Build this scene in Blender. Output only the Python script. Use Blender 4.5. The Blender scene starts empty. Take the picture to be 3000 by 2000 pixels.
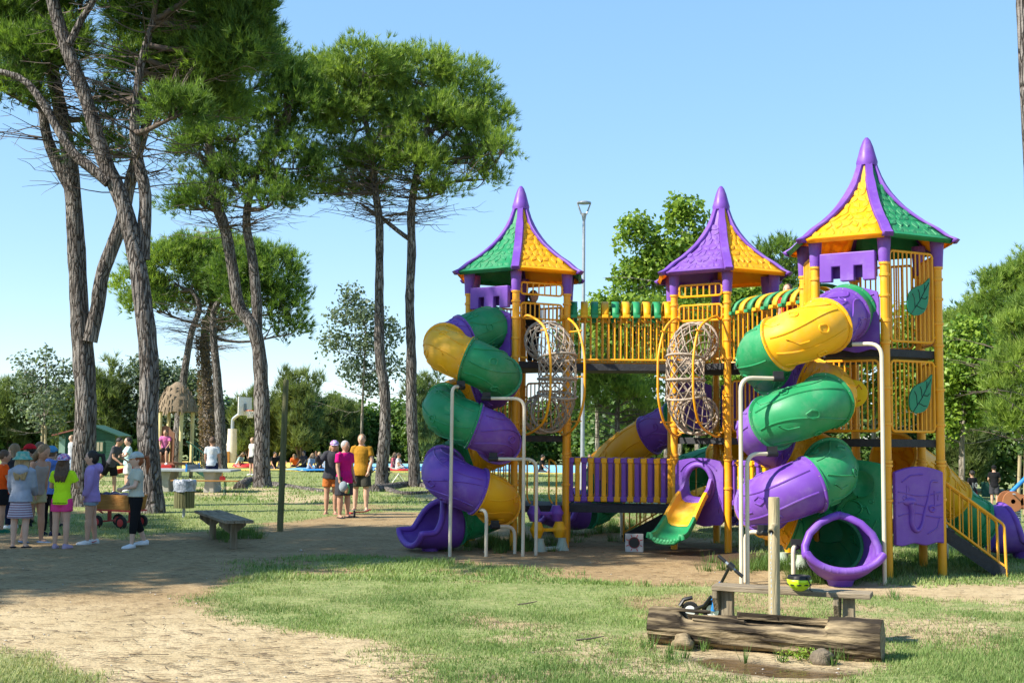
import bpy, bmesh, math, random
import numpy as np
from mathutils import Vector, Matrix
PI = math.pi
random.seed(7); rng = np.random.default_rng(11)
scene = bpy.context.scene
COL = scene.collection

# ---------------------------------------------------------------- camera
FPX = 3500.0; HOR = 1280.0; EYE = 1.70; ROLL = 0.011
_p = math.atan((HOR - 1000.0) / FPX)
cF = Vector((0, math.cos(_p), math.sin(_p)))
_R0 = Vector((1, 0, 0)); _U0 = Vector((0, -math.sin(_p), math.cos(_p)))
cR = _R0 * math.cos(ROLL) + _U0 * math.sin(ROLL)
cU = -_R0 * math.sin(ROLL) + _U0 * math.cos(ROLL)
cam_data = bpy.data.cameras.new('camera')
cam_data.sensor_width = 36.0; cam_data.lens = 36.0 * FPX / 3000.0
cam_data.clip_start = 0.1; cam_data.clip_end = 3000
cam = bpy.data.objects.new('camera', cam_data); COL.objects.link(cam)
m = Matrix.Identity(4)
for i in range(3):
    m[i][0] = cR[i]; m[i][1] = cU[i]; m[i][2] = -cF[i]
m[2][3] = EYE
cam.matrix_world = m
scene.camera = cam

def ray(px, py):
    return cF + cR * ((px - 1500.0) / FPX) - cU * ((py - 1000.0) / FPX)
def P(px, py, d):
    """point on the pixel's ray at world depth y = d"""
    r = ray(px, py); t = d / r.y
    return Vector((r.x * t, r.y * t, EYE + r.z * t))
def G(px, py):
    """where the pixel's ray meets flat ground"""
    r = ray(px, py); t = -EYE / r.z
    return Vector((r.x * t, r.y * t, 0))

# ---------------------------------------------------------------- world, sun, exposure
SUN_EL = math.radians(41); SUN_AZ = math.radians(24)      # from the left, a little towards the camera
to_sun = Vector((-math.cos(SUN_AZ) * math.cos(SUN_EL), -math.sin(SUN_AZ) * math.cos(SUN_EL), math.sin(SUN_EL)))
world = bpy.data.worlds.new('World'); scene.world = world; world.use_nodes = True
wn = world.node_tree
sky = wn.nodes.new('ShaderNodeTexSky'); sky.sky_type = 'NISHITA'; sky.sun_disc = False
sky.sun_elevation = SUN_EL; sky.sun_rotation = math.atan2(to_sun.x, to_sun.y)
sky.air_density = 1.0; sky.dust_density = 0.0; sky.ozone_density = 6.0; sky.altitude = 1000
bgn = wn.nodes['Background']; bgn.inputs['Strength'].default_value = 0.15
hs = wn.nodes.new('ShaderNodeHueSaturation'); hs.inputs['Saturation'].default_value = 1.55; hs.inputs['Value'].default_value = 1.75
gm = wn.nodes.new('ShaderNodeGamma'); gm.inputs[1].default_value = .42; wn.links.new(sky.outputs[0], gm.inputs[0]); wn.links.new(gm.outputs[0], hs.inputs['Color']); wn.links.new(hs.outputs[0], bgn.inputs[0])
sun_data = bpy.data.lights.new('sun', 'SUN'); sun_data.energy = 4.6; sun_data.angle = math.radians(0.53)
sun_data.color = (1.0, 0.93, 0.82)
sun = bpy.data.objects.new('sun', sun_data); COL.objects.link(sun)
sun.rotation_euler = (-to_sun).to_track_quat('-Z', 'Y').to_euler()
scene.view_settings.view_transform = 'Standard'; scene.view_settings.look = 'None'
scene.view_settings.gamma = 1.0; scene.view_settings.use_curve_mapping = False
scene.view_settings.exposure = 1.2
scene.render.engine = 'CYCLES'
scene.cycles.max_bounces = 6; scene.cycles.diffuse_bounces = 3; scene.cycles.glossy_bounces = 2
scene.cycles.transparent_max_bounces = 8; scene.cycles.use_denoising = True
# ---------------------------------------------------------------- noise and terrain
def _hash(ix, iy, seed):
    h = (ix.astype(np.int64) * 374761393 + iy.astype(np.int64) * 668265263 + seed * 1442695041) & 0x7fffffff
    h = ((h ^ (h >> 13)) * 1274126177) & 0x7fffffff
    return ((h ^ (h >> 16)) & 0xffff) / 65535.0
def vnoise(x, y, seed=0):
    ix = np.floor(x); iy = np.floor(y); fx = x - ix; fy = y - iy
    fx = fx * fx * (3 - 2 * fx); fy = fy * fy * (3 - 2 * fy)
    a = _hash(ix, iy, seed); b = _hash(ix + 1, iy, seed); c = _hash(ix, iy + 1, seed); d = _hash(ix + 1, iy + 1, seed)
    return (a * (1 - fx) + b * fx) * (1 - fy) + (c * (1 - fx) + d * fx) * fy
def fbm(x, y, seed=0, octs=4):
    v = 0; amp = .5
    for o in range(octs):
        v = v + amp * vnoise(x, y, seed + o * 17); x = x * 2.03; y = y * 2.03; amp *= .5
    return v / (1 - .5 ** octs)
def sstep(a, b, x):
    t = np.clip((x - a) / (b - a), 0, 1); return t * t * (3 - 2 * t)
def gz_arr(x, y):
    z = (fbm(x * .5, y * .5, 3, 3) - .5) * .05
    z = z - 1.0 * sstep(8, 16, x) * sstep(24, 44, y)
    return z
def gz(x, y):
    return float(gz_arr(np.array([float(x)]), np.array([float(y)]))[0])
def GP(px, py):
    g = G(px, py); g.z = gz(g.x, g.y); return g

# ---------------------------------------------------------------- materials
MATS = {}
def _n(nt, t): return nt.nodes.new(t)
def mat(name, col, rough=.5, col2=None, nscale=6., bump=0., bscale=40., spec=.4, metal=0., transl=0., stretch=None, sheen=0., mixlo=.35, mixhi=.7, detail=4., coat=0., tcol=None, wear=0.):
    if name in MATS: return MATS[name]
    m = bpy.data.materials.new(name); m.use_nodes = True; nt = m.node_tree
    b = nt.nodes['Principled BSDF']
    b.inputs['Roughness'].default_value = rough; b.inputs['Metallic'].default_value = metal
    b.inputs['Specular IOR Level'].default_value = spec
    if coat: b.inputs['Coat Weight'].default_value = coat; b.inputs['Coat Roughness'].default_value = .15
    tc = _n(nt, 'ShaderNodeTexCoord'); mp = _n(nt, 'ShaderNodeMapping'); nt.links.new(tc.outputs['Object'], mp.inputs[0])
    if stretch: mp.inputs['Scale'].default_value = stretch
    if col2 is None: col2 = tuple(c * .82 for c in col)
    nz = _n(nt, 'ShaderNodeTexNoise'); nz.inputs['Scale'].default_value = nscale; nz.inputs['Detail'].default_value = detail
    nt.links.new(mp.outputs[0], nz.inputs['Vector'])
    rp = _n(nt, 'ShaderNodeValToRGB'); rp.color_ramp.elements[0].position = mixlo; rp.color_ramp.elements[1].position = mixhi
    rp.color_ramp.elements[0].color = (*col2, 1); rp.color_ramp.elements[1].color = (*col, 1)
    nt.links.new(nz.outputs[0], rp.inputs[0]); base_out = rp.outputs[0]
    if wear:      # chalky sun-faded and dusty patches
        n5 = _n(nt, 'ShaderNodeTexNoise'); n5.inputs['Scale'].default_value = 2.1; n5.inputs['Detail'].default_value = 9; n5.inputs['Roughness'].default_value = .72; nt.links.new(tc.outputs['Object'], n5.inputs['Vector'])
        r5 = _n(nt, 'ShaderNodeValToRGB'); r5.color_ramp.elements[0].position = .50; r5.color_ramp.elements[1].position = .78; r5.color_ramp.elements[1].color = (wear, wear, wear, 1); nt.links.new(n5.outputs[0], r5.inputs[0])
        m5 = _n(nt, 'ShaderNodeMix'); m5.data_type = 'RGBA'; nt.links.new(r5.outputs[0], m5.inputs[0]); nt.links.new(base_out, m5.inputs[6]); m5.inputs[7].default_value = (.62, .56, .48, 1); base_out = m5.outputs[2]
        mr = _n(nt, 'ShaderNodeMapRange'); nt.links.new(n5.outputs[0], mr.inputs[0]); mr.inputs[1].default_value = .35; mr.inputs[2].default_value = .7; mr.inputs[3].default_value = rough - .08; mr.inputs[4].default_value = rough + .28; nt.links.new(mr.outputs[0], b.inputs['Roughness'])
    nt.links.new(base_out, b.inputs['Base Color'])
    if bump:
        bn = _n(nt, 'ShaderNodeBump'); bn.inputs['Strength'].default_value = bump; bn.inputs['Distance'].default_value = .02
        n2 = _n(nt, 'ShaderNodeTexNoise'); n2.inputs['Scale'].default_value = bscale; n2.inputs['Detail'].default_value = 3
        nt.links.new(mp.outputs[0], n2.inputs['Vector']); nt.links.new(n2.outputs[0], bn.inputs['Height']); nt.links.new(bn.outputs[0], b.inputs['Normal'])
    if transl:
        tr = _n(nt, 'ShaderNodeBsdfTranslucent')
        if tcol: tr.inputs[0].default_value = (*tcol, 1)
        else: nt.links.new(rp.outputs[0], tr.inputs[0])
        mx = _n(nt, 'ShaderNodeMixShader'); mx.inputs[0].default_value = transl
        nt.links.new(b.outputs[0], mx.inputs[1]); nt.links.new(tr.outputs[0], mx.inputs[2])
        nt.links.new(mx.outputs[0], nt.nodes['Material Output'].inputs[0])
    MATS[name] = m; return m
def leafmat(name, transl=.35, rough=.5, tint=(1, 1, 1), warm=(1.3, 1.25, .7)):
    """foliage: colour comes from the mesh attribute Col (natural variation leaf to leaf)"""
    if name in MATS: return MATS[name]
    m = bpy.data.materials.new(name); m.use_nodes = True; nt = m.node_tree
    b = nt.nodes['Principled BSDF']; b.inputs['Roughness'].default_value = rough; b.inputs['Specular IOR Level'].default_value = .3
    at = _n(nt, 'ShaderNodeAttribute'); at.attribute_name = 'Col'
    nt.links.new(at.outputs['Color'], b.inputs['Base Color'])
    tr = _n(nt, 'ShaderNodeBsdfTranslucent')
    vm = _n(nt, 'ShaderNodeVectorMath'); vm.operation = 'MULTIPLY'; vm.inputs[1].default_value = warm
    nt.links.new(at.outputs['Color'], vm.inputs[0]); nt.links.new(vm.outputs[0], tr.inputs[0])
    mx = _n(nt, 'ShaderNodeMixShader'); mx.inputs[0].default_value = transl
    nt.links.new(b.outputs[0], mx.inputs[1]); nt.links.new(tr.outputs[0], mx.inputs[2])
    nt.links.new(mx.outputs[0], nt.nodes['Material Output'].inputs[0])
    MATS[name] = m; return m
def woodmat(name, col, dark, rough=.85, scale=(6, 6, .8), ns=3., bump=.6):
    return mat(name, col, rough, col2=dark, nscale=ns, bump=bump, bscale=ns * 3, stretch=scale, mixlo=.3, mixhi=.68, detail=8, spec=.15)

# ---------------------------------------------------------------- mesh collecting
def frame_of(d, up=Vector((0, 0, 1))):
    d = Vector(d).normalized()
    if abs(d.dot(up)) > .98: up = Vector((0, 1, 0))
    s = d.cross(up).normalized(); u = s.cross(d).normalized()
    return s, u, d
class MB:
    """collects shapes; build() links them as one mesh object"""
    def __init__(self): self.v = []; self.f = []
    def add(self, vs, fs):
        o = len(self.v); self.v += [tuple(p) for p in vs]; self.f += [tuple(i + o for i in f) for f in fs]; return self
    def box(self, c, s, rz=0., mtx=None):
        hx, hy, hz = s[0] / 2, s[1] / 2, s[2] / 2
        vs = [Vector((x, y, z)) for z in (-hz, hz) for x, y in ((-hx, -hy), (hx, -hy), (hx, hy), (-hx, hy))]
        if mtx is not None: vs = [mtx @ v for v in vs]
        else:
            cz, sz = math.cos(rz), math.sin(rz)
            vs = [Vector((v.x * cz - v.y * sz + c[0], v.x * sz + v.y * cz + c[1], v.z + c[2])) for v in vs]
        return self.add(vs, [(3, 2, 1, 0), (4, 5, 6, 7), (0, 1, 5, 4), (1, 2, 6, 5), (2, 3, 7, 6), (3, 0, 4, 7)])
    def beam(self, a, b, w, h, up=Vector((0, 0, 1))):
        a = Vector(a); b = Vector(b); s, u, d = frame_of(b - a, up)
        vs = []
        for p in (a, b):
            for i, j in ((-1, -1), (1, -1), (1, 1), (-1, 1)): vs.append(p + s * (i * w / 2) + u * (j * h / 2))
        return self.add(vs, [(0, 1, 2, 3), (7, 6, 5, 4), (0, 4, 5, 1), (1, 5, 6, 2), (2, 6, 7, 3), (3, 7, 4, 0)])
    def tube(self, pts, r, n=8, cap=True, closed=False, ell=1.0):
        pts = [Vector(p) for p in pts]; N = len(pts)
        rs = list(r) if hasattr(r, '__len__') else [r] * N
        T = []
        for i in range(N):
            if closed: t = pts[(i + 1) % N] - pts[i - 1]
            else: t = pts[min(i + 1, N - 1)] - pts[max(i - 1, 0)]
            T.append(t.normalized() if t.length > 1e-9 else Vector((0, 0, 1)))
        s, u, _ = frame_of(T[0]); vs = []
        for i in range(N):
            if i:
                s = (s - T[i] * s.dot(T[i]))
                s = s.normalized() if s.length > 1e-6 else frame_of(T[i])[0]
                u = s.cross(T[i]).normalized()
            else: u = s.cross(T[0]).normalized()
            for k in range(n):
                a = 2 * PI * k / n; vs.append(pts[i] + s * (math.cos(a) * rs[i]) + u * (math.sin(a) * rs[i] * ell))
        fs = []
        for i in range(N if closed else N - 1):
            j = (i + 1) % N
            for k in range(n):
                k2 = (k + 1) % n; fs.append((i * n + k, i * n + k2, j * n + k2, j * n + k))
        if cap and not closed:
            fs.append(tuple(range(n - 1, -1, -1))); fs.append(tuple((N - 1) * n + k for k in range(n)))
        return self.add(vs, fs)
    def cyl(self, a, b, r, r2=None, n=12): return self.tube([a, b], [r, r if r2 is None else r2], n)
    def lathe(self, prof, n=16, c=(0, 0, 0), axis=None):
        """prof: (r, z) list"""
        vs = []; fs = []; s, u, d = (Vector((1, 0, 0)), Vector((0, 1, 0)), Vector((0, 0, 1))) if axis is None else frame_of(axis)
        c = Vector(c)
        for r, z in prof:
            for k in range(n):
                a = 2 * PI * k / n; vs.append(c + s * (r * math.cos(a)) + u * (r * math.sin(a)) + d * z)
        for i in range(len(prof) - 1):
            for k in range(n):
                k2 = (k + 1) % n; fs.append((i * n + k, i * n + k2, (i + 1) * n + k2, (i + 1) * n + k))
        if prof[0][0] > 1e-4: fs.append(tuple(range(n - 1, -1, -1)))
        if prof[-1][0] > 1e-4: fs.append(tuple((len(prof) - 1) * n + k for k in range(n)))
        return self.add(vs, fs)
    def ball(self, c, r, n=10, m=7, rot=None):
        r = (r, r, r) if not hasattr(r, '__len__') else r
        vs = []; fs = []
        for i in range(m + 1):
            t = PI * i / m
            for k in range(n):
                a = 2 * PI * k / n; v = Vector((r[0] * math.sin(t) * math.cos(a), r[1] * math.sin(t) * math.sin(a), -r[2] * math.cos(t)))
                if rot is not None: v = rot @ v
                vs.append(v + Vector(c))
        for i in range(m):
            for k in range(n):
                k2 = (k + 1) % n; fs.append((i * n + k, i * n + k2, (i + 1) * n + k2, (i + 1) * n + k))
        return self.add(vs, fs)
    def grid(self, rows, close_v=False):
        """rows of points -> quads"""
        n = len(rows[0]); vs = [p for r in rows for p in r]; fs = []
        for i in range(len(rows) - 1):
            for k in range(n if close_v else n - 1):
                k2 = (k + 1) % n; fs.append((i * n + k, i * n + k2, (i + 1) * n + k2, (i + 1) * n + k))
        return self.add(vs, fs)
    def prism(self, poly, o, ax, ay, th):
        """2-D outline extruded by th along ax x ay, starting at o"""
        o = Vector(o); ax = Vector(ax); ay = Vector(ay); nn = ax.cross(ay).normalized(); N = len(poly)
        vs = [o + ax * x + ay * y for x, y in poly] + [o + ax * x + ay * y + nn * th for x, y in poly]
        fs = [tuple(range(N - 1, -1, -1)), tuple(range(N, 2 * N))] + [(i, (i + 1) % N, N + (i + 1) % N, N + i) for i in range(N)]
        return self.add(vs, fs)
    def build(self, name, mt, parent=None, smooth=38, loc=None, bevel=0., solid=0., weld=False):
        me = bpy.data.meshes.new(name); me.from_pydata(self.v, [], self.f); 
        if weld:
            bm = bmesh.new(); bm.from_mesh(me); bmesh.ops.remove_doubles(bm, verts=bm.verts, dist=1e-4); bm.to_mesh(me); bm.free()
        if smooth:
            me.polygons.foreach_set('use_smooth', [True] * len(me.polygons)); me.set_sharp_from_angle(angle=math.radians(smooth))
        me.materials.append(mt)
        o = bpy.data.objects.new(name, me); COL.objects.link(o)
        if parent: o.parent = parent
        if loc is not None: o.location = loc
        if bevel:
            b = o.modifiers.new('bevel', 'BEVEL'); b.width = bevel; b.segments = 2; b.limit_method = 'ANGLE'; b.angle_limit = math.radians(40)
        if solid:
            s_ = o.modifiers.new('solid', 'SOLIDIFY'); s_.thickness = solid; s_.offset = 0
        return o
def fast_mesh(name, verts, faces_idx, mt, parent=None, cols=None, nper=3, smooth=False, loc=None):
    """numpy mesh with nper corners per face and an optional per-vertex colour"""
    me = bpy.data.meshes.new(name); nv = len(verts); nf = len(faces_idx)
    me.vertices.add(nv); me.vertices.foreach_set('co', np.ascontiguousarray(verts, dtype=np.float32).ravel())
    me.loops.add(nf * nper); me.polygons.add(nf)
    me.loops.foreach_set('vertex_index', np.ascontiguousarray(faces_idx, dtype=np.int32).ravel())
    me.polygons.foreach_set('loop_start', np.arange(0, nf * nper, nper, dtype=np.int32))
    if smooth: me.polygons.foreach_set('use_smooth', np.ones(nf, dtype=bool))
    me.update(calc_edges=True)
    if cols is not None:
        a = me.color_attributes.new('Col', 'FLOAT_COLOR', 'POINT')
        c4 = np.ones((nv, 4), dtype=np.float32); c4[:, :3] = cols; a.data.foreach_set('color', c4.ravel())
    me.materials.append(mt)
    o = bpy.data.objects.new(name, me); COL.objects.link(o)
    if parent: o.parent = parent
    if loc is not None: o.location = loc
    return o
def tag(o, label, cat, group=None, kind=None):
    if label: o['label'] = label
    if cat: o['category'] = cat
    if group: o['group'] = group
    if kind: o['kind'] = kind
    return o
def thing(name, label, cat, loc=(0, 0, 0), rz=0., group=None):
    o = bpy.data.objects.new(name, None); COL.objects.link(o); o.location = loc; o.rotation_euler = (0, 0, rz)
    o.empty_display_size = .2
    return tag(o, label, cat, group)
def share(o, name, parent=None, mtx=None):
    """another object with the same mesh"""
    c = o.copy(); c.name = name; COL.objects.link(c); c.parent = parent
    if mtx is not None: c.matrix_local = mtx
    return c
def arc(c, r, a0, a1, n, ax=Vector((1, 0, 0)), ay=Vector((0, 0, 1))):
    return [Vector(c) + ax * (r * math.cos(a0 + (a1 - a0) * i / n)) + ay * (r * math.sin(a0 + (a1 - a0) * i / n)) for i in range(n + 1)]
def catmull(pts, sub=6):
    pts = [Vector(p) for p in pts]; out = []
    for i in range(len(pts) - 1):
        p0 = pts[max(i - 1, 0)]; p1 = pts[i]; p2 = pts[i + 1]; p3 = pts[min(i + 2, len(pts) - 1)]
        for k in range(sub):
            t = k / sub; out.append(.5 * ((2 * p1) + (p2 - p0) * t + (2 * p0 - 5 * p1 + 4 * p2 - p3) * t * t + (3 * p1 - p0 - 3 * p2 + p3) * t ** 3))
    out.append(pts[-1]); return out
def roundpath(pts, r, n=5):
    """polyline with filleted corners"""
    pts = [Vector(p) for p in pts]; out = [pts[0]]
    for i in range(1, len(pts) - 1):
        a = (pts[i - 1] - pts[i]); b = (pts[i + 1] - pts[i]); ra = min(r, a.length * .5, b.length * .5)
        pa = pts[i] + a.normalized() * ra; pb = pts[i] + b.normalized() * ra
        for k in range(n + 1):
            t = k / n; out.append(pa * (1 - t) ** 2 + pts[i] * 2 * t * (1 - t) + pb * t * t)
    out.append(pts[-1]); return out
# ---------------------------------------------------------------- ground
def poly_field(x, y, pix):
    """signed distance (inside positive, metres) to a ground polygon given by photo pixels"""
    q = [G(a, b) for a, b in pix]; n = len(q); dmin = np.full(x.shape, 1e9); ins = np.zeros(x.shape, bool)
    for i in range(n):
        a, b = q[i], q[(i + 1) % n]; ex, ey = b.x - a.x, b.y - a.y; wx, wy = x - a.x, y - a.y
        t = np.clip((wx * ex + wy * ey) / (ex * ex + ey * ey + 1e-12), 0, 1)
        dmin = np.minimum(dmin, np.hypot(wx - t * ex, wy - t * ey))
        c = ((a.y > y) != (b.y > y)) & (x < (b.x - a.x) * (y - a.y) / (b.y - a.y + 1e-12) + a.x); ins ^= c
    return np.where(ins, dmin, -dmin)
SAND = [(-500, 1545), (250, 1575), (480, 1590), (640, 1640), (650, 1700), (600, 1760), (720, 1800), (900, 1850), (1060, 1915), (1190, 2010), (1250, 2300), (150, 2300), (230, 1990), (120, 1915), (-100, 1890), (-900, 1900), (-1200, 1600)]
STRIP = [(380, 1565), (700, 1550), (900, 1520), (1150, 1500), (1400, 1530), (1700, 1560), (1900, 1550), (2150, 1610), (2400, 1680), (2700, 1712), (3300, 1715), (3300, 1770), (2600, 1752), (2100, 1718), (1800, 1702), (1500, 1664), (1250, 1640), (1050, 1622), (800, 1636), (600, 1640), (420, 1615)]
MUD = [(1820, 1850), (1960, 1838), (2200, 1870), (2540, 1920), (2600, 1960), (2500, 2010), (2200, 2000), (1960, 1950), (1830, 1905)]
BARE1 = [(740, 1480), (1000, 1460), (1250, 1470), (1400, 1500), (1300, 1530), (900, 1540), (700, 1530)]
WET = [(1850, 1585), (2000, 1600), (2260, 1612), (2300, 1660), (2100, 1655), (1900, 1630)]
def cover(x, y):
    """0 = bare soil, 1 = grass"""
    n1 = fbm(x * .9, y * .9, 5, 5) - .5; n2 = fbm(x * 3.1, y * 3.1, 31, 3) - .5
    j = n1 * 1.7 + n2 * .7
    d = np.maximum(poly_field(x, y, SAND), poly_field(x, y, STRIP) - .05)
    d = np.maximum(d, poly_field(x, y, MUD) * 1.2 - .12)
    g = 1 - sstep(-.38, .22, d + j * .62)
    thin = sstep(.49, .72, fbm(x * .55 + 9, y * .55, 77, 4) + n2 * .35)
    g = g * (1 - .75 * thin * (y < 45))
    return np.clip(g * (0.82 + n2 * .5), 0, 1)
def axis_nodes(lo, hi, segs):
    out = [lo]
    for end, step in segs:
        while out[-1] < end - 1e-6: out.append(min(out[-1] + step, end))
    return np.array(out)
ys = axis_nodes(3.0, 900, [(6.5, .25), (13, .075), (22, .11), (32, .25), (60, .8), (120, 4), (900, 60)])
xr = axis_nodes(0, 700, [(5, .08), (9, .12), (14, .3), (40, 1.2), (100, 6), (700, 60)])
xs = np.concatenate([-xr[::-1][:-1], xr])
GX, GY = np.meshgrid(xs, ys)
GZ = gz_arr(GX, GY)
GC = cover(GX, GY)
GZ = GZ + GC * .012 + (fbm(GX * 6, GY * 6, 41, 2) - .5) * .012 * (GY < 25)
puddle_d = poly_field(GX, GY, [(2030, 1928), (2150, 1925), (2330, 1955), (2520, 1970), (2470, 1985), (2250, 1978), (2080, 1955)])
GZ = GZ - .03 * sstep(-.06, .10, puddle_d)
WETM = np.maximum(sstep(-.15, .1, puddle_d), sstep(-.2, .2, poly_field(GX, GY, WET) + (fbm(GX * 2, GY * 2, 8, 3) - .5)))
ny, nx = GX.shape
gv = np.stack([GX.ravel(), GY.ravel(), GZ.ravel()], 1)
ii = np.arange(ny - 1)[:, None] * nx + np.arange(nx - 1)[None, :]
gf = np.stack([ii, ii + 1, ii + nx + 1, ii + nx], -1).reshape(-1, 4)
LITTER_SHADE = sstep(11.5, 14.5, GY + GX * .25 + 2.2 + (fbm(GX * .4, GY * .4, 14, 3) - .5) * 3) * (1 - sstep(1.5, 5.5, GX)) * (GY < 30)  # pine litter mask; also paints the sand darker across the tree-shade zone
gcol = np.stack([GC.ravel(), WETM.ravel(), LITTER_SHADE.ravel()], 1)
def ground_mat():
    m = bpy.data.materials.new('ground_soil_and_grass'); m.use_nodes = True; nt = m.node_tree; b = nt.nodes['Principled BSDF']; L = nt.links.new
    at = _n(nt, 'ShaderNodeAttribute'); at.attribute_name = 'Col'; sep = _n(nt, 'ShaderNodeSeparateColor'); L(at.outputs['Color'], sep.inputs[0])
    tc = _n(nt, 'ShaderNodeTexCoord')
    def noise(s, d=5, vec=None):
        z = _n(nt, 'ShaderNodeTexNoise'); z.inputs['Scale'].default_value = s; z.inputs['Detail'].default_value = d; L(vec or tc.outputs['Object'], z.inputs['Vector']); return z.outputs[0]
    def ramp(i, a, b_, ca, cb):
        r = _n(nt, 'ShaderNodeValToRGB'); r.color_ramp.elements[0].position = a; r.color_ramp.elements[1].position = b_
        r.color_ramp.elements[0].color = (*ca, 1); r.color_ramp.elements[1].color = (*cb, 1); L(i, r.inputs[0]); return r.outputs[0]
    def mix(f, a, b_, mode='MIX'):
        x = _n(nt, 'ShaderNodeMix'); x.data_type = 'RGBA'; x.blend_type = mode
        if isinstance(f, float): x.inputs[0].default_value = f
        else: L(f, x.inputs[0])
        L(a, x.inputs[6]); L(b_, x.inputs[7]); return x.outputs[2]
    sand = ramp(noise(1.3, 6), .3, .7, (.37, .285, .160), (.475, .380, .230))
    speck = ramp(noise(60, 3), .55, .72, (1, 1, 1), (.62, .58, .52))
    sand = mix(1.0, sand, speck, 'MULTIPLY')
    # scattered dark pine litter, streaky
    mp = _n(nt, 'ShaderNodeMapping'); mp.inputs['Scale'].default_value = (2.2, 11, 4); L(tc.outputs['Object'], mp.inputs[0])
    lit = ramp(noise(2.3, 7, mp.outputs[0]), .54, .70, (1, 1, 1), (.50, .42, .36))
    sand = mix(1.0, sand, lit, 'MULTIPLY')
    duff_shade = ramp(noise(5.0, 7, mp.outputs[0]), .35, .62, (.42, .35, .28), (.84, .76, .66)); lm = _n(nt, 'ShaderNodeMath'); lm.operation = 'MULTIPLY'; L(sep.outputs[2], lm.inputs[0]); lm.inputs[1].default_value = .9  # litter tint that also carries painted tree shade into the soil colour
    sand = mix(lm.outputs[0], sand, mix(1.0, sand, duff_shade, 'MULTIPLY'))
    grass = ramp(noise(2.0, 6), .3, .7, (.11, .16, .045), (.20, .25, .08))
    straw = ramp(noise(9.0, 4), .42, .66, (.18, .20, .07), (.38, .34, .17))
    grass = mix(.42, grass, straw)
    nf = _n(nt, 'ShaderNodeMath'); nf.operation = 'ADD'; L(sep.outputs[0], nf.inputs[0])
    n3 = _n(nt, 'ShaderNodeMath'); n3.operation = 'MULTIPLY_ADD'; L(noise(22, 4), n3.inputs[0]); n3.inputs[1].default_value = .9; n3.inputs[2].default_value = -.45; L(n3.outputs[0], nf.inputs[1])
    fac = ramp(nf.outputs[0], .25, .7, (0, 0, 0), (1, 1, 1))
    c = mix(fac, sand, grass)
    wetc = _n(nt, 'ShaderNodeRGB'); wetc.outputs[0].default_value = (.085, .058, .035, 1)
    c = mix(sep.outputs[1], c, wetc.outputs[0]); L(c, b.inputs['Base Color'])
    rr = _n(nt, 'ShaderNodeMapRange'); L(sep.outputs[1], rr.inputs[0]); rr.inputs[3].default_value = .95; rr.inputs[4].default_value = .45; L(rr.outputs[0], b.inputs['Roughness'])
    b.inputs['Specular IOR Level'].default_value = .2
    bp = _n(nt, 'ShaderNodeBump'); bp.inputs['Strength'].default_value = .55; bp.inputs['Distance'].default_value = .025; L(noise(35, 6), bp.inputs['Height']); L(bp.outputs[0], b.inputs['Normal'])
    return m
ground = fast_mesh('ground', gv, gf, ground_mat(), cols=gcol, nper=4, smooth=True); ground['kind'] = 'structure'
# puddle water below the log
wm = bpy.data.materials.new('puddle_water'); wm.use_nodes = True; wb = wm.node_tree.nodes['Principled BSDF']
wb.inputs['Base Color'].default_value = (.16, .10, .045, 1); wb.inputs['Roughness'].default_value = .06; wb.inputs['Specular IOR Level'].default_value = .5; wb.inputs['Alpha'].default_value = .72
pb = [(2030, 1932), (2090, 1925), (2160, 1930), (2240, 1945), (2330, 1958), (2420, 1966), (2520, 1974), (2470, 1984), (2360, 1984), (2250, 1976), (2150, 1968), (2080, 1952)]
pq = [G(a, b) for a, b in pb]; zc = min(gz(p.x, p.y) for p in pq) - .006
mb = MB(); mb.add([(p.x, p.y, zc) for p in pq], [tuple(range(len(pq)))])
o = mb.build('puddle', wm); o['kind'] = 'structure'
# painted court in the distance
mc_y = mat('court_yellow', (.72, .55, .12), .8, nscale=2); mc_b = mat('court_blue', (.22, .50, .72), .8, nscale=2)
mb = MB(); mb.box((-6, 64, .02), (27, 16, .06)); o = mb.build('sports_court', mc_y); o['kind'] = 'structure'
mb = MB(); mb.box((-2.2, 64, .056), (17, 14.6, .02)); o = mb.build('court_marking', mc_b); o['kind'] = 'structure'
# ---------------------------------------------------------------- playground
m_yel = mat('yellow_plastic', (.86, .445, .008), .42, (.80, .37, .006), 3, spec=.35, transl=.10, wear=.17)
m_pur = mat('purple_plastic', (.165, .060, .38), .42, (.135, .046, .32), 3, spec=.35, wear=.17)
m_grn = mat('green_plastic', (.022, .27, .10), .42, (.014, .215, .075), 3, spec=.35, transl=.06, wear=.17)
m_roofy = mat('yellow_roof_plastic', (.88, .57, .010), .45, (.83, .49, .008), 4, spec=.3, transl=.46, tcol=(1.0, .42, .01), wear=.17)
m_roofg = mat('green_roof_plastic', (.022, .27, .11), .45, (.015, .22, .085), 4, spec=.3, transl=.22, wear=.17)
m_roofp = mat('purple_roof_plastic', (.20, .08, .42), .45, (.17, .062, .36), 4, spec=.3, transl=.2, wear=.17)
m_post = mat('yellow_painted_steel', (.80, .36, .006), .38, (.72, .30, .006), 5, spec=.4, wear=.17)
m_deck = mat('charcoal_coated_deck', (.028, .03, .034), .7, (.018, .019, .022), 20, bump=.3)
m_beige = mat('beige_painted_pipe', (.60, .53, .40), .45, (.52, .45, .33), 6, wear=.17)
m_black = mat('black_rubber_clamp', (.016, .016, .018), .6)
m_bolt = mat('steel_bolt', (.5, .5, .5), .35, metal=.8)
m_rope = mat('grey_rope', (.45, .375, .295), .95, (.28, .225, .17), 30, bump=.4, bscale=120)
m_pale = mat('pale_green_plastic', (.36, .43, .34), .55)
m_dark = mat('dark_line_paint', (.006, .03, .02), .6)
m_red = mat('red_line_paint', (.5, .03, .01), .6)
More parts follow.
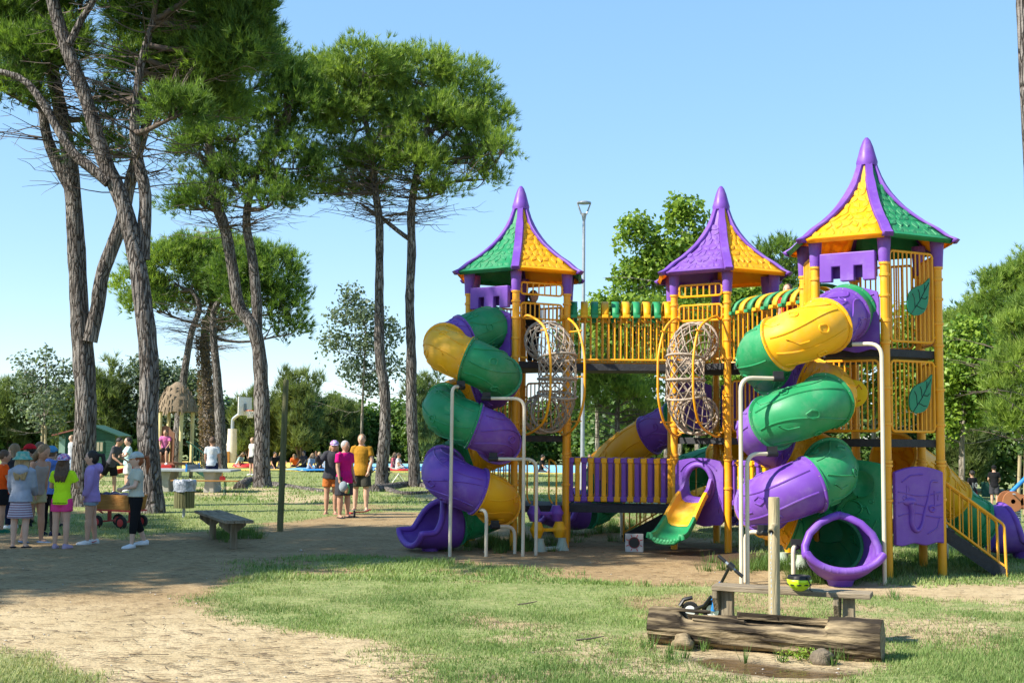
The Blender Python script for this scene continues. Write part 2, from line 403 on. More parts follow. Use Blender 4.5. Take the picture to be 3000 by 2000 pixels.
m_sign = mat('green_sign_board', (.006, .21, .10), .45)
m_smile = mat('yellow_sign_board', (.90, .66, .02), .45)
PHI = math.radians(-4.2)
RP = .90
ZL, ZM, ZT, ZE = .65, 1.73, 2.87, 4.30
def corner(k, r=RP, z=0.): a = PHI + k * PI / 3; return Vector((r * math.sin(a), -r * math.cos(a), z))
def fnorm(k): a = PHI + PI / 6 + k * PI / 3; return Vector((math.sin(a), -math.cos(a), 0))
def fside(k): n = fnorm(k); return Vector((-n.y, n.x, 0))          # runs from corner k to corner k+1
APO = RP * math.cos(PI / 6)
ROOF = [(1.10, -.045), (1.14, .0), (1.03, .05), (.885, .17), (.72, .275), (.58, .385), (.45, .50), (.36, .60), (.28, .71), (.216, .82), (.165, .94), (.12, 1.08), (.10, 1.18)]
def roof_r(z):
    pr = ROOF[1:]
    for (r0, z0), (r1, z1) in zip(pr, pr[1:]):
        if z0 <= z <= z1: return r0 + (r1 - r0) * (z - z0) / (z1 - z0)
    return pr[-1][0]
def roof_pt(k, t, z, off=0.):
    """point on roof face k, t across 0..1, z above eave"""
    r = roof_r(z) + off; a = corner(k, r); b = corner(k + 1, r); p = a.lerp(b, t); bow = .03 * math.sin(PI * t) * (1 - z / 1.2)
    return p + Vector((0, 0, ZE + z)) - fnorm(k) * bow * .3 - Vector((0, 0, bow * .6 if z < .02 else 0))
leaf_mb = MB()
_lp = [(0, -.08), (.24, .2), (.36, .48), (.22, .78), (0, 1.15), (-.22, .78), (-.36, .48), (-.24, .2)]
leaf_mb.v = [(x, y, 0) for x, y in _lp] + [(x * .82, .5 + (y - .5) * .84, .22) for x, y in _lp] + [(0, .5, .34)]
leaf_mb.f = [(i, (i + 1) % 8, 8 + (i + 1) % 8, 8 + i) for i in range(8)] + [(8 + i, 8 + (i + 1) % 8, 16) for i in range(8)]
def railing(par, k, z0, z1, n, inset=.09, name='railing', apo=None, mt=None):
    """rounded bar panel on face k"""
    nn = fnorm(k); ss = fside(k); half = RP / 2 - inset; c = nn * (APO if apo is None else apo)
    pts = roundpath([c - ss * half + Vector((0, 0, (z0 + z1) / 2)), c - ss * half + Vector((0, 0, z0)), c + ss * half + Vector((0, 0, z0)), c + ss * half + Vector((0, 0, z1)), c - ss * half + Vector((0, 0, z1)), c - ss * half + Vector((0, 0, (z0 + z1) / 2 + .01))], .06, 4)
    mb = MB(); mb.tube(pts, .017, 6)
    for z in (z0 + .07, z1 - .05):
        for s_ in (-1, 1): mb.cyl(c + ss * s_ * half + Vector((0, 0, z)), c + ss * s_ * (RP / 2 - .03) + Vector((0, 0, z)), .013, n=6)
    r = mb.build(name, mt or m_post, par)
    b0 = None
    for i in range(n):
        x = -half + 2 * half * (i + 1) / (n + 1); q = c + ss * x
        if b0 is None:
            b0 = MB().cyl((0, 0, z0), (0, 0, z1), .0115, n=6).build('bar', mt or m_post, r); b0.location = q
        else: share(b0, 'bar', r).location = q
    return r
def panel_hole(w, z0, z1, hc, hr, th=.05, arch=.06, wave=0.):
    """arched board with an oval opening; local x across, z up, y depth"""
    mb = MB(); N = 40; H2 = (z1 - z0) / 2; zc = (z0 + z1) / 2; rows = [[], [], [], []]
    for i in range(N):
        a = 2 * PI * i / N; c, s = math.cos(a), math.sin(a)
        sc = min((w / 2) / abs(c) if abs(c) > 1e-6 else 1e9, H2 / abs(s) if abs(s) > 1e-6 else 1e9)
        ox, oz = c * sc, zc + s * sc
        if s > 0 and oz > z1 - .02: oz += arch * (1 - (ox / (w / 2)) ** 2)
        if s < 0 and oz < z0 + .02: oz -= wave * math.sin(ox / w * 4 * PI)
        ix, iz = hc[0] + hr[0] * c, hc[1] + hr[1] * s
        for r, (x, z, y) in zip(rows, ((ox, oz, -th / 2), (ix, iz, -th / 2), (ix, iz, th / 2), (ox, oz, th / 2))): r.append((x, y, z))
    mb.grid(rows + [rows[0]], close_v=True); return mb
def board_outline(w, z0, z1, arch=.06, wave=.015, n=16):
    top = [(w / 2 - w * i / n, z1 + arch * (1 - (1 - 2 * i / n) ** 2)) for i in range(n + 1)]
    bot = [(-w / 2 + w * i / n, z0 - wave * math.sin(4 * PI * i / n)) for i in range(n + 1)]
    return top + bot
def face_mtx(k, off=0., z=0.):
    n = fnorm(k); s = fside(k); m = Matrix.Identity(4)
    for i in range(3): m[i][0] = s[i]; m[i][1] = -n[i]; m[i][2] = (0, 0, 1)[i]
    p = n * (APO + off); m[0][3], m[1][3], m[2][3] = p.x, p.y, z
    return m                      # local x across, -y outwards
def tower(cx, cy, label, roofcols, clampz):
    t = thing('play_tower', label, 'play tower', (cx, cy, gz(cx, cy)), group='roofed towers of the playground')
    p0 = None
    for k in range(6):
        q = corner(k)
        if p0 is None:
            p0 = MB().cyl((0, 0, -.15), (0, 0, ZE - .1), .056, n=16).build('post', m_post, t); po = p0
            c0 = MB().lathe([(.058, 0), (.070, .004), (.070, .034), (.058, .038)], 16).add(*[[], []]).build('clamp', m_post, po); cl0 = c0
            c0.location = (0, 0, clampz[0])
            cs = [c0]
            s0 = MB().lathe([(.064, -.34), (.070, -.34), (.076, -.2), (.092, .02), (.092, .07)], 14).build('post_sleeve', m_pur, po); s0.location = (0, 0, ZE); sl = s0
            rest = clampz[1:]
        else:
            po = share(p0, 'post', t); rest = clampz; share(s0, 'post_sleeve', po)
        po.location = q
        for z in rest: share(cl0, 'clamp', po).location = (0, 0, z)
    for z in (ZL, ZM, ZT):
        mb = MB(); mb.prism([(corner(k, RP - .03).x, corner(k, RP - .03).y) for k in range(6)], (0, 0, z - .10), (1, 0, 0), (0, 1, 0), .10)
        mb.build('deck', m_deck, t, smooth=0, bevel=.006)
    # roof
    for k in range(6):
        mt = roofcols[k % 2]
        rows = []
        zs = [pz for _, pz in ROOF]
        for (r, z) in ROOF:
            row = []
            for i in range(9):
                tt = .04 + .92 * i / 8; p = corner(k, r).lerp(corner(k + 1, r), tt); row.append(p + Vector((0, 0, ZE + z)))
            rows.append(row)
        mb = MB(); mb.grid(rows); pan = mb.build('roof_panel', mt, t, smooth=50, solid=.02)
        lf0 = None
        nrow = 8
        for ri in range(nrow):
            z = .06 + (ri / nrow) ** .9 * .82; r = roof_r(z); wid = r; cnt = max(1, int(round(wid / .135)))
            for ci in range(cnt):
                tt = .10 + .80 * (ci + .5 + (.25 if ri % 2 else -.25) + random.uniform(-.12, .12)) / cnt
                tt = min(max(tt, .10), .90)
                p = roof_pt(k, tt, z, .013); pu = roof_pt(k, tt, z + .06, .013); up = (pu - p).normalized(); sd = fside(k)
                rot = random.uniform(-.95, .95); nrm = sd.cross(up).normalized()
                ax = sd * math.cos(rot) + up * math.sin(rot); ay = -sd * math.sin(rot) + up * math.cos(rot)
                s_ = random.uniform(.15, .2); mtx = Matrix.Identity(4)
                for i in range(3): mtx[i][0] = ax[i] * s_ * .85; mtx[i][1] = ay[i] * s_; mtx[i][2] = nrm[i] * .07
                b = p - ay * s_ * .5
                mtx[0][3], mtx[1][3], mtx[2][3] = b.x, b.y, b.z
                if lf0 is None: lf0 = leaf_mb.build('leaf', mt, pan, smooth=30); lf0.matrix_local = mtx
                else: share(lf0, 'leaf', pan, mtx)
    for k in range(6):      # hip ribs
        dirv = corner(k, 1.0); tang = Vector((-dirv.y, dirv.x, 0)); mb = MB(); rows = []
        prof = [(r, z) for r, z in ROOF]
        for i, (r, z) in enumerate(prof):
            w = .062 if i < 10 else .045; q = dirv * (r + .035 - .03 * min(1, max(0, i - 7) / 5)) + Vector((0, 0, ZE + z + .006)); th = .045
            rows.append([q - tang * w - dirv * th, q - tang * w * .8, q + tang * w * .8, q + tang * w - dirv * th])
        mb.grid(rows); mb.build('roof_rib', m_pur, t, smooth=35, solid=.018)
    MB().lathe([(.135, 1.10), (.142, 1.15), (.122, 1.22), (.085, 1.36), (.05, 1.45), (.02, 1.49), (0, 1.495)], 20, (0, 0, ZE)).build('finial', m_pur, t, smooth=60)
    return t
CLZ = [.95, 1.38, 1.43, 1.9, 2.35, 2.92, 3.2, 3.52, 3.78, 3.93]
LX, LY, MX, MY, RX, RY = .12, 19.3, 3.36, 19.1, 4.77, 15.9
tL = tower(LX, LY, 'tower with green and yellow roof and spool steps at its foot', (m_roofy, m_roofg), CLZ)
tM = tower(MX, MY, 'tower with purple and yellow roof between the two bridges', (m_roofy, m_roofp), CLZ)
tR = tower(RX, RY, 'tower with yellow and green roof and two green leaf signs', (m_roofg, m_roofy), CLZ)
def crenel(par, k, z0, z1):
    w = .72; h = z1 - z0; a = h * .52
    poly = [(-w / 2, h), (-w / 2, 0), (-.20, 0), (-.20, a), (-.09, a), (-.09, 0), (.09, 0), (.09, a), (.20, a), (.20, 0), (w / 2, 0), (w / 2, h)]
    mb = MB(); mb.prism(poly, (0, 0, 0), (1, 0, 0), (0, 0, 1), .09)
    o = mb.build('castle_board', m_pur, par, smooth=0, bevel=.012); o.matrix_local = face_mtx(k, .01, z0)
    mb = MB(); mb.box((0, .075, h / 2 + .02), (w * .95, .02, h * .8)); o2 = mb.build('back_plate', m_pur, o, smooth=0)
def emboss(par, mt, k, curves, off, th=.012, name='relief'):
    mb = MB()
    for pts, r in curves: mb.tube([(x, 0, z) for x, z in pts], r, 6)
    o = mb.build(name, mt, par, smooth=60); return o
def note(x, z, s=1.):
    return [([(x + .035 * s * math.cos(a), z + .026 * s * math.sin(a)) for a in [i * PI / 5 for i in range(11)]], .012 * s), ([(x + .035 * s, z), (x + .035 * s, z + .17 * s), (x + .085 * s, z + .13 * s), (x + .08 * s, z + .08 * s)], .008 * s)]
def wavy(x0, x1, z, amp, ph=0, n=14): return [(x0 + (x1 - x0) * i / n, z + amp * math.sin(ph + 5 * i / n)) for i in range(n + 1)]
# ---- left tower faces
crenel(tL, 5, 3.70, 4.04)
mp = panel_hole(.76, 2.66, 3.36, (0, 3.16), (.28, .1)); 
def slide_panel(par, k, zc, label=None):
    o = panel_hole(.78, zc - .50, zc + .24, (0, zc - .06), (.29, .29), .05, .085, .02).build('slide_panel', m_pur, par, smooth=40, bevel=.01); o.matrix_local = face_mtx(k, .03)
    emboss(o, m_pur, k, [(wavy(-.30, -.05, zc + .275, .01), .010), (wavy(.15, .33, zc + .22, .015, 1), .009)], 0).location = (0, -.028, 0)
slide_panel(tL, 5, 3.36); slide_panel(tR, 5, 3.34)
crenel(tR, 5, 3.74, 4.11)
for z0, z1, n in ((3.92, 4.10, 6), (3.54, 3.78, 8)): railing(tL, 0, z0, z1, n); railing(tM, 5, z0, z1, n)
for k in (2, 3, 4): railing(tL, k, 2.98, 3.85, 9); railing(tL, k, 1.83, 2.6, 8)
for k in (5,): railing(tL, k, 1.83, 2.6, 8)
railing(tL, 5, .75, 1.42, 6); railing(tL, 3, .75, 1.42, 6)
railing(tL, 1, 1.83, 2.6, 8)
for k in (1, 2): railing(tM, k, 2.98, 3.85, 9)
for k in (0, 1, 4): railing(tM, k, 1.83, 2.6, 8)
for k in (2, 3):
    o = MB().prism(board_outline(.74, 1.85, 2.6), (0, 0, 0), (1, 0, 0), (0, 0, 1), .04).build('purple_panel', m_pur, tM, smooth=30, bevel=.01); o.matrix_local = face_mtx(k)
railing(tM, 3, 2.98, 3.85, 9)
railing(tR, 0, 2.97, 4.12, 9); railing(tR, 1, 2.97, 4.12, 9); railing(tR, 2, 2.97, 4.12, 9); railing(tR, 4, 3.55, 4.12, 6); railing(tR, 4, 2.97, 3.5, 6)
for k in (0, 1, 5, 4): railing(tR, k, 1.83, 2.72, 9)
railing(tR, 3, 1.83, 2.72, 9)
# leaf boards and smiley on the right tower
def leaf_board(par, k, xc, zc):
    pts = [(-.16, -.155), (-.08, -.19), (.03, -.175), (.11, -.12), (.155, -.02), (.17, .10), (.19, .235), (.165, .225), (.08, .165), (-.03, .13), (-.12, .08), (-.17, 0), (-.18, -.09)]
    q = catmull([(a, 0, b) for a, b in pts + pts[:1]], 3)[:-1]
    o = MB().prism([(p.x * 1.05, p.z * 1.15) for p in q], (0, 0, 0), (1, 0, 0), (0, 0, 1), .022).build('leaf_sign', m_sign, par, smooth=30); o.matrix_local = face_mtx(k, .05, zc) @ Matrix.Translation((xc, 0, 0))
    mb = MB()
    for c in ([(-.12, -.17), (.02, -.02), (.17, .19)], [(-.06, -.10), (-.07, .0), (-.10, .05)], [(.02, -.02), (.01, .07), (-.01, .10)], [(-.04, -.08), (.05, -.11), (.09, -.11)], [(.04, .01), (.11, .0), (.14, .03)], [(.09, .08), (.10, .13), (.10, .16)]):
        mb.tube([(x * 1.05, -.001, z * 1.15) for x, z in c], .006, 5)
    mb.build('leaf_vein', m_dark, o).location = (0, -.022, 0)
leaf_board(tR, 0, .05, 3.52); leaf_board(tR, 0, .06, 2.28)
o = MB().lathe([(0, 0), (.175, 0), (.175, .02), (0, .02)], 32, axis=(0, -1, 0)).build('smiley_sign', m_smile, tR, smooth=30); o.matrix_local = face_mtx(5, .05, 2.30) @ Matrix.Translation((.06, 0, 0))
mb = MB()
for c in ([(-.09, .05), (-.05, .11), (-.01, .05)], [(.03, .05), (.07, .11), (.11, .05)], wavy(-.09, .09, -.08, .015, 1)): mb.tube([(x, -.021, z) for x, z in c], .006, 5)
mb.build('drawn_face', m_red, o)
# instrument boards low on the right tower
o = MB().prism(board_outline(.80, .42, 1.32, .07, .015), (0, 0, 0), (1, 0, 0), (0, 0, 1), .06).build('saxophone_board', m_pur, tR, smooth=30, bevel=.012); o.matrix_local = face_mtx(0, .03); o['label'] = 'purple board with a raised saxophone'
sx = catmull([(x, 0, z) for x, z in ((.30, 1.20), (.20, 1.20), (.17, 1.12), (.13, .98), (.07, .82), (.03, .68), (-.03, .60), (-.10, .60), (-.15, .68), (-.15, .82), (-.17, .93))], 5)
mb = MB(); mb.tube(sx, [.016 + .05 * max(0, (i / len(sx) - .25)) for i in range(len(sx))], 8, ell=.8)
mb.ball((-.17, 0, .95), (.12, .035, .05))
for c, r in note(-.25, 1.0, .9) + note(.2, .86, 1.3) + [(wavy(-.36, .36, .78, .03), .008), (wavy(-.36, .36, .92, .03, 1), .008), (wavy(-.36, .36, 1.05, .03, 2), .008), ([(-.3, 1.2), (-.15, 1.28), (.05, 1.29)], .01), ([(.12, .55), (.28, .62), (.33, .75)], .01)]: mb.tube([(x, 0, z) for x, z in c], r, 6)
mb.build('saxophone_relief', m_pur, o, smooth=60).location = (0, -.06, 0)
o = MB().prism(board_outline(.80, .42, 1.42, .05, .02), (0, 0, 0), (1, 0, 0), (0, 0, 1), .06).build('trumpet_board', m_grn, tR, smooth=30, bevel=.012); o.matrix_local = face_mtx(5, .03); o['label'] = 'green board with a raised trumpet'
mb = MB(); mb.lathe([(0, .0), (.10, .015), (.155, .05), (.165, .055), (.16, .03), (.12, -.02), (0, -.03)], 24, (.17, -.005, 1.17), axis=(0, -1, 0))
mb.tube([(.08, 0, 1.05), (-.05, 0, .98), (-.2, 0, .78), (-.24, 0, .72)], [.07, .05, .03, .025], 8)
for c, r in [([(.02 + .14 * math.cos(i * PI / 8) , .86 + .1 * math.sin(i * PI / 8)) for i in range(17)], .016), (wavy(-.05, .25, .74, .0), .016), (wavy(-.05, .25, .69, .0), .016), ([(.25, .80), (.22, .88), (.12, .88)], .014), ([(.1, .55), (.28, .6), (.34, .72)], .01)] + note(.28, .95, .8): mb.tube([(x, 0, z) for x, z in c], r, 6)
mb.build('trumpet_relief', m_grn, o, smooth=60).location = (0, -.06, 0)

# ---------------------------------------------------------------- tube slides
def tube_frames(path):
    N = len(path); out = []
    for i in range(N):
        t = (path[min(i + 1, N - 1)] - path[max(i - 1, 0)]).normalized(); s, u, d = frame_of(t); out.append((path[i], s, u, d))
    return out
def resample(path, step):
    path = [Vector(p) for p in path]; L = [0]
    for a, b in zip(path, path[1:]): L.append(L[-1] + (b - a).length)
    n = max(4, int(L[-1] / step)); out = []; j = 0
    for i in range(n + 1):
        s = L[-1] * i / n
        while j < len(L) - 2 and L[j + 1] < s: j += 1
        out.append(path[j].lerp(path[j + 1], (s - L[j]) / (L[j + 1] - L[j] + 1e-9)))
    return out, L[-1]
def tube_slide(root, path, cuts, cols, r=.325, relief=True, nn=28):
    """path points local to root; cuts: index bounds of each section in path"""
    for si, (a, b) in enumerate(zip(cuts, cuts[1:])):
        sub, L = resample(path[a:b + 1], .05); fr = tube_frames(sub); mt = cols[si]
        # use neighbours' directions at the ends so that sections meet squarely
        for e, idx in ((0, a), (-1, b)):
            t = (path[min(idx + 1, len(path) - 1)] - path[max(idx - 1, 0)]).normalized(); s, u, d = frame_of(t); fr[e] = (fr[e][0], s, u, d)
        rows = []
        for p, s, u, d in fr:
            rows.append([p + s * (r * math.cos(2 * PI * k / nn)) + u * (r * math.sin(2 * PI * k / nn)) for k in range(nn)])
        mb = MB(); mb.grid(rows, close_v=True); sec = mb.build('tube_section', mt, root, smooth=60)
        for e, sg in ((0, 1), (-1, -1)):
            p, s, u, d = fr[e]; mb = MB(); d = d * sg; rr = []
            for rad, off in ((r - .004, .002), (r + .034, .002), (r + .034, .02), (r + .002, .03)):
                rr.append([p + d * off + s * (rad * math.cos(2 * PI * k / nn)) + u * (rad * math.sin(2 * PI * k / nn)) for k in range(nn)])
            mb.grid(rr, close_v=True); fl = mb.build('flange', mt, sec, smooth=40)
            mb = MB()
            for k in range(12):
                a_ = 2 * PI * (k + .3) / 12; mb.ball(p + d * .021 + s * ((r + .02) * math.cos(a_)) + u * ((r + .02) * math.sin(a_)), .009, 4, 3)
            mb.build('bolt_ring', m_bolt, sec)['kind'] = 'stuff'
        if relief and len(fr) > 6:
            mb = MB(); n = len(fr); rs = random.Random(si * 7 + len(path))
            for li in range(7):
                v0 = li * 2 * PI / 7 + rs.uniform(-.1, .1); pts = []; ph = rs.uniform(0, 6)
                for i in range(1, n - 1):
                    w = v0 + .30 * math.sin(ph + 4.2 * i / n); p, s, u, d = fr[i]; pts.append(p + (s * math.cos(w) + u * math.sin(w)) * (r + .0015))
                if len(pts) > 2: mb.tube(pts, .0115, 5)
            for ni in range(6):
                v0 = ni * 2 * PI / 6 + rs.uniform(-.2, .2); i0 = rs.uniform(.3, .65) * n * .05
                def sp(x, y):   # x along tube in m, y around in m
                    q = min(max((i0 + x) / .05, 0), n - 1.001); i = int(q); f = q - i; w = v0 + y / r
                    p = fr[i][0].lerp(fr[i + 1][0], f); s = fr[i][1]; u = fr[i][2]; return p + (s * math.cos(w) + u * math.sin(w)) * (r + .002)
                for c, rad in note(0, 0, 1.5): mb.tube([sp(y, x) for x, y in c], rad * .75, 5)
            mb.build('music_relief', mt, sec, smooth=60)
def slide_mouth(root, p, d, mt, r=.325, length=.86, y0=.16, name='slide_mouth', wide=.40, lim=64, tr=.22, lf=1.):
    """flared open end; d = level exit direction"""
    d = Vector((d.x, d.y, 0)).normalized(); s = Vector((d.y, -d.x, 0)); u = Vector((0, 0, 1)); p = Vector(p)
    def th(y):
        t = min(max((y - y0) / tr, 0), 1); t = t * t * (3 - 2 * t); e = min(max((y - y0 - .2) / (length - y0 - .2), 0), 1)
        return PI * (1 - t) + math.radians(lim - 8 * e) * t
    def pt(y, a):
        f = min(y / y0, 1); g = min(max((y - y0) / (length - y0), 0), 1)
        rx = r + .045 * f + (wide - r - .045) * g; rz = r + .03 * f - .0 * g
        lift = (.10 * g ** 3 + .02 * g) * lf
        return p + d * y + s * (rx * math.sin(a)) + u * (-rz * math.cos(a) * (1 - .25 * g) - .06 * g * 0 + lift - .06 * g)
    rows = []; ny = 22; na = 30
    for i in range(ny + 1):
        y = length * i / ny; t = th(y); rows.append([pt(y, -t + 2 * t * k / na) for k in range(na + 1)])
    mb = MB(); mb.grid(rows); o = mb.build(name, mt, root, smooth=60, solid=.02)
    rim = [pt(length * i / ny, th(length * i / ny) * .9999) for i in range(4, ny + 1)] + [pt(length, th(length) * (1 - 2 * k / 16)) for k in range(1, 16)] + [pt(length * i / ny, -th(length * i / ny) * .9999) for i in range(ny, 3, -1)]
    mb = MB(); mb.tube(rim, .046, 10, closed=True); mb.build('rolled_rim', mt, o, smooth=60)
    for k in range(7):
        a = math.radians(34) * (k - 3) / 3; MBb = MB(); MBb.ball(pt(length, a) + d * .012, (.037, .037, .042), 8, 6); MBb.build('rim_bead', mt, o, smooth=80)
    mb = MB(); q = p + d * (length * .55); top = q.z - r * .8
    ring0 = [q + s * (.2 * math.cos(a)) + d * (.16 * math.sin(a)) + u * (-r * .78) for a in [2 * PI * k / 16 for k in range(16)]]
    g0 = -q.z - .02
    ring1 = [q + s * (.13 * math.cos(a)) + d * (.11 * math.sin(a)) + u * g0 for a in [2 * PI * k / 16 for k in range(16)]]
    if top > .02: mb.grid([ring0, ring1], close_v=True); mb.build('foot', mt, o, smooth=50)
    return o
def support(root, pts, r=.025, clamp=None, cd=None):
    mb = MB(); mb.tube(roundpath(pts, .16, 6), r, 10); o = mb.build('support_pipe', m_beige, root, smooth=50)
    if clamp is not None:
        c = Vector(clamp); mb = MB(); a = c - Vector(cd) * .07; b = c + Vector(cd) * .07
        mb.tube([a, a.lerp(b, .25), a.lerp(b, .5), a.lerp(b, .75), b], [.036, .042, .036, .042, .036], 10); mb.box(c + Vector((0, 0, .05)), (.12, .05, .08)); mb.build('clamp', m_black, o, smooth=40)
# left spiral (turns to the left going down)
def helix(c, r, a0, a1, z0, z1, n): return [Vector((c[0] + r * math.cos(a0 + (a1 - a0) * i / n), c[1] + r * math.sin(a0 + (a1 - a0) * i / n), z0 + (z1 - z0) * i / n)) for i in range(n + 1)]
D2R = PI / 180
def by_angle(a0, a1, n, angs): return [int(round((a - a0) / (a1 - a0) * n)) for a in angs]
LC = (-.60, 17.95); g0 = gz(*LC)
sl = thing('spiral_slide', 'spiral tube slide with scooped purple mouth beside the spool steps', 'tube slide', (LC[0], LC[1], g0))
A0, A1, NH = 112, 1200, 240
hx = helix((0, 0), .41, A0 * D2R, A1 * D2R, 3.22, .42, NH)
ent = Vector((LX, LY, 0)) + fnorm(5) * (APO + .02) - Vector((*LC, 0)); ent.z = 3.40
en = catmull([ent, ent + fnorm(5) * .18 + Vector((0, 0, -.02)), hx[6]], 5)[:-1]
pth = en + hx[6:]; off = len(en) - 6
cutA = by_angle(A0, A1, NH, [168, 262, 352, 440, 515, 640, 728, 815, 880, 1010, 1085, 1200])
cuts = [0, len(en) - 2] + [c + off for c in cutA]
exd = (hx[-1] - hx[-2]); exd.z = 0; exd.normalize()
tail = [hx[-1] + exd * (.01 * i) + Vector((0, 0, -.002 * i)) for i in range(1, 3)]
pth += tail; cuts[-1] = len(pth) - 1
tube_slide(sl, pth, cuts, [m_grn, m_pur, m_yel, m_grn, m_pur, m_yel, m_grn, m_pur, m_yel, m_grn, m_pur, m_yel, m_grn])
slide_mouth(sl, pth[-1] + exd * .01 + Vector((0, 0, -.03)), exd, m_pur, r=.345, length=.74, wide=.45, lim=82, tr=.38, lf=.35)
def Lp(px, py, d, c=LC): q = P(px, py, d); return Vector((q.x - c[0], q.y - c[1], q.z - g0))
def sup_px(root, bx, by, d, tx, ty, c, d2=None):
    """pipe from its foot pixel up to the bend and over to the clamp pixel"""
    b = P(bx, by, d); t1 = P(bx, ty, d); t2 = P(tx, ty, d2 or d); o3 = Vector((c[0], c[1], 0))
    t1.x = b.x; t1.z = max(t2.z, .3)
    pts = [Vector((b.x, d, -.1)) - o3, Vector((b.x, d, t2.z)) - o3, t2 - o3]
    support(root, pts, clamp=t2 - o3, cd=(t2 - t1).normalized())
sup_px(sl, 1318, 1619, 17.18, 1350, 1132, LC, 17.35)
sup_px(sl, 1532, 1600, 17.35, 1425, 1165, LC, 17.45)
sup_px(sl, 1570, 1605, 17.5, 1445, 1342, LC, 17.45)
sup_px(sl, 1424, 1610, 17.2, 1398, 1490, LC, 17.4)
sup_px(sl, 1508, 1592, 17.75, 1450, 1540, LC, 17.6)
sup_px(sl, 1304, 1585, 18.5, 1335, 1290, LC, 18.35)
# right spiral (turns to the right hand going down)
RC = (3.55, 14.90); g0 = gz(*RC)
sr = thing('spiral_slide', 'spiral tube slide whose open purple mouth faces the log and bench', 'tube slide', (RC[0], RC[1], g0))
A0, A1, NH = 322, -726, 240
hx = helix((0, 0), .41, A0 * D2R, A1 * D2R, 3.12, .44, NH)
ent = Vector((RX, RY, 0)) + fnorm(5) * (APO + .02) - Vector((*RC, 0)); ent.z = 3.36
en = catmull([ent, ent.lerp(hx[0], .5), hx[0]], 8)[:-1]
pth = en + hx; off = len(en)
cutA = by_angle(A0, A1, NH, [225, 120, 62, -40, -150, -258, -345, -436, -548, -640, -726])
cuts = [0, 5, off + 1] + [c + off for c in cutA]
exd = (hx[-1] - hx[-2]); exd.z = 0; exd.normalize()
pth += [hx[-1] + exd * (.05 * i) + Vector((0, 0, -.004 * i)) for i in range(1, 4)]; cuts[-1] = len(pth) - 1
tube_slide(sr, pth, cuts, [m_grn, m_pur, m_yel, m_grn, m_pur, m_yel, m_grn, m_pur, m_yel, m_grn, m_pur, m_yel, m_grn])
slide_mouth(sr, pth[-1] + exd * .01 + Vector((0, 0, -.0)), exd, m_pur, r=.365, length=.66, y0=.32, wide=.46, lim=78, tr=.18)
sup_px(sr, 2172, 1640, 14.2, 2280, 1108, RC, 14.35)
sup_px(sr, 2190, 1632, 14.25, 2262, 1328, RC, 14.35)
sup_px(sr, 2184, 1640, 14.5, 2235, 1558, RC, 14.4)
sup_px(sr, 2592, 1700, 14.35, 2480, 1008, RC, 14.55)
sup_px(sr, 2324, 1668, 14.3, 2332, 1600, RC, 14.4)
# slides behind the towers
def free_slide(name_label, pts, cols, c, mouth_mt, exd, fr=None):
    g = gz(*c); root = thing('tube_slide', name_label, 'tube slide', (c[0], c[1], g)); q = catmull([Vector(p) - Vector((c[0], c[1], 0)) for p in pts], 10)
    n = len(cols); cuts = [round(x * (len(q) - 1)) for x in (fr or [i / n for i in range(n + 1)])]
    tube_slide(root, q, cuts, cols); slide_mouth(root, q[-1], Vector(exd), mouth_mt); return root
s1 = free_slide('straight tube slide seen behind the striped lower bridge', [(2.98, 19.75, 2.12), (2.5, 20.2, 1.85), (2.0, 20.6, 1.52), (1.66, 21.1, 1.12), (1.75, 21.6, .78), (1.65, 21.9, .52), (1.35, 21.7, .42)], [m_grn, m_pur, m_yel, m_grn, m_grn], (2., 20.8), m_pur, (-1, -.3, 0), (0, .09, .21, .46, .75, 1))
support(s1, [(-.1, -.3, -.1), (-.1, -.3, .35), (-.1, 0, .55)]); support(s1, [(.75, -.7, -.1), (.75, -.7, .9), (.7, -.5, 1.5)])
s2 = free_slide('tube slide seen edge-on behind the small green slide tower', [(3.75, 19.7, 1.72), (4.1, 20.6, 1.5), (3.7, 21.4, 1.3), (3.0, 21.8, 1.0), (3.4, 22.6, .7), (4.3, 22.9, .42)], [m_yel, m_yel, m_grn, m_yel, m_pur], (3.6, 21.2), m_pur, (1, .2, 0))
support(s2, [(.1, .1, -.1), (.1, .1, .7), (.0, .2, 1.0)]); support(s2, [(-.5, .6, -.1), (-.5, .6, .5), (-.5, .6, .8)])
s3 = free_slide('short green tube slide with purple mouth behind the yellow stair rail', [(5.3, 16.65, 1.50), (5.9, 17.2, 1.22), (6.35, 17.55, .92), (6.80, 17.75, .58), (7.05, 17.75, .44)], [m_yel, m_yel, m_grn, m_grn], (6.2, 17.3), m_pur, (1, -.05, 0), (0, .3, .56, .8, 1))
support(s3, [(.1, .1, -.1), (.1, .1, .5), (.1, .2, .75)])

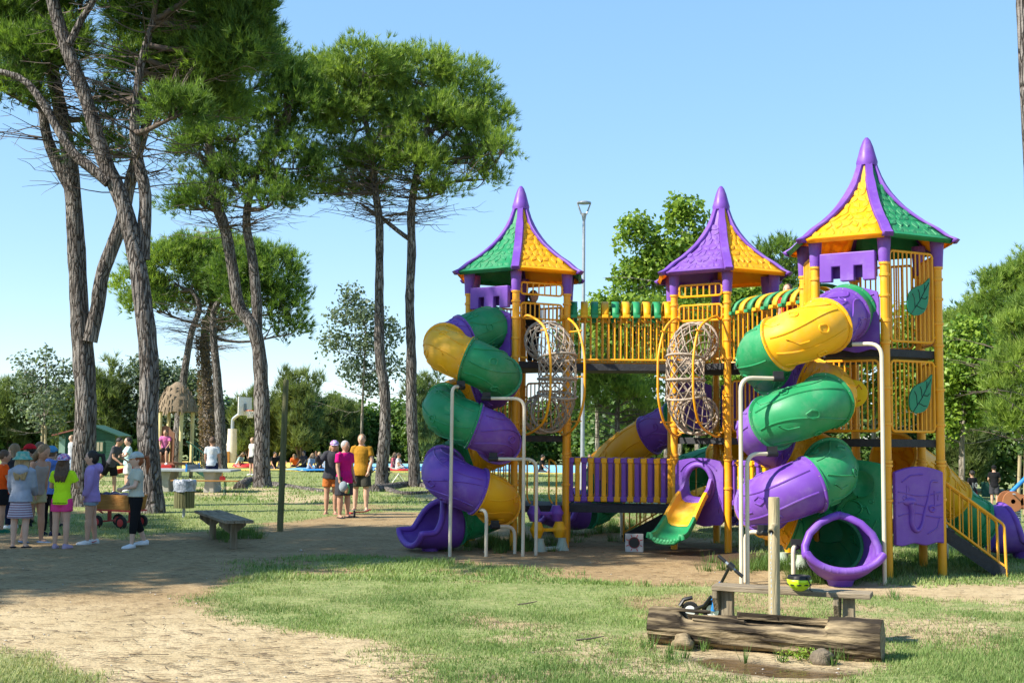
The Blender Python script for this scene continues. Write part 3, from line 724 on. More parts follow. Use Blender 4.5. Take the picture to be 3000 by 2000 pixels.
# ---------------------------------------------------------------- bridges
def bridge(label, c0, k0, c1, k1, z, kind, arches, nbar):
    a = Vector((*c0, 0)) + fnorm(k0) * (APO + .0); b = Vector((*c1, 0)) + fnorm(k1) * (APO + .0); mid = (a + b) / 2; d = (b - a).normalized(); L = (b - a).length; s = Vector((d.y, -d.x, 0))
    root = thing('play_bridge', label, 'bridge', (mid.x, mid.y, 0)); W = .74
    mb = MB(); mb.beam(-d * (L / 2) + Vector((0, 0, z - .055)), d * (L / 2) + Vector((0, 0, z - .055)), W, .11); mb.build('deck', m_deck, root, smooth=0, bevel=.006)
    for sd in (1, -1):
        o3 = s * (sd * W / 2)
        if kind == 'bars':
            mb = MB()
            for zz in (z + .06, z + .74): mb.cyl(o3 - d * (L / 2 - .05) + Vector((0, 0, zz)), o3 + d * (L / 2 - .05) + Vector((0, 0, zz)), .018, n=8)
            r = mb.build('railing', m_post, root); b0 = None
            for i in range(nbar):
                q = o3 + d * (-L / 2 + .09 + (L - .18) * i / (nbar - 1))
                if b0 is None: b0 = MB().cyl((0, 0, z + .06), (0, 0, z + .74), .0115, n=6).build('bar', m_post, r); b0.location = q
                else: share(b0, 'bar', r).location = q
        else:
            mb = MB()
            for zz in (z + .12, z + .70): mb.cyl(o3 - d * (L / 2) + Vector((0, 0, zz)), o3 + d * (L / 2) + Vector((0, 0, zz)), .016, n=8)
            r = mb.build('railing', m_post, root); pr = {}
            for i in range(nbar):
                mt = (m_pur, m_yel)[(i + (sd < 0)) % 2]; q = o3 + d * (-L / 2 + .07 + (L - .14) * i / (nbar - 1)); q.z = z
                if mt.name not in pr:
                    mb = MB(); m4 = Matrix.Identity(4)
                    for j in range(3): m4[j][0] = d[j]; m4[j][1] = s[j]; m4[j][2] = (0, 0, 1)[j]
                    for (zc, hh, ww, tt) in ((.40, .60, .072, .05), (.70, .085, .098, .085), (.10, .085, .098, .085)):
                        mb.box(None, (ww, tt, hh), mtx=m4 @ Matrix.Translation((0, 0, zc)))
                    ob = mb.build('slat', mt, r, smooth=0, bevel=.016); pr[mt.name] = ob
                else: ob = share(pr[mt.name], 'slat', r)
                ob.location = q
    prs = {}
    for i in range(arches):
        mt = (m_grn, m_yel)[i % 2]; q = d * (-L / 2 + .10 + (L - .2) * i / max(arches - 1, 1)); q.z = z
        if mt.name not in prs:
            rows = []
            for j in range(15):
                a_ = PI * j / 14; y = -math.cos(a_) * (W / 2 + .02); zz = .74 + .27 * math.sin(a_) ** .8
                for_n = Vector((0, 0, 0))
                c = s * y + Vector((0, 0, zz)); rows.append([c - d * .055, c + d * .055])
            mb = MB(); mb.grid(rows); ob = mb.build('arch_strip', mt, root, smooth=60, solid=.03)
            feet = [MB().beam(s * sg * (W / 2 - .03) + Vector((0, 0, .745)), s * sg * (W / 2 + .09) + Vector((0, 0, .745)), .10, .05).build('arch_foot', mt, ob, smooth=0, bevel=.008) for sg in (-1, 1)]; prs[mt.name] = (ob, feet)
        else:
            ob = share(prs[mt.name][0], 'arch_strip', root)
            for ft_ in prs[mt.name][1]: share(ft_, 'arch_foot', ob)
        ob.location = q
    return root
bridge('high bridge with yellow bars joining the green-roofed and purple-roofed towers', (LX, LY), 1, (MX, MY), 4, ZT, 'bars', 10, 17)
bridge('high bridge with arched green and yellow strips joining the leaf-sign tower', (MX, MY), 0, (RX, RY), 3, ZT, 'bars', 9, 15)
bridge('low bridge with purple and yellow slats beside the lying cone', (LX, LY), 1, (MX, MY), 4, ZL, 'slats', 0, 16)
bridge('low slatted bridge half hidden behind the slide with the open mouth', (MX, MY), 0, (RX, RY), 3, ZL, 'slats', 0, 12)

# ---------------------------------------------------------------- rope net tunnels
def net_tunnel(label, cx, cy, k):
    root = thing('net_tunnel', label, 'climbing net', (cx, cy, 0), group='rope net climbing tunnels'); n = fnorm(k); s = fside(k); Z = Vector((0, 0, 1)); r = .285
    def q(o, z): return n * (APO + .02 + o) + Z * z
    path = [q(0, 3.20), q(.16, 3.19)] + [q(.16 + .36 * math.sin(a), 2.83 + .36 * math.cos(a)) for a in [PI / 12 * i for i in range(1, 6)]] + [q(.52, 2.83 - .075 * i) for i in range(1, 6)] + [q(.16 + .36 * math.cos(a), 2.42 - .36 * math.sin(a)) for a in [PI / 12 * i for i in range(0, 6)]] + [q(.16, 2.07), q(0, 2.06)]
    pts, L = resample(path, .078); fr = []
    for i, p in enumerate(pts):
        t = (pts[min(i + 1, len(pts) - 1)] - pts[max(i - 1, 0)]).normalized(); fr.append((p, s, t.cross(s).normalized() * -1))
    NA = 13; mb = MB(); rs = random.Random(k)
    nodes = [[p + s_ * (r * math.cos(2 * PI * (j + .5 * (i % 2)) / NA)) + u_ * (r * math.sin(2 * PI * (j + .5 * (i % 2)) / NA)) + Vector((rs.uniform(-.006, .006), rs.uniform(-.006, .006), rs.uniform(-.006, .006))) for j in range(NA)] for i, (p, s_, u_) in enumerate(fr)]
    for i in range(len(nodes) - 1):
        for j in range(NA):
            for j2 in ((j, j + 1) if i % 2 else (j - 1, j)):
                mb.tube([nodes[i][j], nodes[i + 1][j2 % NA]], .0085, 4, cap=False)
    mb.build('rope_net', m_rope, root, smooth=80)
    mb = MB()
    for i in range(1, len(nodes) - 1):
        for j in range(NA): mb.ball(nodes[i][j], .016, 4, 3)
    mb.build('rope_knots', m_rope, root, smooth=80)['kind'] = 'stuff'
    nfr = len(fr)
    for f in (0, .14, .33, .5, .67, .86, 1.0):
        p, s_, u_ = fr[int(round(f * (nfr - 1)))]
        mb = MB(); mb.tube([p + s_ * ((r + .01) * math.cos(2 * PI * i / 28)) + u_ * ((r + .01) * math.sin(2 * PI * i / 28)) for i in range(28)], .02, 7, closed=True); mb.build('hoop', m_rope, root, smooth=80)
    for sg in (-1, 1):
        o = s * (sg * .29); o2 = s * (sg * .33); pp = catmull([o2 + q(.0, 3.54), o2 + q(.2, 3.56), o + q(.62, 3.36), o + q(.82, 2.98), o + q(.85, 2.62), o + q(.82, 2.26), o + q(.62, 1.92), o2 + q(.2, 1.75), o2 + q(.0, 1.77)], 6)
        mb = MB(); mb.tube(pp, .019, 8); fb = mb.build('frame_arc', m_post, root, smooth=60)
        for z, of in ((3.32, .45), (2.62, .52), (1.95, .45)):
            mb = MB(); w = s * sg
            mb.cyl(w * .25 + q(of, z), w * .29 + q(min(.85, of + .30), z), .012, n=6); mb.build('strut', m_post, fb)
    for sg in (-1, 1):
        for za, zb in ((3.54, 2.93), (2.45, 1.8)): MB().tube(roundpath([s * (sg * .38) + q(-.02, za), s * (sg * .38) + q(-.02, zb), s * (sg * .25) + q(-.02, zb)], .05), .016, 6).build('opening_frame', m_post, root)
    return root
net_tunnel('bulging rope net tunnel on the tower with green and yellow roof', LX, LY, 0)
net_tunnel('bulging rope net tunnel above the small green-ended slide', MX, MY, 5)

# ---------------------------------------------------------------- small open slide on the middle tower
root = thing('open_slide', 'small open slide in purple, orange and green beside the lying cone', 'slide', (MX, MY, gz(MX, MY)))
o = panel_hole(.80, .40, 1.36, (0, 1.02), (.20, .27), .07, .06, .02).build('slide_panel', m_pur, root, smooth=40, bevel=.012); o.matrix_local = face_mtx(5, .03)
mb = MB(); mb.tube([Vector((.235 * math.cos(2 * PI * i / 28), -.05, 1.02 + .30 * math.sin(2 * PI * i / 28))) for i in range(28)], .045, 8, closed=True); mb.build('hole_rim', m_pur, o, smooth=60)
emboss(o, m_pur, 5, [([(.36 * math.cos(a) , 1.02 + .37 * math.sin(a)) for a in [PI * (.2 + .07 * i) for i in range(10)]], .012), ([(.30, .9), (.36, .75), (.33, .6)], .012)], 0).location = (0, -.036, 0)
n = fnorm(5); dirn = (n + Vector((-.10, 0, 0))).normalized(); sdn = Vector((-dirn.y, dirn.x, 0)); st = n * (APO + .04)
def chute(secs):
    for (a, b, mt, nmn) in secs:
        rows = []; N = 12
        for i in range(N + 1):
            t = a + (b - a) * i / N; x = t * 1.0; z = .70 - .08 * t if t < .12 else None
            z = .70 * (1 - sstep(0, 1.0, np.array([t * .98]))[0]) * .93 + .17 + .03 * max(0, t - .85) / .15
            w = .20 + .05 * t; h = .17 - .04 * t if t < .8 else .138 - .14 * (t - .8)
            if t < .15: h = .17 + (.15 - t) * 1.2
            c = st + dirn * x; prof = [(-w - .05, h - .06), (-w - .035, h), (-w, h), (-w + .02, .05), (-w * .6, 0), (0, -.012), (w * .6, 0), (w - .02, .05), (w, h), (w + .035, h), (w + .05, h - .06)]
            rows.append([c + sdn * px_ + Vector((0, 0, z + pz_)) for px_, pz_ in prof])
        mb = MB(); mb.grid(rows); oo = mb.build(nmn, mt, root, smooth=50, solid=.03)
        if b >= 1:
            rw = rows[-1]; mb = MB(); mb.tube(rw, .035, 8); mb.build('rolled_rim', mt, oo, smooth=60)
            for j in range(9):
                t = j / 8; c = rw[3].lerp(rw[7], t) + dirn * .01; c.z = c.z - .04 * math.sin(PI * t)
                mb = MB(); mb.ball(c, .034, 8, 6); mb.build('rim_bead', mt, oo, smooth=80)
chute([(0, .22, m_pur, 'chute_top'), (.22, .60, m_yel, 'chute_middle'), (.60, 1.0, m_grn, 'chute_end')])

# ---------------------------------------------------------------- spool step ladders
def spool_ladder(label, base, nrm, steps):
    root = thing('spool_ladder', label, 'step ladder', base); s = Vector((-nrm.y, nrm.x, 0)); z = 0
    for i, (mt, h) in enumerate(steps):
        for sg in (-1, 1):
            c = s * (sg * .19) + nrm * (.10 * (len(steps) - 1 - i) - .1)
            prof = [(.115, 0), (.10, .03), (.06, h * .8), (.06, h)] if i == 0 else [(.062, 0), (.09, h * .3), (.112, h * .48), (.112, h * .56), (.09, h * .7), (.062, h)]
            MB().lathe(prof, 16, c + Vector((0, 0, z))).build('spool', mt, root, smooth=50)
        c = nrm * (.10 * (len(steps) - 1 - i) - .1) + Vector((0, 0, z + (h * .5 if i else .05)))
        MB().beam(c - s * .18, c + s * .18, .10, .05).build('step', mt, root, smooth=0, bevel=.012)
        z += h
    for sg in (-1, 1):
        c = s * (sg * .19) + Vector((0, 0, z)) - nrm * .1
        mb = MB(); mb.tube(roundpath([c, c + Vector((0, 0, .62)), c + Vector((0, 0, .72)) - nrm * .25, c - nrm * .25 + Vector((0, 0, .1)), c - nrm * .14 + Vector((0, 0, .03))], .08), .014, 7); mb.build('handrail', m_post, root, smooth=60)
b = Vector((LX, LY, 0)) + fnorm(0) * (APO + .28); b.z = gz(b.x, b.y) - .01
spool_ladder('purple, yellow and pale green spool steps below the rope net', b, fnorm(0), [(m_pale, .2), (m_yel, .24), (m_pur, .24)])
b = P(2322, 1640, 16.15); b.z = gz(b.x, b.y) - .01
spool_ladder('orange spool steps on a pale base behind the open slide mouth', b, Vector((-.9, -.4, 0)), [(m_pale, .2), (m_yel, .24)])

# ---------------------------------------------------------------- stair on the right tower
a = Vector((RX, RY, 0)) + fnorm(1) * (APO + .02); dr = Vector((.97, -.245, 0)).normalized()
root = thing('play_stair', 'dark metal stair with yellow handrails at the leaf-sign tower', 'stair', (a.x, a.y, 0)); sd = Vector((-dr.y, dr.x, 0)); LS = .82
for sg in (-1, 1):
    o3 = sd * (sg * .33); MB().beam(o3 + Vector((0, 0, ZL - .05)), o3 + dr * LS + Vector((0, 0, .02)), .03, .16).build('stringer', m_deck, root, smooth=0)
    tp = o3 + dr * LS; mb = MB()
    mb.tube(roundpath([o3 + Vector((0, 0, ZL + .62)), tp + Vector((0, 0, .66)), tp + dr * .02 + Vector((0, 0, -.05))], .05), .018, 8)
    mb.cyl(o3 + Vector((0, 0, ZL + .12)), tp + Vector((0, 0, .14)), .014, n=6); hr = mb.build('handrail', m_post, root, smooth=60)
    for i in range(7):
        t = (i + .6) / 7.4; q = o3 + dr * (LS * t); z = ZL * (1 - t)
        MB().cyl(q + Vector((0, 0, z + .12 + .02 * t)), q + Vector((0, 0, z + .63)), .011, n=6).build('bar', m_post, hr)
for i in range(4):
    t = (i + .7) / 4.4; q = dr * (LS * t) + Vector((0, 0, ZL * (1 - t))); MB().beam(q - sd * .31, q + sd * .31, .2, .03).build('tread', m_deck, root, smooth=0)
# stair at the back of the middle tower
a = Vector((MX, MY, 0)) + fnorm(3) * (APO + .02); dr = Vector((-.85, .5, 0)).normalized()
root = thing('play_stair', 'yellow railed stair seen through the hole of the purple slide panel', 'stair', (a.x, a.y, 0)); sd = Vector((-dr.y, dr.x, 0)); LS = 1.1
for sg in (-1, 1):
    o3 = sd * (sg * .33); MB().beam(o3 + Vector((0, 0, ZL - .05)), o3 + dr * LS + Vector((0, 0, .02)), .03, .16).build('stringer', m_deck, root, smooth=0)
    tp = o3 + dr * LS; mb = MB(); mb.tube(roundpath([o3 + Vector((0, 0, ZL + .62)), tp + Vector((0, 0, .66)), tp + Vector((0, 0, -.05))], .05), .018, 8); mb.cyl(o3 + Vector((0, 0, ZL + .12)), tp + Vector((0, 0, .14)), .014, n=6); hr = mb.build('handrail', m_post, root, smooth=60)
    for i in range(8):
        t = (i + .6) / 8.4; q = o3 + dr * (LS * t); z = ZL * (1 - t); MB().cyl(q + Vector((0, 0, z + .12)), q + Vector((0, 0, z + .63)), .011, n=6).build('bar', m_post, hr)
for i in range(4):
    t = (i + .7) / 4.4; q = dr * (LS * t) + Vector((0, 0, ZL * (1 - t))); MB().beam(q - sd * .31, q + sd * .31, .2, .03).build('tread', m_deck, root, smooth=0)
# ---------------------------------------------------------------- trees and shrubs
def bark_mat(name, c1, c2, crack, scale=(1, 1, .32), vs=7.):
    m = bpy.data.materials.new(name); m.use_nodes = True; nt = m.node_tree; b = nt.nodes['Principled BSDF']; L = nt.links.new
    b.inputs['Roughness'].default_value = .95; b.inputs['Specular IOR Level'].default_value = .1
    tc = _n(nt, 'ShaderNodeTexCoord'); mp = _n(nt, 'ShaderNodeMapping'); mp.inputs['Scale'].default_value = scale; L(tc.outputs['Object'], mp.inputs[0])
    nz = _n(nt, 'ShaderNodeTexNoise'); nz.inputs['Scale'].default_value = 3; nz.inputs['Detail'].default_value = 5; L(mp.outputs[0], nz.inputs['Vector'])
    ad = _n(nt, 'ShaderNodeVectorMath'); ad.operation = 'MULTIPLY_ADD'; L(nz.outputs['Color'], ad.inputs[0]); ad.inputs[1].default_value = (.35, .35, .35); L(mp.outputs[0], ad.inputs[2])
    vo = _n(nt, 'ShaderNodeTexVoronoi'); vo.feature = 'DISTANCE_TO_EDGE'; vo.inputs['Scale'].default_value = vs; L(ad.outputs[0], vo.inputs['Vector'])
    r = _n(nt, 'ShaderNodeValToRGB'); r.color_ramp.elements[0].position = .02; r.color_ramp.elements[1].position = .11; r.color_ramp.elements[0].color = (*crack, 1); r.color_ramp.elements[1].color = (1, 1, 1, 1); L(vo.outputs['Distance'], r.inputs[0])
    n2 = _n(nt, 'ShaderNodeTexNoise'); n2.inputs['Scale'].default_value = 2.2; n2.inputs['Detail'].default_value = 8; L(tc.outputs['Object'], n2.inputs['Vector'])
    r2 = _n(nt, 'ShaderNodeValToRGB'); r2.color_ramp.elements[0].position = .35; r2.color_ramp.elements[1].position = .65; r2.color_ramp.elements[0].color = (*c2, 1); r2.color_ramp.elements[1].color = (*c1, 1); L(n2.outputs[0], r2.inputs[0])
    mx = _n(nt, 'ShaderNodeMix'); mx.data_type = 'RGBA'; mx.blend_type = 'MULTIPLY'; mx.inputs[0].default_value = 1; L(r2.outputs[0], mx.inputs[6]); L(r.outputs[0], mx.inputs[7]); L(mx.outputs[2], b.inputs['Base Color'])
    rb = _n(nt, 'ShaderNodeMapRange'); L(vo.outputs['Distance'], rb.inputs[0]); rb.inputs[2].default_value = .2
    hb = _n(nt, 'ShaderNodeMath'); hb.operation = 'MULTIPLY_ADD'; n4 = _n(nt, 'ShaderNodeTexNoise'); n4.inputs['Scale'].default_value = 30; n4.inputs['Detail'].default_value = 4; L(tc.outputs['Object'], n4.inputs['Vector']); L(n4.outputs[0], hb.inputs[0]); hb.inputs[1].default_value = .35; L(rb.outputs[0], hb.inputs[2])
    bp = _n(nt, 'ShaderNodeBump'); bp.inputs['Strength'].default_value = 1.0; bp.inputs['Distance'].default_value = .05; L(hb.outputs[0], bp.inputs['Height']); L(bp.outputs[0], b.inputs['Normal'])
    return m
m_bark = bark_mat('pine_bark', (.265, .24, .218), (.145, .128, .116), (.24, .21, .19), scale=(1, 1, .15), vs=15.)
m_bark2 = bark_mat('grey_smooth_bark', (.30, .27, .22), (.20, .175, .14), (.6, .58, .55), vs=4)
m_twig = mat('dry_twig', (.13, .10, .08), .9, (.08, .06, .05), 4)
m_needle = leafmat('pine_needles', .42, .5, warm=(1.15, 1.2, .6))
m_leaf = leafmat('broad_leaves', .42, .45)
PINE = ((.050, .115, .026), (.22, .33, .055)); PINE_L = ((.085, .165, .030), (.33, .44, .080)); DARKG = ((.018, .045, .020), (.050, .100, .030)); PLANE = ((.085, .18, .025), (.30, .42, .06)); SILVER = ((.06, .10, .06), (.20, .26, .17)); TAMA = ((.075, .115, .035), (.20, .25, .08)); HEDGE = ((.040, .098, .026), (.165, .265, .055))
def unit(n):
    v = rng.normal(size=(n, 3)); return v / np.linalg.norm(v, axis=1, keepdims=True)
def palette(cols, t):
    a = np.array(cols[0]); b = np.array(cols[1]); return a + (b - a) * t[:, None]
def clumps_in(blobs, dens, cr):
    """blobs: (centre, rx, ry, rz) -> clump centres with outward direction"""
    out = []; dirs = []
    for c, rx, ry, rz in blobs:
        n = max(6, int(7.4 * dens * (rx * rz + rx * ry) / (cr * cr))); u = unit(n); u[:, 2] = np.where(u[:, 2] < -.45, -u[:, 2], u[:, 2])
        rad = rng.uniform(.35, 1.0, n) ** .5; p = np.array(c) + u * rad[:, None] * np.array([rx, ry, rz]); out.append(p); dirs.append(u)
    return np.concatenate(out), np.concatenate(dirs)
def needles(cl, cd, cr, ntuft, nneed, ln, w, cols, upb=.55):
    ntuft = max(6, int(ntuft * .62)); nneed = nneed + 4; ln = ln * 1.3; nc = len(cl); n = nc * ntuft
    o = unit(n) * (rng.uniform(.05, 1, n) ** .6)[:, None] * cr * .82; cc = np.repeat(cl, ntuft, 0); pos = cc + o * np.array([1, 1, .8])
    td = o / cr * .7 + np.repeat(cd, ntuft, 0) * .35 + unit(n) * .35; td[:, 2] += upb; td /= np.linalg.norm(td, axis=1, keepdims=True)
    tone = np.clip(np.repeat(rng.normal(.45, .2, nc), ntuft) + rng.normal(0, .16, n) + o[:, 2] / cr * .12, 0, 1)
    w = w * 1.05; N = n * nneed; d = np.repeat(td, nneed, 0) + rng.normal(size=(N, 3)) * .42; d /= np.linalg.norm(d, axis=1, keepdims=True)
    b = np.repeat(pos, nneed, 0) + rng.normal(size=(N, 3)) * .02
    L = ln * rng.uniform(.65, 1.2, N); pr = np.cross(d, unit(N)); pr /= np.linalg.norm(pr, axis=1, keepdims=True) + 1e-9
    v = np.empty((N, 3, 3)); v[:, 0] = b - pr * w / 2; v[:, 1] = b + pr * w / 2; v[:, 2] = b + d * L[:, None]
    col = palette(cols, np.clip(np.repeat(tone, nneed) + rng.normal(0, .08, N), 0, 1.1))
    return v.reshape(-1, 3), np.arange(N * 3).reshape(-1, 3), np.repeat(col, 3, 0)
def leaves(cl, cd, cr, nleaf, size, cols, droop=.3):
    nc = len(cl); n = nc * nleaf; o = unit(n) * (rng.uniform(.05, 1, n) ** .5)[:, None] * cr; pos = np.repeat(cl, nleaf, 0) + o
    nr = unit(n) + np.repeat(cd, nleaf, 0) * .5 + np.array([0, 0, .5]); nr /= np.linalg.norm(nr, axis=1, keepdims=True)
    ax = np.cross(nr, unit(n)); ax /= np.linalg.norm(ax, axis=1, keepdims=True) + 1e-9; ax[:, 2] -= droop; ax /= np.linalg.norm(ax, axis=1, keepdims=True); ay = np.cross(nr, ax); ay /= np.linalg.norm(ay, axis=1, keepdims=True) + 1e-9
    s = (size * rng.uniform(.6, 1.25, n))[:, None]
    v = np.empty((n, 4, 3)); v[:, 0] = pos - ax * s * .5; v[:, 1] = pos + ay * s * .36 + ax * s * .02; v[:, 2] = pos + ax * s * .55; v[:, 3] = pos - ay * s * .36 + ax * s * .02
    v[:, 1] += nr * s * .10; v[:, 3] += nr * s * .10
    tone = np.clip(np.repeat(rng.normal(.42, .17, nc), nleaf) + rng.normal(0, .2, n), 0, 1.1)
    i = np.arange(n)[:, None] * 4
    return v.reshape(-1, 3), np.concatenate([i + np.array([[0, 1, 2]]), i + np.array([[0, 2, 3]])]), np.repeat(palette(cols, tone), 4, 0)
def trunk_mb(mb, pts, r0, r1, n=14, flare=1.6, seed=0, step=.28):
    q = catmull(pts, 6); q, L = resample(q, step); rs = random.Random(seed); N = len(q); rad = []
    for i in range(N):
        t = i / (N - 1); r = r0 + (r1 - r0) * t
        if flare > 1: r *= 1 + (flare - 1) * math.exp(-t * L / .28)
        rad.append(r * (1 + rs.uniform(-.06, .06)))
    base = len(mb.v); mb.tube(q, rad, n)
    for i in range(base, len(mb.v)):
        v = Vector(mb.v[i]); k = min(N - 1, (i - base) // n); c = q[k]; a = (i - base) % n
        f = 1 + .07 * math.sin(a * 2.4 + seed) * math.sin(k * .35 + a) + rs.uniform(-.03, .03); mb.v[i] = tuple(c + (v - c) * f)
    return q
def limb(mb, a, b, r0, r1, sag=.15, n=6, seg=5):
    a = Vector(a); b = Vector(b); L = (b - a).length; pts = []
    j = Vector((random.uniform(-1, 1), random.uniform(-1, 1), random.uniform(-.5, .5))) * L * .09
    for i in range(seg + 1):
        t = i / seg; p = a.lerp(b, t) + j * math.sin(PI * t) + Vector((0, 0, -sag * L * math.sin(PI * t) * (1 - t))); pts.append(p)
    mb.tube(pts, [r0 + (r1 - r0) * i / seg for i in range(seg + 1)], n if r0 > .012 else 3, cap=False); return pts
def pxblobs(bl, d, depth=.85, jit=.0):
    out = []
    for (x, y, rx, ry) in bl:
        c = P(x, y, d + random.uniform(-1, 1) * jit); s = FPX / c.y; out.append((tuple(c), rx / s, depth * (rx + ry) * .5 / s, ry / s))
    return out
def pine(label, stems, blobs, cr=.5, dens=.85, ntuft=26, nneed=6, ln=.17, w=.017, cols=PINE, r0=.26, group='tall pines in the park', twigs=40, limbs=7, flare=1.3, cat='tree', name='pine_tree', upb=.55, barkm=None, leafy=None, lsize=.1, sub=9, stem_r=None, extra=None):
    b0 = Vector(stems[0][0]); root = thing(name, label, cat, b0, group=group); mb = MB(); allp = []
    for si, st in enumerate(stems):
        ra = (stem_r[si] if stem_r else (r0 if si == 0 else r0 * .62)); q = trunk_mb(mb, [Vector(p) - b0 for p in st], ra, ra * .5 if len(stems) > 1 else ra * .42, flare=flare if si == 0 else 1, seed=si + int(abs(b0.x) * 10)); allp += q[len(q) * 2 // 5:] if si == 0 else q[len(q) // 3:]
    mb.build('trunk', barkm or m_bark, root, smooth=70)
    bl = [((c[0] - b0.x, c[1] - b0.y, c[2] - b0.z), rx, ry, rz) for c, rx, ry, rz in blobs]
    cl, cd = clumps_in(bl, dens, cr)
    mb = MB()
    for c, rx, ry, rz in bl:
        c = Vector(c); cand = sorted(allp, key=lambda p: (p - c).length + max(0, p.z - c.z) * 1.5)[0]; rr = max(.025, r0 * .28)
        tgt = c + Vector((0, 0, -rz * .2)); pts = limb(mb, cand, tgt, rr, rr * .4, .08, 7, 6)
        dist = np.linalg.norm(cl - np.array(c), axis=1); idx = np.argsort(dist); pick = idx[:max(6, int(len(cl) / len(bl)))]
        for i in pick[:: max(1, len(pick) // sub)]: limb(mb, pts[random.randint(3, 6)], Vector(cl[i]), rr * .38, .008, .1, 5, 5)
    for i in range(twigs):
        st_ = random.choice(allp); c, rx, ry, rz = min(random.sample(bl, min(3, len(bl))), key=lambda q: (Vector(q[0]) - st_).length); a = random.uniform(0, 2 * PI); z_ = c[2] - rz * random.uniform(.3, 1.15)
        s2 = min(allp, key=lambda p: abs(p.z - (z_ - .5)) + (p - Vector(c)).length * .3); L_ = random.uniform(.8, 2.6); e = s2 + Vector((math.cos(a) * L_, math.sin(a) * L_, random.uniform(.0, .5)))
        pts = limb(mb, s2, e, .02, .005, random.uniform(-.12, .16), 3, 7)
        for k in range(4):
            p = pts[random.randint(2, 7)]; a2 = a + random.uniform(-1.2, 1.2); l2 = random.uniform(.3, .8); limb(mb, p, p + Vector((math.cos(a2) * l2, math.sin(a2) * l2, random.uniform(-.25, .25))), .009, .003, random.uniform(-.2, .3), 3, 4)
    mb.build('branches', m_twig if leafy is None else (barkm or m_twig), root, smooth=60)
    if leafy is None: v, f, c = needles(cl, cd, cr, ntuft, nneed, ln, w, cols, upb)
    else: v, f, c = leaves(cl, cd, cr, leafy, lsize, cols)
    fast_mesh('crown', v, f, m_needle if leafy is None else m_leaf, root, c)
    return root
def st(d, *pp, base=True):
    """stem from photo pixels at depth d; the first one rests on the ground"""
    out = [P(x, y, d) for x, y in pp]
    if base: out[0].z = gz(out[0].x, out[0].y) - .05
    return out
# far left twin-stemmed pine
pine('twin-stemmed pine behind the waiting children', [st(27.7, (240, 1487), (238, 1400), (248, 1300), (252, 1180), (245, 1050), (232, 900), (226, 780), (218, 640), (212, 550), (203, 459), (178, 330), (160, 245), (130, 80)), st(27.6, (262, 1000), (285, 900), (300, 800), (352, 663), (388, 510), (423, 383), (459, 265), (470, 120), base=False), st(27.8, (212, 560), (165, 470), (135, 390), (120, 300), (70, 180), base=False)],
     pxblobs([(60, 60, 190, 110), (-60, 170, 170, 110), (20, 260, 120, 70), (170, 150, 110, 90), (120, -120, 260, 130), (-140, 20, 220, 170), (330, 330, 90, 70), (290, 430, 70, 50), (470, 60, 140, 120), (330, -60, 160, 110), (90, 170, 130, 80), (-20, 60, 150, 110)], 27.7, jit=1.2), cr=.55, r0=.30, ntuft=30, twigs=75, dens=1.25, stem_r=(.275, .18, .15), ln=.18, w=.019)
# leaning pine by the bin
pine('leaning forked pine with grey bark beside the slatted bin', [st(25.6, (446, 1502), (442, 1420), (432, 1250), (438, 1120), (430, 980), (418, 880), (407, 800), (385, 690), (365, 612), (347, 561), (311, 485), (286, 408), (260, 316), (235, 245), (204, 163), (179, 92), (150, -20), (130, -200)), st(25.7, (418, 760), (424, 663), (426, 561), (408, 485), (393, 383), (403, 281), (410, 200), (450, 60), base=False), st(25.5, (318, 535), (270, 495), (214, 449), (168, 378), (128, 306), (77, 240), (20, 215), (-60, 200), base=False), st(25.5, (204, 130), (240, 55), (276, 0), (310, -100), base=False)],
     pxblobs([(500, 70, 200, 130), (620, 30, 150, 110), (700, 150, 110, 130), (480, -120, 280, 130), (560, 230, 130, 90), (740, 60, 70, 120), (430, 190, 110, 80), (180, -150, 200, 110), (680, -90, 140, 110), (640, 330, 100, 80), (600, 180, 140, 100), (520, 330, 90, 60)], 25.8, jit=1.4), cr=.5, r0=.27, ntuft=34, twigs=90, stem_r=(.235, .15, .12, .09), ln=.17, w=.018, dens=1.3)
# forked pine
pine('forked pine rising beside the basketball hoop, rust streaks on bark', [st(38.8, (768, 1425), (766, 1350), (768, 1250), (766, 1130), (758, 1020), (738, 950), (700, 900), (684, 803), (672, 730), (657, 660), (632, 587), (618, 459), (600, 300)), st(38.9, (752, 985), (752, 900), (744, 800), (735, 730), (722, 660), (735, 560), (790, 400), base=False)],
     pxblobs([(640, 170, 130, 130), (760, 230, 140, 120), (850, 330, 100, 130), (700, 390, 150, 100), (860, 480, 100, 80), (600, 470, 110, 80), (700, 540, 150, 60), (540, 360, 100, 110), (600, 600, 120, 40), (800, 590, 90, 40), (720, 130, 110, 90), (860, 270, 80, 90)], 39, jit=1.2), cr=.62, r0=.30, ntuft=30, twigs=100, stem_r=(.27, .19), ln=.2, w=.024)
pine('pine with gently curved trunk standing close behind the three adults', [st(40, (1120, 1425), (1118, 1370), (1127, 1270), (1128, 1150), (1113, 1040), (1110, 900), (1112, 760), (1112, 650), (1100, 560), (1085, 430), (1060, 300))],
     pxblobs([(960, 250, 110, 90), (1070, 200, 120, 75), (905, 350, 75, 90), (1040, 370, 130, 100), (980, 480, 130, 55), (1100, 480, 90, 60), (930, 560, 100, 45), (1060, 565, 90, 40), (1000, 300, 120, 110), (1110, 290, 90, 110)], 40, jit=1), cr=.62, r0=.215, ntuft=32, twigs=90, ln=.2, w=.023, cols=PINE_L)
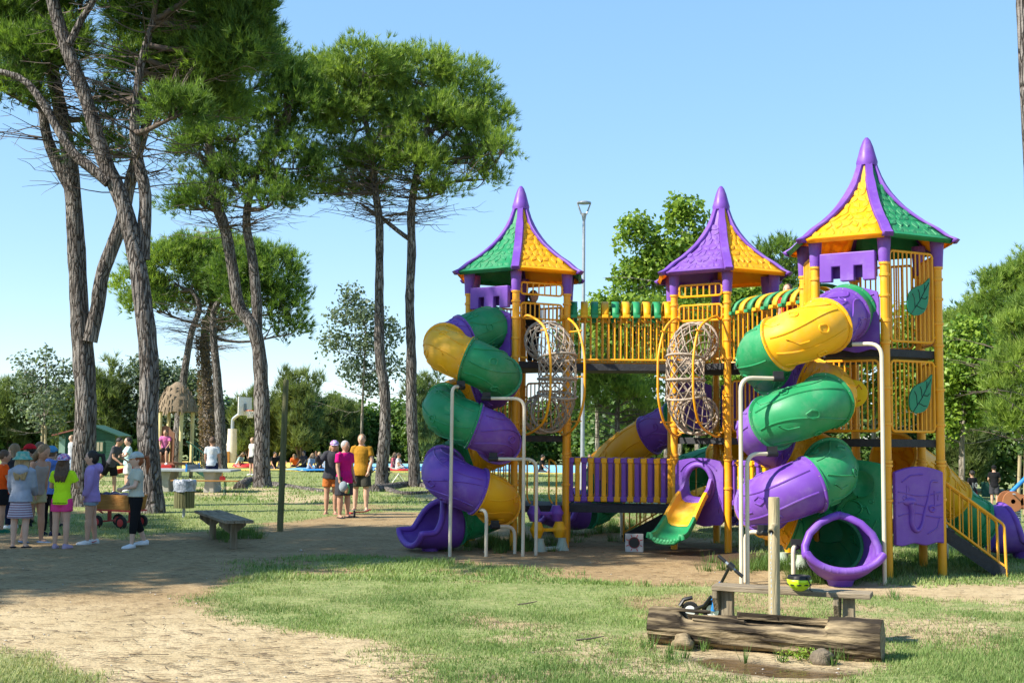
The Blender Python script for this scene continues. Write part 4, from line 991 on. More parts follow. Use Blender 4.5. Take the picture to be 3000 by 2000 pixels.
pine('straight pine between the curved pine and the spiral slide', [st(40.2, (1216, 1422), (1212, 1350), (1205, 1200), (1205, 1030), (1200, 880), (1206, 740), (1205, 620), (1222, 500), (1240, 430), (1260, 300)), st(40.2, (1206, 705), (1170, 680), (1120, 640), (1060, 600), base=False), st(40.2, (1225, 510), (1270, 430), (1350, 350), (1400, 310), base=False)],
     pxblobs([(1230, 220, 130, 80), (1350, 270, 110, 90), (1430, 380, 80, 90), (1270, 370, 140, 100), (1170, 300, 90, 120), (1420, 520, 60, 32), (1220, 490, 120, 55), (1370, 470, 90, 45), (1300, 560, 70, 30), (1470, 440, 50, 55), (1340, 400, 120, 90), (1180, 450, 90, 70)], 40.2, jit=1), cr=.62, r0=.24, ntuft=32, twigs=80, ln=.2, w=.023, cols=PINE_L, stem_r=(.205, .09, .09))
# group of pines in the background
pine('slender leaning pine behind the thatched play hut', [st(57, (512, 1390), (520, 1280), (535, 1130), (560, 980), (585, 900), (560, 850))], pxblobs([(500, 800, 120, 90), (410, 850, 80, 65), (460, 900, 100, 50), (560, 760, 90, 70)], 57), cr=.75, r0=.26, ntuft=26, twigs=40, ln=.26, w=.035, cols=PINE_L)
pine('ivy-wrapped pine between the thatched hut and the hoop', [st(58.5, (616, 1388), (613, 1280), (607, 1130), (600, 980), (620, 900), (640, 800))], pxblobs([(640, 760, 130, 75), (620, 880, 110, 70), (720, 780, 90, 80), (660, 960, 60, 35)], 58.5), cr=.75, r0=.34, ntuft=26, twigs=60, ln=.26, w=.035, cols=PINE_L, extra=True)
pine('upright pine just behind the child with the table tennis bat', [st(55, (648, 1385), (645, 1250), (636, 1100), (625, 980), (630, 900), (680, 850))], pxblobs([(790, 800, 100, 90), (840, 900, 70, 80), (740, 880, 90, 70), (850, 970, 50, 45), (690, 830, 90, 90)], 55), cr=.75, r0=.27, ntuft=28, twigs=50, ln=.26, w=.035)
# dry ivy on the middle trunk
n = 2600; zz = rng.uniform(0, 1, n); aa = rng.uniform(0, 2 * PI, n); ivp = [P(616, 1385, 58.3), P(607, 1130, 58.3), P(600, 985, 58.3)]
cent = np.array([list(ivp[0].lerp(ivp[1], z * 1.55) if z < .645 else ivp[1].lerp(ivp[2], (z - .645) / .355)) for z in zz]); pos = cent + np.stack([np.cos(aa) * .40, np.sin(aa) * .40, np.zeros(n)], 1)
v, f, c = leaves(pos, np.stack([np.cos(aa), np.sin(aa), aa * 0], 1), .12, 2, .11, ((.10, .075, .05), (.24, .18, .12)))
tag(fast_mesh('dry_ivy', v, f, m_leaf, None, c), 'dry brown ivy clinging to the middle trunk by the hoop', 'ivy')
# trees that shade the foreground from outside the frame
for i, (x, y, lab) in enumerate(((-18.3, 10.2, 'tall pine whose crown shades the sandy path'), (-11.8, 14.6, 'tall pine whose crown shades the slide with scooped mouth'), (-22, 16.5, 'tall pine whose crown shades the waiting children'), (-15.6, 13.4, 'tall pine whose crown shades the three-plank bench'))):
    b = Vector((x, y, gz(x, y) - .05)); pine(lab, [[b, b + Vector((.2, 0, 4)), b + Vector((0, .3, 8)), b + Vector((.3, 0, 11))]], [((x + ox, y + oy, 10.2 + oz), r, r, r * .62) for ox, oy, oz, r in ((0, 0, 1.4, 2.6), (2.2, -.3, .2, 1.9), (-2, .8, .2, 2.0), (.5, 2.3, .3, 2.0), (.4, -2.1, .2, 1.9), (1.5, 1.6, .9, 1.7))], cr=.6, ntuft=16, nneed=6, ln=.26, w=.04, twigs=6, dens=.6)
# right side
b = P(3112, 1630, 18); b.z = gz(b.x, b.y) - .05
pine('pale-barked pine trunk leaning at the edge beyond the stair', [[b, P(3085, 1250, 18), P(3052, 740, 18), P(3030, 380, 18), P(3008, 0, 18), P(3010, -500, 18)]], [((b.x + ox, 18 + oy, 11.5 + oz), r, r, r * .6) for ox, oy, oz, r in ((1.6, 0, 1.4, 2.4), (2.6, .5, .9, 2), (1.4, 1.5, 1.2, 2))], r0=.27, cr=.6, ntuft=14, ln=.22, w=.03, twigs=0)
bx = P(3035, 1420, 50); bx.z = gz(bx.x, bx.y) - .05
pine('broad umbrella pine rising behind the leafy tree by the stair', [[bx, P(3035, 1250, 50), P(3020, 1120, 50), P(2990, 1000, 50)]], pxblobs([(2970, 880, 130, 90), (2880, 960, 110, 80), (2810, 1020, 70, 60), (3070, 830, 130, 100), (2950, 1010, 120, 80), (3060, 960, 120, 100), (2870, 1060, 90, 50)], 50), cr=.7, r0=.3, ntuft=30, twigs=40, ln=.24, w=.03, cols=PINE_L, dens=1.1)
bx = P(3040, 1500, 31); bx.z = gz(bx.x, bx.y) - .05
pine('young bristly pine with upright shoots beside the spring rider', [[bx, P(3035, 1300, 31), P(3020, 1100, 31), P(3010, 950, 31)]], pxblobs([(2990, 990, 70, 60), (2970, 1100, 90, 70), (3040, 1080, 90, 100), (2965, 1220, 80, 50), (3030, 1240, 90, 60), (2940, 1160, 50, 40), (3010, 920, 45, 50)], 31), cr=.42, r0=.13, ntuft=28, twigs=40, ln=.2, w=.019, cols=PINE_L, upb=.8)
bx = P(1812, 1400, 44); bx.z = gz(bx.x, bx.y) - .05
pine('small spreading pine seen under the high bridge', [[bx, P(1812, 1320, 44), P(1808, 1230, 44), P(1812, 1120, 44)]], pxblobs([(1790, 1130, 90, 50), (1730, 1180, 50, 45), (1850, 1160, 70, 45), (1800, 1080, 70, 45), (1720, 1120, 40, 50), (1880, 1220, 50, 30)], 44), cr=.55, r0=.15, ntuft=28, twigs=40, ln=.22, w=.026, cols=PINE_L)
bx = P(2290, 1400, 62); bx.z = gz(bx.x, bx.y) - .05
pine('round-topped pine far behind the purple roof', [[bx, P(2290, 1200, 62), P(2285, 1000, 62), P(2285, 850, 62)]], pxblobs([(2290, 760, 80, 65), (2230, 800, 70, 55), (2330, 830, 80, 60), (2260, 870, 100, 50)], 62), cr=.8, r0=.3, ntuft=28, twigs=10, ln=.28, w=.038)
# broad-leaved trees
def broad(label, d, base, tops, bl, leafy=60, lsize=.17, cols=PLANE, cr=.55, dens=.8, r0=.1, name='leafy_tree', group='broad-leaved trees', twigs=6, sub=6):
    b = P(base[0], base[1], d); b.z = gz(b.x, b.y) - .05
    return pine(label, [[b] + [P(x, y, d) for x, y in tops]], pxblobs(bl, d, jit=.5), cr=cr, dens=dens, r0=r0, leafy=leafy, lsize=lsize, cols=cols, barkm=m_bark2, name=name, group=group, twigs=twigs, flare=1.2, sub=sub)
broad('bright green leafy tree behind the high bridge', 33, (1955, 1430), [(1955, 1200), (1965, 1000), (1985, 800), (2000, 680)], [(1870, 700, 55, 60), (2010, 660, 55, 75), (1950, 770, 80, 70), (1870, 830, 70, 70), (1990, 840, 100, 70), (1800, 930, 80, 60), (1930, 950, 120, 60), (2040, 760, 60, 60), (1820, 1010, 80, 45), (1930, 1050, 100, 50)], leafy=55, lsize=.15, cr=.42, dens=.75)
broad('bright leafy tree filling the gap under the bridge to the leaf-sign tower', 37, (2150, 1430), [(2150, 1200), (2160, 1000), (2170, 900)], [(2150, 880, 90, 50), (2230, 880, 80, 50), (2130, 960, 100, 60), (2250, 980, 90, 70), (2070, 1060, 90, 60), (2180, 1090, 110, 60)], leafy=50, lsize=.17, cr=.5)
broad('dense leafy tree behind the spiral slide and leaf signs', 36, (2560, 1440), [(2560, 1250), (2570, 1100)], [(2480, 1080, 100, 60), (2600, 1060, 90, 60), (2680, 1020, 80, 70), (2550, 1180, 130, 70), (2690, 1130, 90, 80), (2680, 950, 60, 45)], leafy=45, lsize=.17, cr=.55)
broad('light green leafy tree beside the leaf-sign tower', 34, (2818, 1450), [(2818, 1300), (2825, 1150), (2830, 1000)], [(2830, 990, 60, 45), (2790, 1050, 50, 55), (2870, 1060, 70, 60), (2830, 1120, 80, 55), (2790, 1190, 50, 55), (2880, 1170, 60, 45), (2840, 1230, 60, 35), (2780, 1280, 35, 40)], leafy=60, lsize=.15, cr=.42)
broad('small staked tree with loose leaves beside the green shed', 46, (128, 1398), [(128, 1300), (132, 1180), (135, 1080)], [(128, 1065, 35, 30), (70, 1085, 25, 35), (100, 1140, 60, 45), (170, 1130, 35, 40), (140, 1200, 60, 50), (90, 1210, 40, 35), (190, 1090, 25, 20), (130, 1260, 45, 25)], leafy=26, lsize=.15, cols=SILVER, cr=.5, dens=.7, r0=.06, group='young trees')
broad('slender young tree with loose silvery leaves behind the standing adults', 50, (1058, 1392), [(1060, 1250), (1066, 1100), (1072, 960)], [(1045, 885, 30, 30), (1010, 940, 50, 45), (1080, 940, 45, 55), (980, 1020, 40, 50), (1060, 1030, 55, 50), (1130, 1000, 45, 60), (1150, 1080, 40, 45), (1040, 1100, 60, 45), (1100, 1140, 50, 35), (1020, 870, 20, 20)], leafy=30, lsize=.16, cols=SILVER, cr=.55, dens=.75, r0=.07, group='young trees')
broad('grey-green willow-like tree behind the thatched hut', 74, (520, 1372), [(520, 1300), (530, 1200)], [(430, 1110, 60, 50), (480, 1140, 80, 70), (560, 1180, 80, 70), (640, 1240, 60, 60), (540, 1270, 100, 60), (430, 1230, 60, 70), (690, 1290, 50, 50)], leafy=50, lsize=.26, cols=SILVER, cr=.9, dens=.9, r0=.2)
# feathery tamarisks along the hedge
def tamarisk(i, px, top, d, wpx, lab):
    b = P(px, 1360, d); b.z = gz(b.x, b.y) - .05; t = P(px, top, d).z; s = FPX / d; r = wpx / s; root = thing('tamarisk_bush', lab, 'shrub', b, group='feathery shrubs above the hedge'); mb = MB(); cl = []
    for k in range(9):
        a = random.uniform(0, 2 * PI); e = Vector((r * random.uniform(.2, 1) * math.cos(a), r * .7 * math.sin(a), (t - b.z) * random.uniform(.7, 1.02))); pts = limb(mb, (0, 0, 0), e, .06, .01, -.12, 5, 7); cl += [[*p] for p in pts[2:]] * 3
    mb.build('stems', m_twig, root, smooth=60); cl = np.array(cl) + rng.normal(size=(len(cl), 3)) * .3
    v, f, c = needles(cl, np.tile([0, 0, 1.], (len(cl), 1)), .55, 16, 9, .42, .05, TAMA, .9); fast_mesh('foliage', v, f, m_needle, root, c)
tl = ['light feathery shrub above the green shed roof', 'light feathery shrub beside the loose-leaved staked tree', 'tall feathery shrub beside the leaning bare post', 'feathery shrub behind the basketball backboard', 'feathery shrub between the two young pines and spiral slide', 'feathery shrub rising behind the seated people on the court', 'feathery shrub behind the trunk with rust streaks', 'tawny feathery shrub beyond the man in black', 'feathery shrub at the hedge beside the twin-stemmed pine']
for i, (px, top, d, w) in enumerate(((330, 1085, 73, 60), (30, 1130, 75, 70), (880, 1115, 70, 60), (730, 1160, 72, 45), (1255, 1120, 72, 60), (985, 1170, 74, 55), (810, 1180, 73, 40), (2830, 1215, 62, 60), (215, 1150, 74, 50))): tamarisk(i, px, top, d, w, tl[i])
# clipped dark hedge: one bush after another
hx0 = [(x, 76 + 2 * math.sin(x), 1185 + 14 * math.sin(x * .037)) for x in range(-140, 1780, 70)] + [(x, 66 + 2 * math.sin(x), 1170 + 25 * math.sin(x * .03)) for x in range(1800, 3140, 84)]
for i, (px, d, top) in enumerate(hx0):
    right = px > 1790; b = P(px, 1360, d); b.z = gz(b.x, b.y) - .1; s = FPX / d; t = P(px, top, d).z - b.z; r = (82 if not right else 90) / s
    root = thing('hedge_bush', 'dark evergreen bush in the long hedge behind the court' if not right else 'dark evergreen bush in the wood edge behind the playground', 'bush', b, group='hedge bushes behind the court' if not right else 'wood edge bushes')
    mb = MB(); cl, cd = clumps_in([((0, 0, t * .55), r, r * .7, t * .5), ((0, -.3, t * .25), r * 1.05, r * .7, t * .3)], .8, .6)
    for k in range(5): limb(mb, (0, 0, 0), Vector(cl[random.randrange(len(cl))]), .06, .012, -.05, 5, 5)
    mb.build('stems', m_twig, root, smooth=60)
    v, f, c = leaves(cl, cd, .6, 13, .32, HEDGE if not right else ((.04, .09, .022), (.16, .25, .05))); fast_mesh('foliage', v, f, m_leaf, root, c)
# slim trunks in the wood edge
for i, (px, d, top) in enumerate(((1880, 52, 1000), (1990, 55, 1050), (2040, 50, 1000), (1750, 58, 1050), (2760, 56, 1050), (2330, 54, 1000))):
    b = P(px, 1380, d); b.z = gz(b.x, b.y) - .05; e = P(px + random.uniform(-20, 20), top, d)
    pine(('slim grey trunk in the wood edge under the high bridge' if px < 2200 else 'slim grey trunk in the wood edge behind the leaf-sign tower'), [[b, b.lerp(e, .5), e]], [((e.x, e.y, e.z + .5), 2.2, 2, 1.6), ((e.x + 1, e.y, e.z - 1.2), 1.8, 1.6, 1.2)], r0=.12, leafy=45, lsize=.24, cols=HEDGE, cr=.7, dens=.8, barkm=m_bark2, name='wood_tree', group='slim trees of the wood edge ' + ('left' if px < 2200 else 'right'), twigs=2, flare=1.2, sub=5)
# ---------------------------------------------------------------- park furniture and small things
m_oldwood = woodmat('weathered_grey_wood', (.30, .245, .17), (.13, .10, .065), scale=(1, 9, 9))
m_oldwood_v = woodmat('weathered_grey_wood_upright', (.30, .25, .17), (.14, .11, .07), scale=(9, 9, .9))
m_palewood = woodmat('pale_barked_post_wood', (.42, .35, .22), (.22, .185, .10), scale=(8, 8, .7))
m_mossy = woodmat('mossy_green_wood', (.17, .155, .08), (.075, .085, .03), scale=(8, 8, .8))
m_log = mat('rotting_log_wood', (.36, .275, .16), .85, (.030, .022, .014), 2.6, bump=1., bscale=9, stretch=(.9, 6, 6), mixlo=.45, mixhi=.70, detail=9, spec=.2)
m_logend = woodmat('sawn_log_end', (.34, .26, .15), (.13, .10, .06), scale=(2, 9, 9))
m_metal = mat('grey_galvanised_metal', (.36, .39, .42), .45, (.30, .33, .36), 8, metal=.4)
m_white = mat('white_paint', (.78, .78, .76), .5)
m_blackpl = mat('black_plastic', (.012, .012, .013), .45)
m_lime = mat('lime_plastic', (.52, .72, .02), .35, (.46, .66, .02))
m_blue = mat('blue_paint', (.02, .20, .55), .35)
m_redp = mat('red_paint', (.48, .03, .03), .45)
m_brownp = mat('brown_wall_paint', (.26, .13, .075), .7)
m_creamp = mat('cream_pole_paint', (.66, .56, .27), .5)
m_shedg = mat('green_shed_paint', (.018, .085, .055), .7, (.014, .07, .045), 5)
m_thatch = mat('dry_thatch', (.30, .23, .15), .95, (.17, .125, .08), 4, bump=.8, bscale=14, stretch=(8, 8, 1), detail=8)
m_glassy = mat('clear_plastic_bag', (.36, .39, .43), .15, (.16, .18, .21), 14, bump=.8, bscale=22)
m_tyre = mat('rubber_tyre', (.018, .018, .018), .85)
m_varn = woodmat('varnished_wagon_wood', (.36, .175, .045), (.25, .11, .025), rough=.5, scale=(1, 8, 8))
m_water = bpy.data.materials.new('falling_water'); m_water.use_nodes = True; _b = m_water.node_tree.nodes['Principled BSDF']; _b.inputs['Base Color'].default_value = (.8, .85, .9, 1); _b.inputs['Roughness'].default_value = .05; _b.inputs['Transmission Weight'].default_value = .6
def wheel(par, c, axis, r, w, name='wheel', hub=None, spokes=0):
    o = MB().lathe([(r * .72, -w / 2), (r * .94, -w / 2), (r, -w * .25), (r, w * .25), (r * .94, w / 2), (r * .72, w / 2), (r * .72, -w / 2)], 24, c, axis).build(name, m_tyre, par, smooth=50)
    h = MB()
    if spokes:
        s, u, d = frame_of(axis); h.lathe([(r * .08, -w * .6), (r * .08, w * .6)], 8, c, axis)
        for k in range(spokes): a = 2 * PI * k / spokes; h.tube([Vector(c), Vector(c) + (s * math.cos(a) + u * math.sin(a)) * r * .75], .004, 4)
    else: h.lathe([(0, -w * .56), (r * .5, -w * .54), (r * .72, -w * .45), (r * .72, w * .45), (r * .5, w * .54), (0, w * .56)], 20, c, axis)
    h.build('rim', hub or m_redp, o, smooth=40); return o
# --- hollowed log
A = Vector((1.20, 10.18, .155)); B = Vector((2.90, 9.42, .16)); ax = (B - A).normalized(); Lg = (B - A).length
root = thing('log_trough', 'old hollowed log lying by the puddle, split and dark with wet', 'log', A); root.location = Vector((A.x, A.y, 0)); root.rotation_euler = (0, 0, math.atan2(ax.y, ax.x)); ax = Vector((1, 0, 0)); sd = Vector((0, -1, 0)); up = Vector((0, 0, 1))
rows = []; NS = 96; NA = 44; rl = random.Random(4); base = A - Vector((A.x, A.y, 0))
for i in range(NS + 1):
    t = i / NS; R = .142 + .022 * t + .004 * math.sin(t * 23); row = []
    for k in range(NA):
        a = 2 * PI * k / NA; c, s = math.cos(a), math.sin(a)       # s up, c towards camera
        n = float(fbm(np.array([t * 9. + 3]), np.array([k * .55 if k < NA / 2 else (NA - k) * .55]), 9, 4)[0]) - .5
        n2 = float(vnoise(np.array([t * 3.]), np.array([k * 1.3]), 5)[0]) - .5
        r = R * (1 + n * .17 + n2 * .10)
        p = Vector((c * r, s * r))
        tr = sstep(.13, .17, np.array([t + .02 * n]))[0] * (1 - sstep(.77, .79, np.array([t + .03 * n]))[0])
        if s > .25 and tr > 0:
            depth = (.10 + .045 * n) * tr; edge = max(0, 1 - abs((c + .15) / .62) ** 4)
            p.y -= depth * edge + (.055 + .07 * n) * tr * (c > .1)
        if .3 < t < .72 and c > .35 and -.55 < s < .35: p.x -= .03 * max(0, math.sin((t - .3) / .42 * PI)) * (.6 + 2.2 * abs(n2))
        row.append(base + ax * (t * Lg) + sd * p.x + up * p.y)
    rows.append(row)
mb = MB(); mb.grid(rows, close_v=True); mb.build('log_body', m_log, root, smooth=38)
for row, nm, e in ((rows[0], 'log_end', -1), (rows[-1], 'log_end', 1)):
    mb = MB(); mb.add([p + ax * e * .002 for p in (row if e < 0 else row[::-1])], [tuple(range(NA))]); mb.build(nm, m_logend, root, smooth=0)
for (t0, t1, cc, zz, hh) in ((.0, .27, .045, .138, .02), (.17, .42, .02, .085, .03), (.38, .78, -.085, .112, .05), (.2, .36, .085, .07, .018)):
    a = base + ax * (t0 * Lg) + sd * cc + up * zz; b = base + ax * (t1 * Lg) + sd * (cc - .01) + up * (zz - .008); mb = MB(); mb.beam(a, b, .045, hh)
    mb.v = [tuple(Vector(v) + Vector((rl.uniform(-.02, .02), rl.uniform(-.01, .01), rl.uniform(-.01, .01)))) for v in mb.v]; mb.build('split_plank', m_log, root, smooth=0, bevel=.004)
def rock(name, lab, cat, p, r, sc, mt, group=None, seed=0):
    b = bmesh.new(); bmesh.ops.create_icosphere(b, subdivisions=3, radius=r); rr = random.Random(seed)
    for v in b.verts:
        n = float(fbm(np.array([v.co.x / r * 1.3 + seed * 3.1 + 5]), np.array([v.co.y / r * 1.3 + v.co.z / r * 2]), seed, 3)[0]) - .5; v.co *= 1 + n * .7
        v.co.x *= sc[0]; v.co.y *= sc[1]; v.co.z *= sc[2]
    me = bpy.data.meshes.new(name); b.to_mesh(me); b.free(); me.polygons.foreach_set('use_smooth', [True] * len(me.polygons)); me.materials.append(mt); o = bpy.data.objects.new(name, me); COL.objects.link(o); o.location = p; return tag(o, lab, cat, group)
m_stone = mat('brown_grey_stone', (.20, .16, .11), .95, (.10, .08, .055), 9, bump=.8)
p = G(2000, 1900); rock('log_stump', 'sawn stump wedged under the mossy end of the log', 'stump', (p.x, p.y, .05), .085, (1, 1.2, .8), m_logend, seed=3)
p = G(2405, 1945); rock('stone', 'rough brown stone in front of the log at the puddle', 'stone', (p.x, p.y, .05), .085, (1.05, .8, .85), m_stone, seed=5)
# --- plank bench behind the log and bench on the left: same kind
def plank_bench(label, a, b, h, width, planks, leg_t, mtx=None):
    a = Vector(a); b = Vector(b); mid = (a + b) / 2; mid.z = gz(mid.x, mid.y); root = thing('plank_bench', label, 'bench', mid); d = (b - a); d.z = 0; L = d.length; d.normalize(); s = Vector((-d.y, d.x, 0)); pw = width / planks
    for i in range(planks):
        o = s * (-width / 2 + pw * (i + .5)); MB().box((0, 0, 0), (L, pw - .012, .045)).build('plank', m_oldwood, root, smooth=0, bevel=.006)
        ob = root.children[-1] if False else COL.objects[-1]; ob.location = o + Vector((0, 0, h)); ob.rotation_euler = (0, 0, math.atan2(d.y, d.x) + random.uniform(-.004, .004))
    for t in leg_t:
        c = d * (L * t); leg = MB().beam(c + Vector((0, 0, -.1)), c + Vector((0, 0, h - .02)), .095, .095, d).build('leg', m_oldwood_v, root, smooth=0, bevel=.006)
        poly = [(-width * .46, h - .022), (-width * .46, h - .085), (-.05, h - .2), (.05, h - .2), (width * .46, h - .085), (width * .46, h - .022)]
        MB().prism(poly, c - d * .07, s, Vector((0, 0, 1)), -.045).build('bracket', m_oldwood_v, root, smooth=0, bevel=.005)
    return root
plank_bench('long plank bench behind the hollowed log with a helmet on it', (1.80, 10.62, 0), (3.03, 10.12, 0), .42, .26, 2, (-.41, .36))
plank_bench('weathered three-plank bench beside the leaning bare post', (-5.05, 20.1, 0), (-3.98, 17.75, 0), .42, .44, 3, (-.30, .34))
# --- post with wooden spout
b = P(2268, 1700, 9.98); root = thing('water_post', 'pale wooden post with dripping wooden spout between bench and log', 'post', (b.x, 9.98, gz(b.x, 9.98)))
mb = MB(); mb.tube([(0, 0, -.1), (0, 0, .6), (.003, 0, 1.215), (.003, 0, 1.23)], [.050, .0475, .0465, .043], 20); mb.build('post', m_palewood, root, smooth=45)
mb = MB(); mb.tube([(0, -.02, 1.0), (-.05, -.13, .955)], [.030, .028], 14); sp = mb.build('spout', m_palewood, root, smooth=40)
mb = MB(); mb.lathe([(0, 0), (.018, 0)], 12, (-.0505, -.1315, .9545), (-.05, -.11, -.045)); mb.build('spout_hole', m_blackpl, sp)
mb = MB(); rr = random.Random(2); z = .935; k = 0
while z > .30:
    l = rr.uniform(.012, .035); mb.ball((-.055 - .02 * (.935 - z) + rr.uniform(-.003, .003), -.145 - .08 * (.935 - z), z), (.0042, .0042, l / 2), 6, 5); z -= l + rr.uniform(.004, .02)
mb.build('water_stream', m_water, None, smooth=80); o = COL.objects[-1]; o.location = root.location; tag(o, 'thin stream of water drops falling from the wooden spout', 'water')
# --- helmet, upside down on the bench
hp = P(2342, 1728, 10.22); root = thing('bicycle_helmet', 'lime and black helmet lying upside down on the plank bench', 'helmet', (hp.x, hp.y, gz(hp.x, hp.y) + .445)); rows = []
for i in range(9):
    t = PI / 2 * i / 8; rows.append([(math.cos(a) * .095 * math.sin(t) if t else 0, math.sin(a) * .078 * math.sin(t) if t else 0, .09 - .09 * math.cos(t)) for a in [2 * PI * k / 24 for k in range(24)]])
mb = MB(); mb.grid(rows, close_v=True); sh = mb.build('shell', m_lime, root, smooth=70, solid=.02, weld=True)
mb = MB(); mb.grid([[(x * .99, y * .99, z + .03 * (i == 1)) for x, y, z in r] for i, r in enumerate((rows[-1], rows[-1]))], close_v=True); 
mb.grid([[(x * f, y * f, zz) for x, y, z in rows[-1]] for f, zz in ((1.03, .07), (1.04, .115), (.9, .125), (.8, .08), (.6, .04))], close_v=True); mb.build('padding', m_blackpl, root, smooth=50)
for k in range(9):
    a = 2 * PI * k / 9 + .3; c = Vector((math.cos(a) * .084, math.sin(a) * .070, .048)); MB().ball(c, (.024, .024, .008), 8, 5).build('vent', m_blackpl, sh, smooth=60)
MB().tube([(.05, -.075, .115), (.07, -.088, .06), (.068, -.085, .01), (.09, -.085, .0)], .006, 5).build('chin_strap', m_blackpl, root)
# --- kick scooter leaning on the bench
root = thing('kick_scooter', 'blue kick scooter leaning against the end of the plank bench', 'scooter', (1.98, 11.35, gz(1.98, 11.35))); o3 = Vector((1.98, 11.35, 0))
def sp_(x, y, d): return P(x, y, d) - o3
fw = sp_(2088, 1770, 11.4); fw.z = .10; rw = sp_(2022, 1772, 11.5); rw.z = .085; hd = sp_(2112, 1708, 11.25)
wheel(root, fw, Vector((.35, 1, .2)), .10, .03, hub=m_white); wheel(root, rw, Vector((.2, 1, .15)), .085, .03, hub=m_white)
mb = MB(); mb.tube([rw + Vector((.03, 0, .02)), rw.lerp(fw, .35) + Vector((0, 0, .02)), fw + Vector((-.08, -.03, .05)), fw + Vector((-.02, -.05, .14))], [.018, .022, .022, .018], 8, ell=.8); mb.build('footboard', m_blackpl, root, smooth=50)
for s_ in (-1, 1): MB().tube([fw + Vector((0, .03 * s_, 0)), fw + Vector((.01, .035 * s_, .1)), hd + Vector((0, .012 * s_, 0))], .024, 7).build('fork', m_blue, root, smooth=60)
tp = sp_(2142, 1650, 11.1); MB().tube([hd, tp], .014, 8).build('stem', m_blackpl, root)
h1, h2 = sp_(2104, 1626, 11.15), sp_(2176, 1688, 11.05); MB().tube([h1, h2], .013, 8).build('handlebar', m_metal, root)
for a_, b_ in ((h1, .3), (h2, .7)): MB().tube([a_, h1.lerp(h2, b_)], .017, 8).build('grip', m_blackpl, root)
MB().tube([h1.lerp(h2, .42), h1.lerp(h2, .62)], .034, 10).build('bar_pad', m_blackpl, root)
MB().tube([rw + Vector((-.10, 0, .04)), rw + Vector((-.06, 0, .10)), rw + Vector((.02, 0, .12))], .02, 6).build('rear_fender', m_blackpl, root, smooth=60)
# --- lying traffic cone
c = G(1858, 1618); root = thing('traffic_cone', 'traffic cone lying on its side with its square base to the viewer', 'cone', (c.x, c.y, gz(c.x, c.y) + .14), rz=-.1)
m_cw = mat('dirty_white_plastic', (.55, .53, .50), .6, (.33, .30, .27), 9)
N = 32; rows = [[], [], [], []]
for i in range(N):
    a = 2 * PI * i / N; cc, ss = math.cos(a), math.sin(a); sc = .135 / max(abs(cc), abs(ss)) if max(abs(cc), abs(ss)) < .93 else .135 * 1.0 / max(abs(cc), abs(ss))
    for r_, (f, y) in zip(rows, ((sc, 0), (.085, 0), (.085, .03), (sc, .03))): r_.append((cc * f, y, ss * f))
mb = MB(); mb.grid(rows + [rows[0]], close_v=True); bs = mb.build('base_plate', m_cw, root, smooth=30, bevel=.006)
mb = MB(); mb.lathe([(.088, 0), (.05, .25), (.022, .46), (.02, .47)], 20, (0, .02, 0), (0, 1, -.12)); mb.build('cone_body', m_redp, root, smooth=50, solid=.006)
MB().lathe([(0, 0), (.074, 0), (.074, .004), (0, .004)], 20, (0, -.001, 0), (0, -1, 0)).build('hole_shade_disc', m_blackpl, bs, smooth=30)  # black disc painted in for the shaded hollow of the cone
for k in range(8):
    a = 2 * PI * (k + .5) / 8; MB().beam((math.cos(a) * .09, -.003, math.sin(a) * .09), (math.cos(a) * .13, -.003, math.sin(a) * .13), .012, .006, Vector((0, 1, 0))).build('red_rib', m_redp, bs, smooth=0)
# --- slatted litter bin
c = G(538, 1518); root = thing('litter_bin', 'litter bin of mossy wooden slats with a clear bag over the rim', 'bin', (c.x, c.y, gz(c.x, c.y))); s0 = None
for k in range(20):
    a = 2 * PI * k / 20; mtx = Matrix.Rotation(a, 4, 'Z') @ Matrix.Translation((.19, 0, .47))
    if s0 is None: s0 = MB().box((0, 0, 0), (.022, .052, .52)).build('slat', m_mossy, root, smooth=0, bevel=.005); s0.matrix_local = mtx
    else: share(s0, 'slat', root, mtx)
MB().lathe([(.17, .22), (.17, .70), (.165, .70), (.165, .22)], 20).build('liner', m_blackpl, root, smooth=40)
mb = MB(); rows = []
for i, (r_, z_) in enumerate(((.17, .60), (.178, .74), (.19, .775), (.225, .76), (.23, .68), (.215, .58), (.222, .545))): rows.append([((r_ + rng.uniform(-.008, .008)) * math.cos(2 * PI * k / 28), (r_ + rng.uniform(-.008, .008)) * math.sin(2 * PI * k / 28), z_ + rng.uniform(-.012, .012)) for k in range(28)])
mb.grid(rows, close_v=True); mb.build('clear_bag', m_glassy, root, smooth=60)
MB().cyl((0, 0, -.1), (0, 0, .25), .03, n=12).build('post', m_metal, root)
# --- leaning bare post
b = P(820, 1552, 21.3); b.z = gz(b.x, b.y) - .1; t = P(838, 1112, 21.4); root = MB(); root.tube([Vector((0, 0, 0)), (t - b) * .5, (t - b) * .985, (t - b)], [.058, .055, .052, .044], 16); o = root.build('bare_post', m_mossy, None, smooth=45, loc=b); tag(o, 'tall leaning bare wooden post without a sign', 'post')
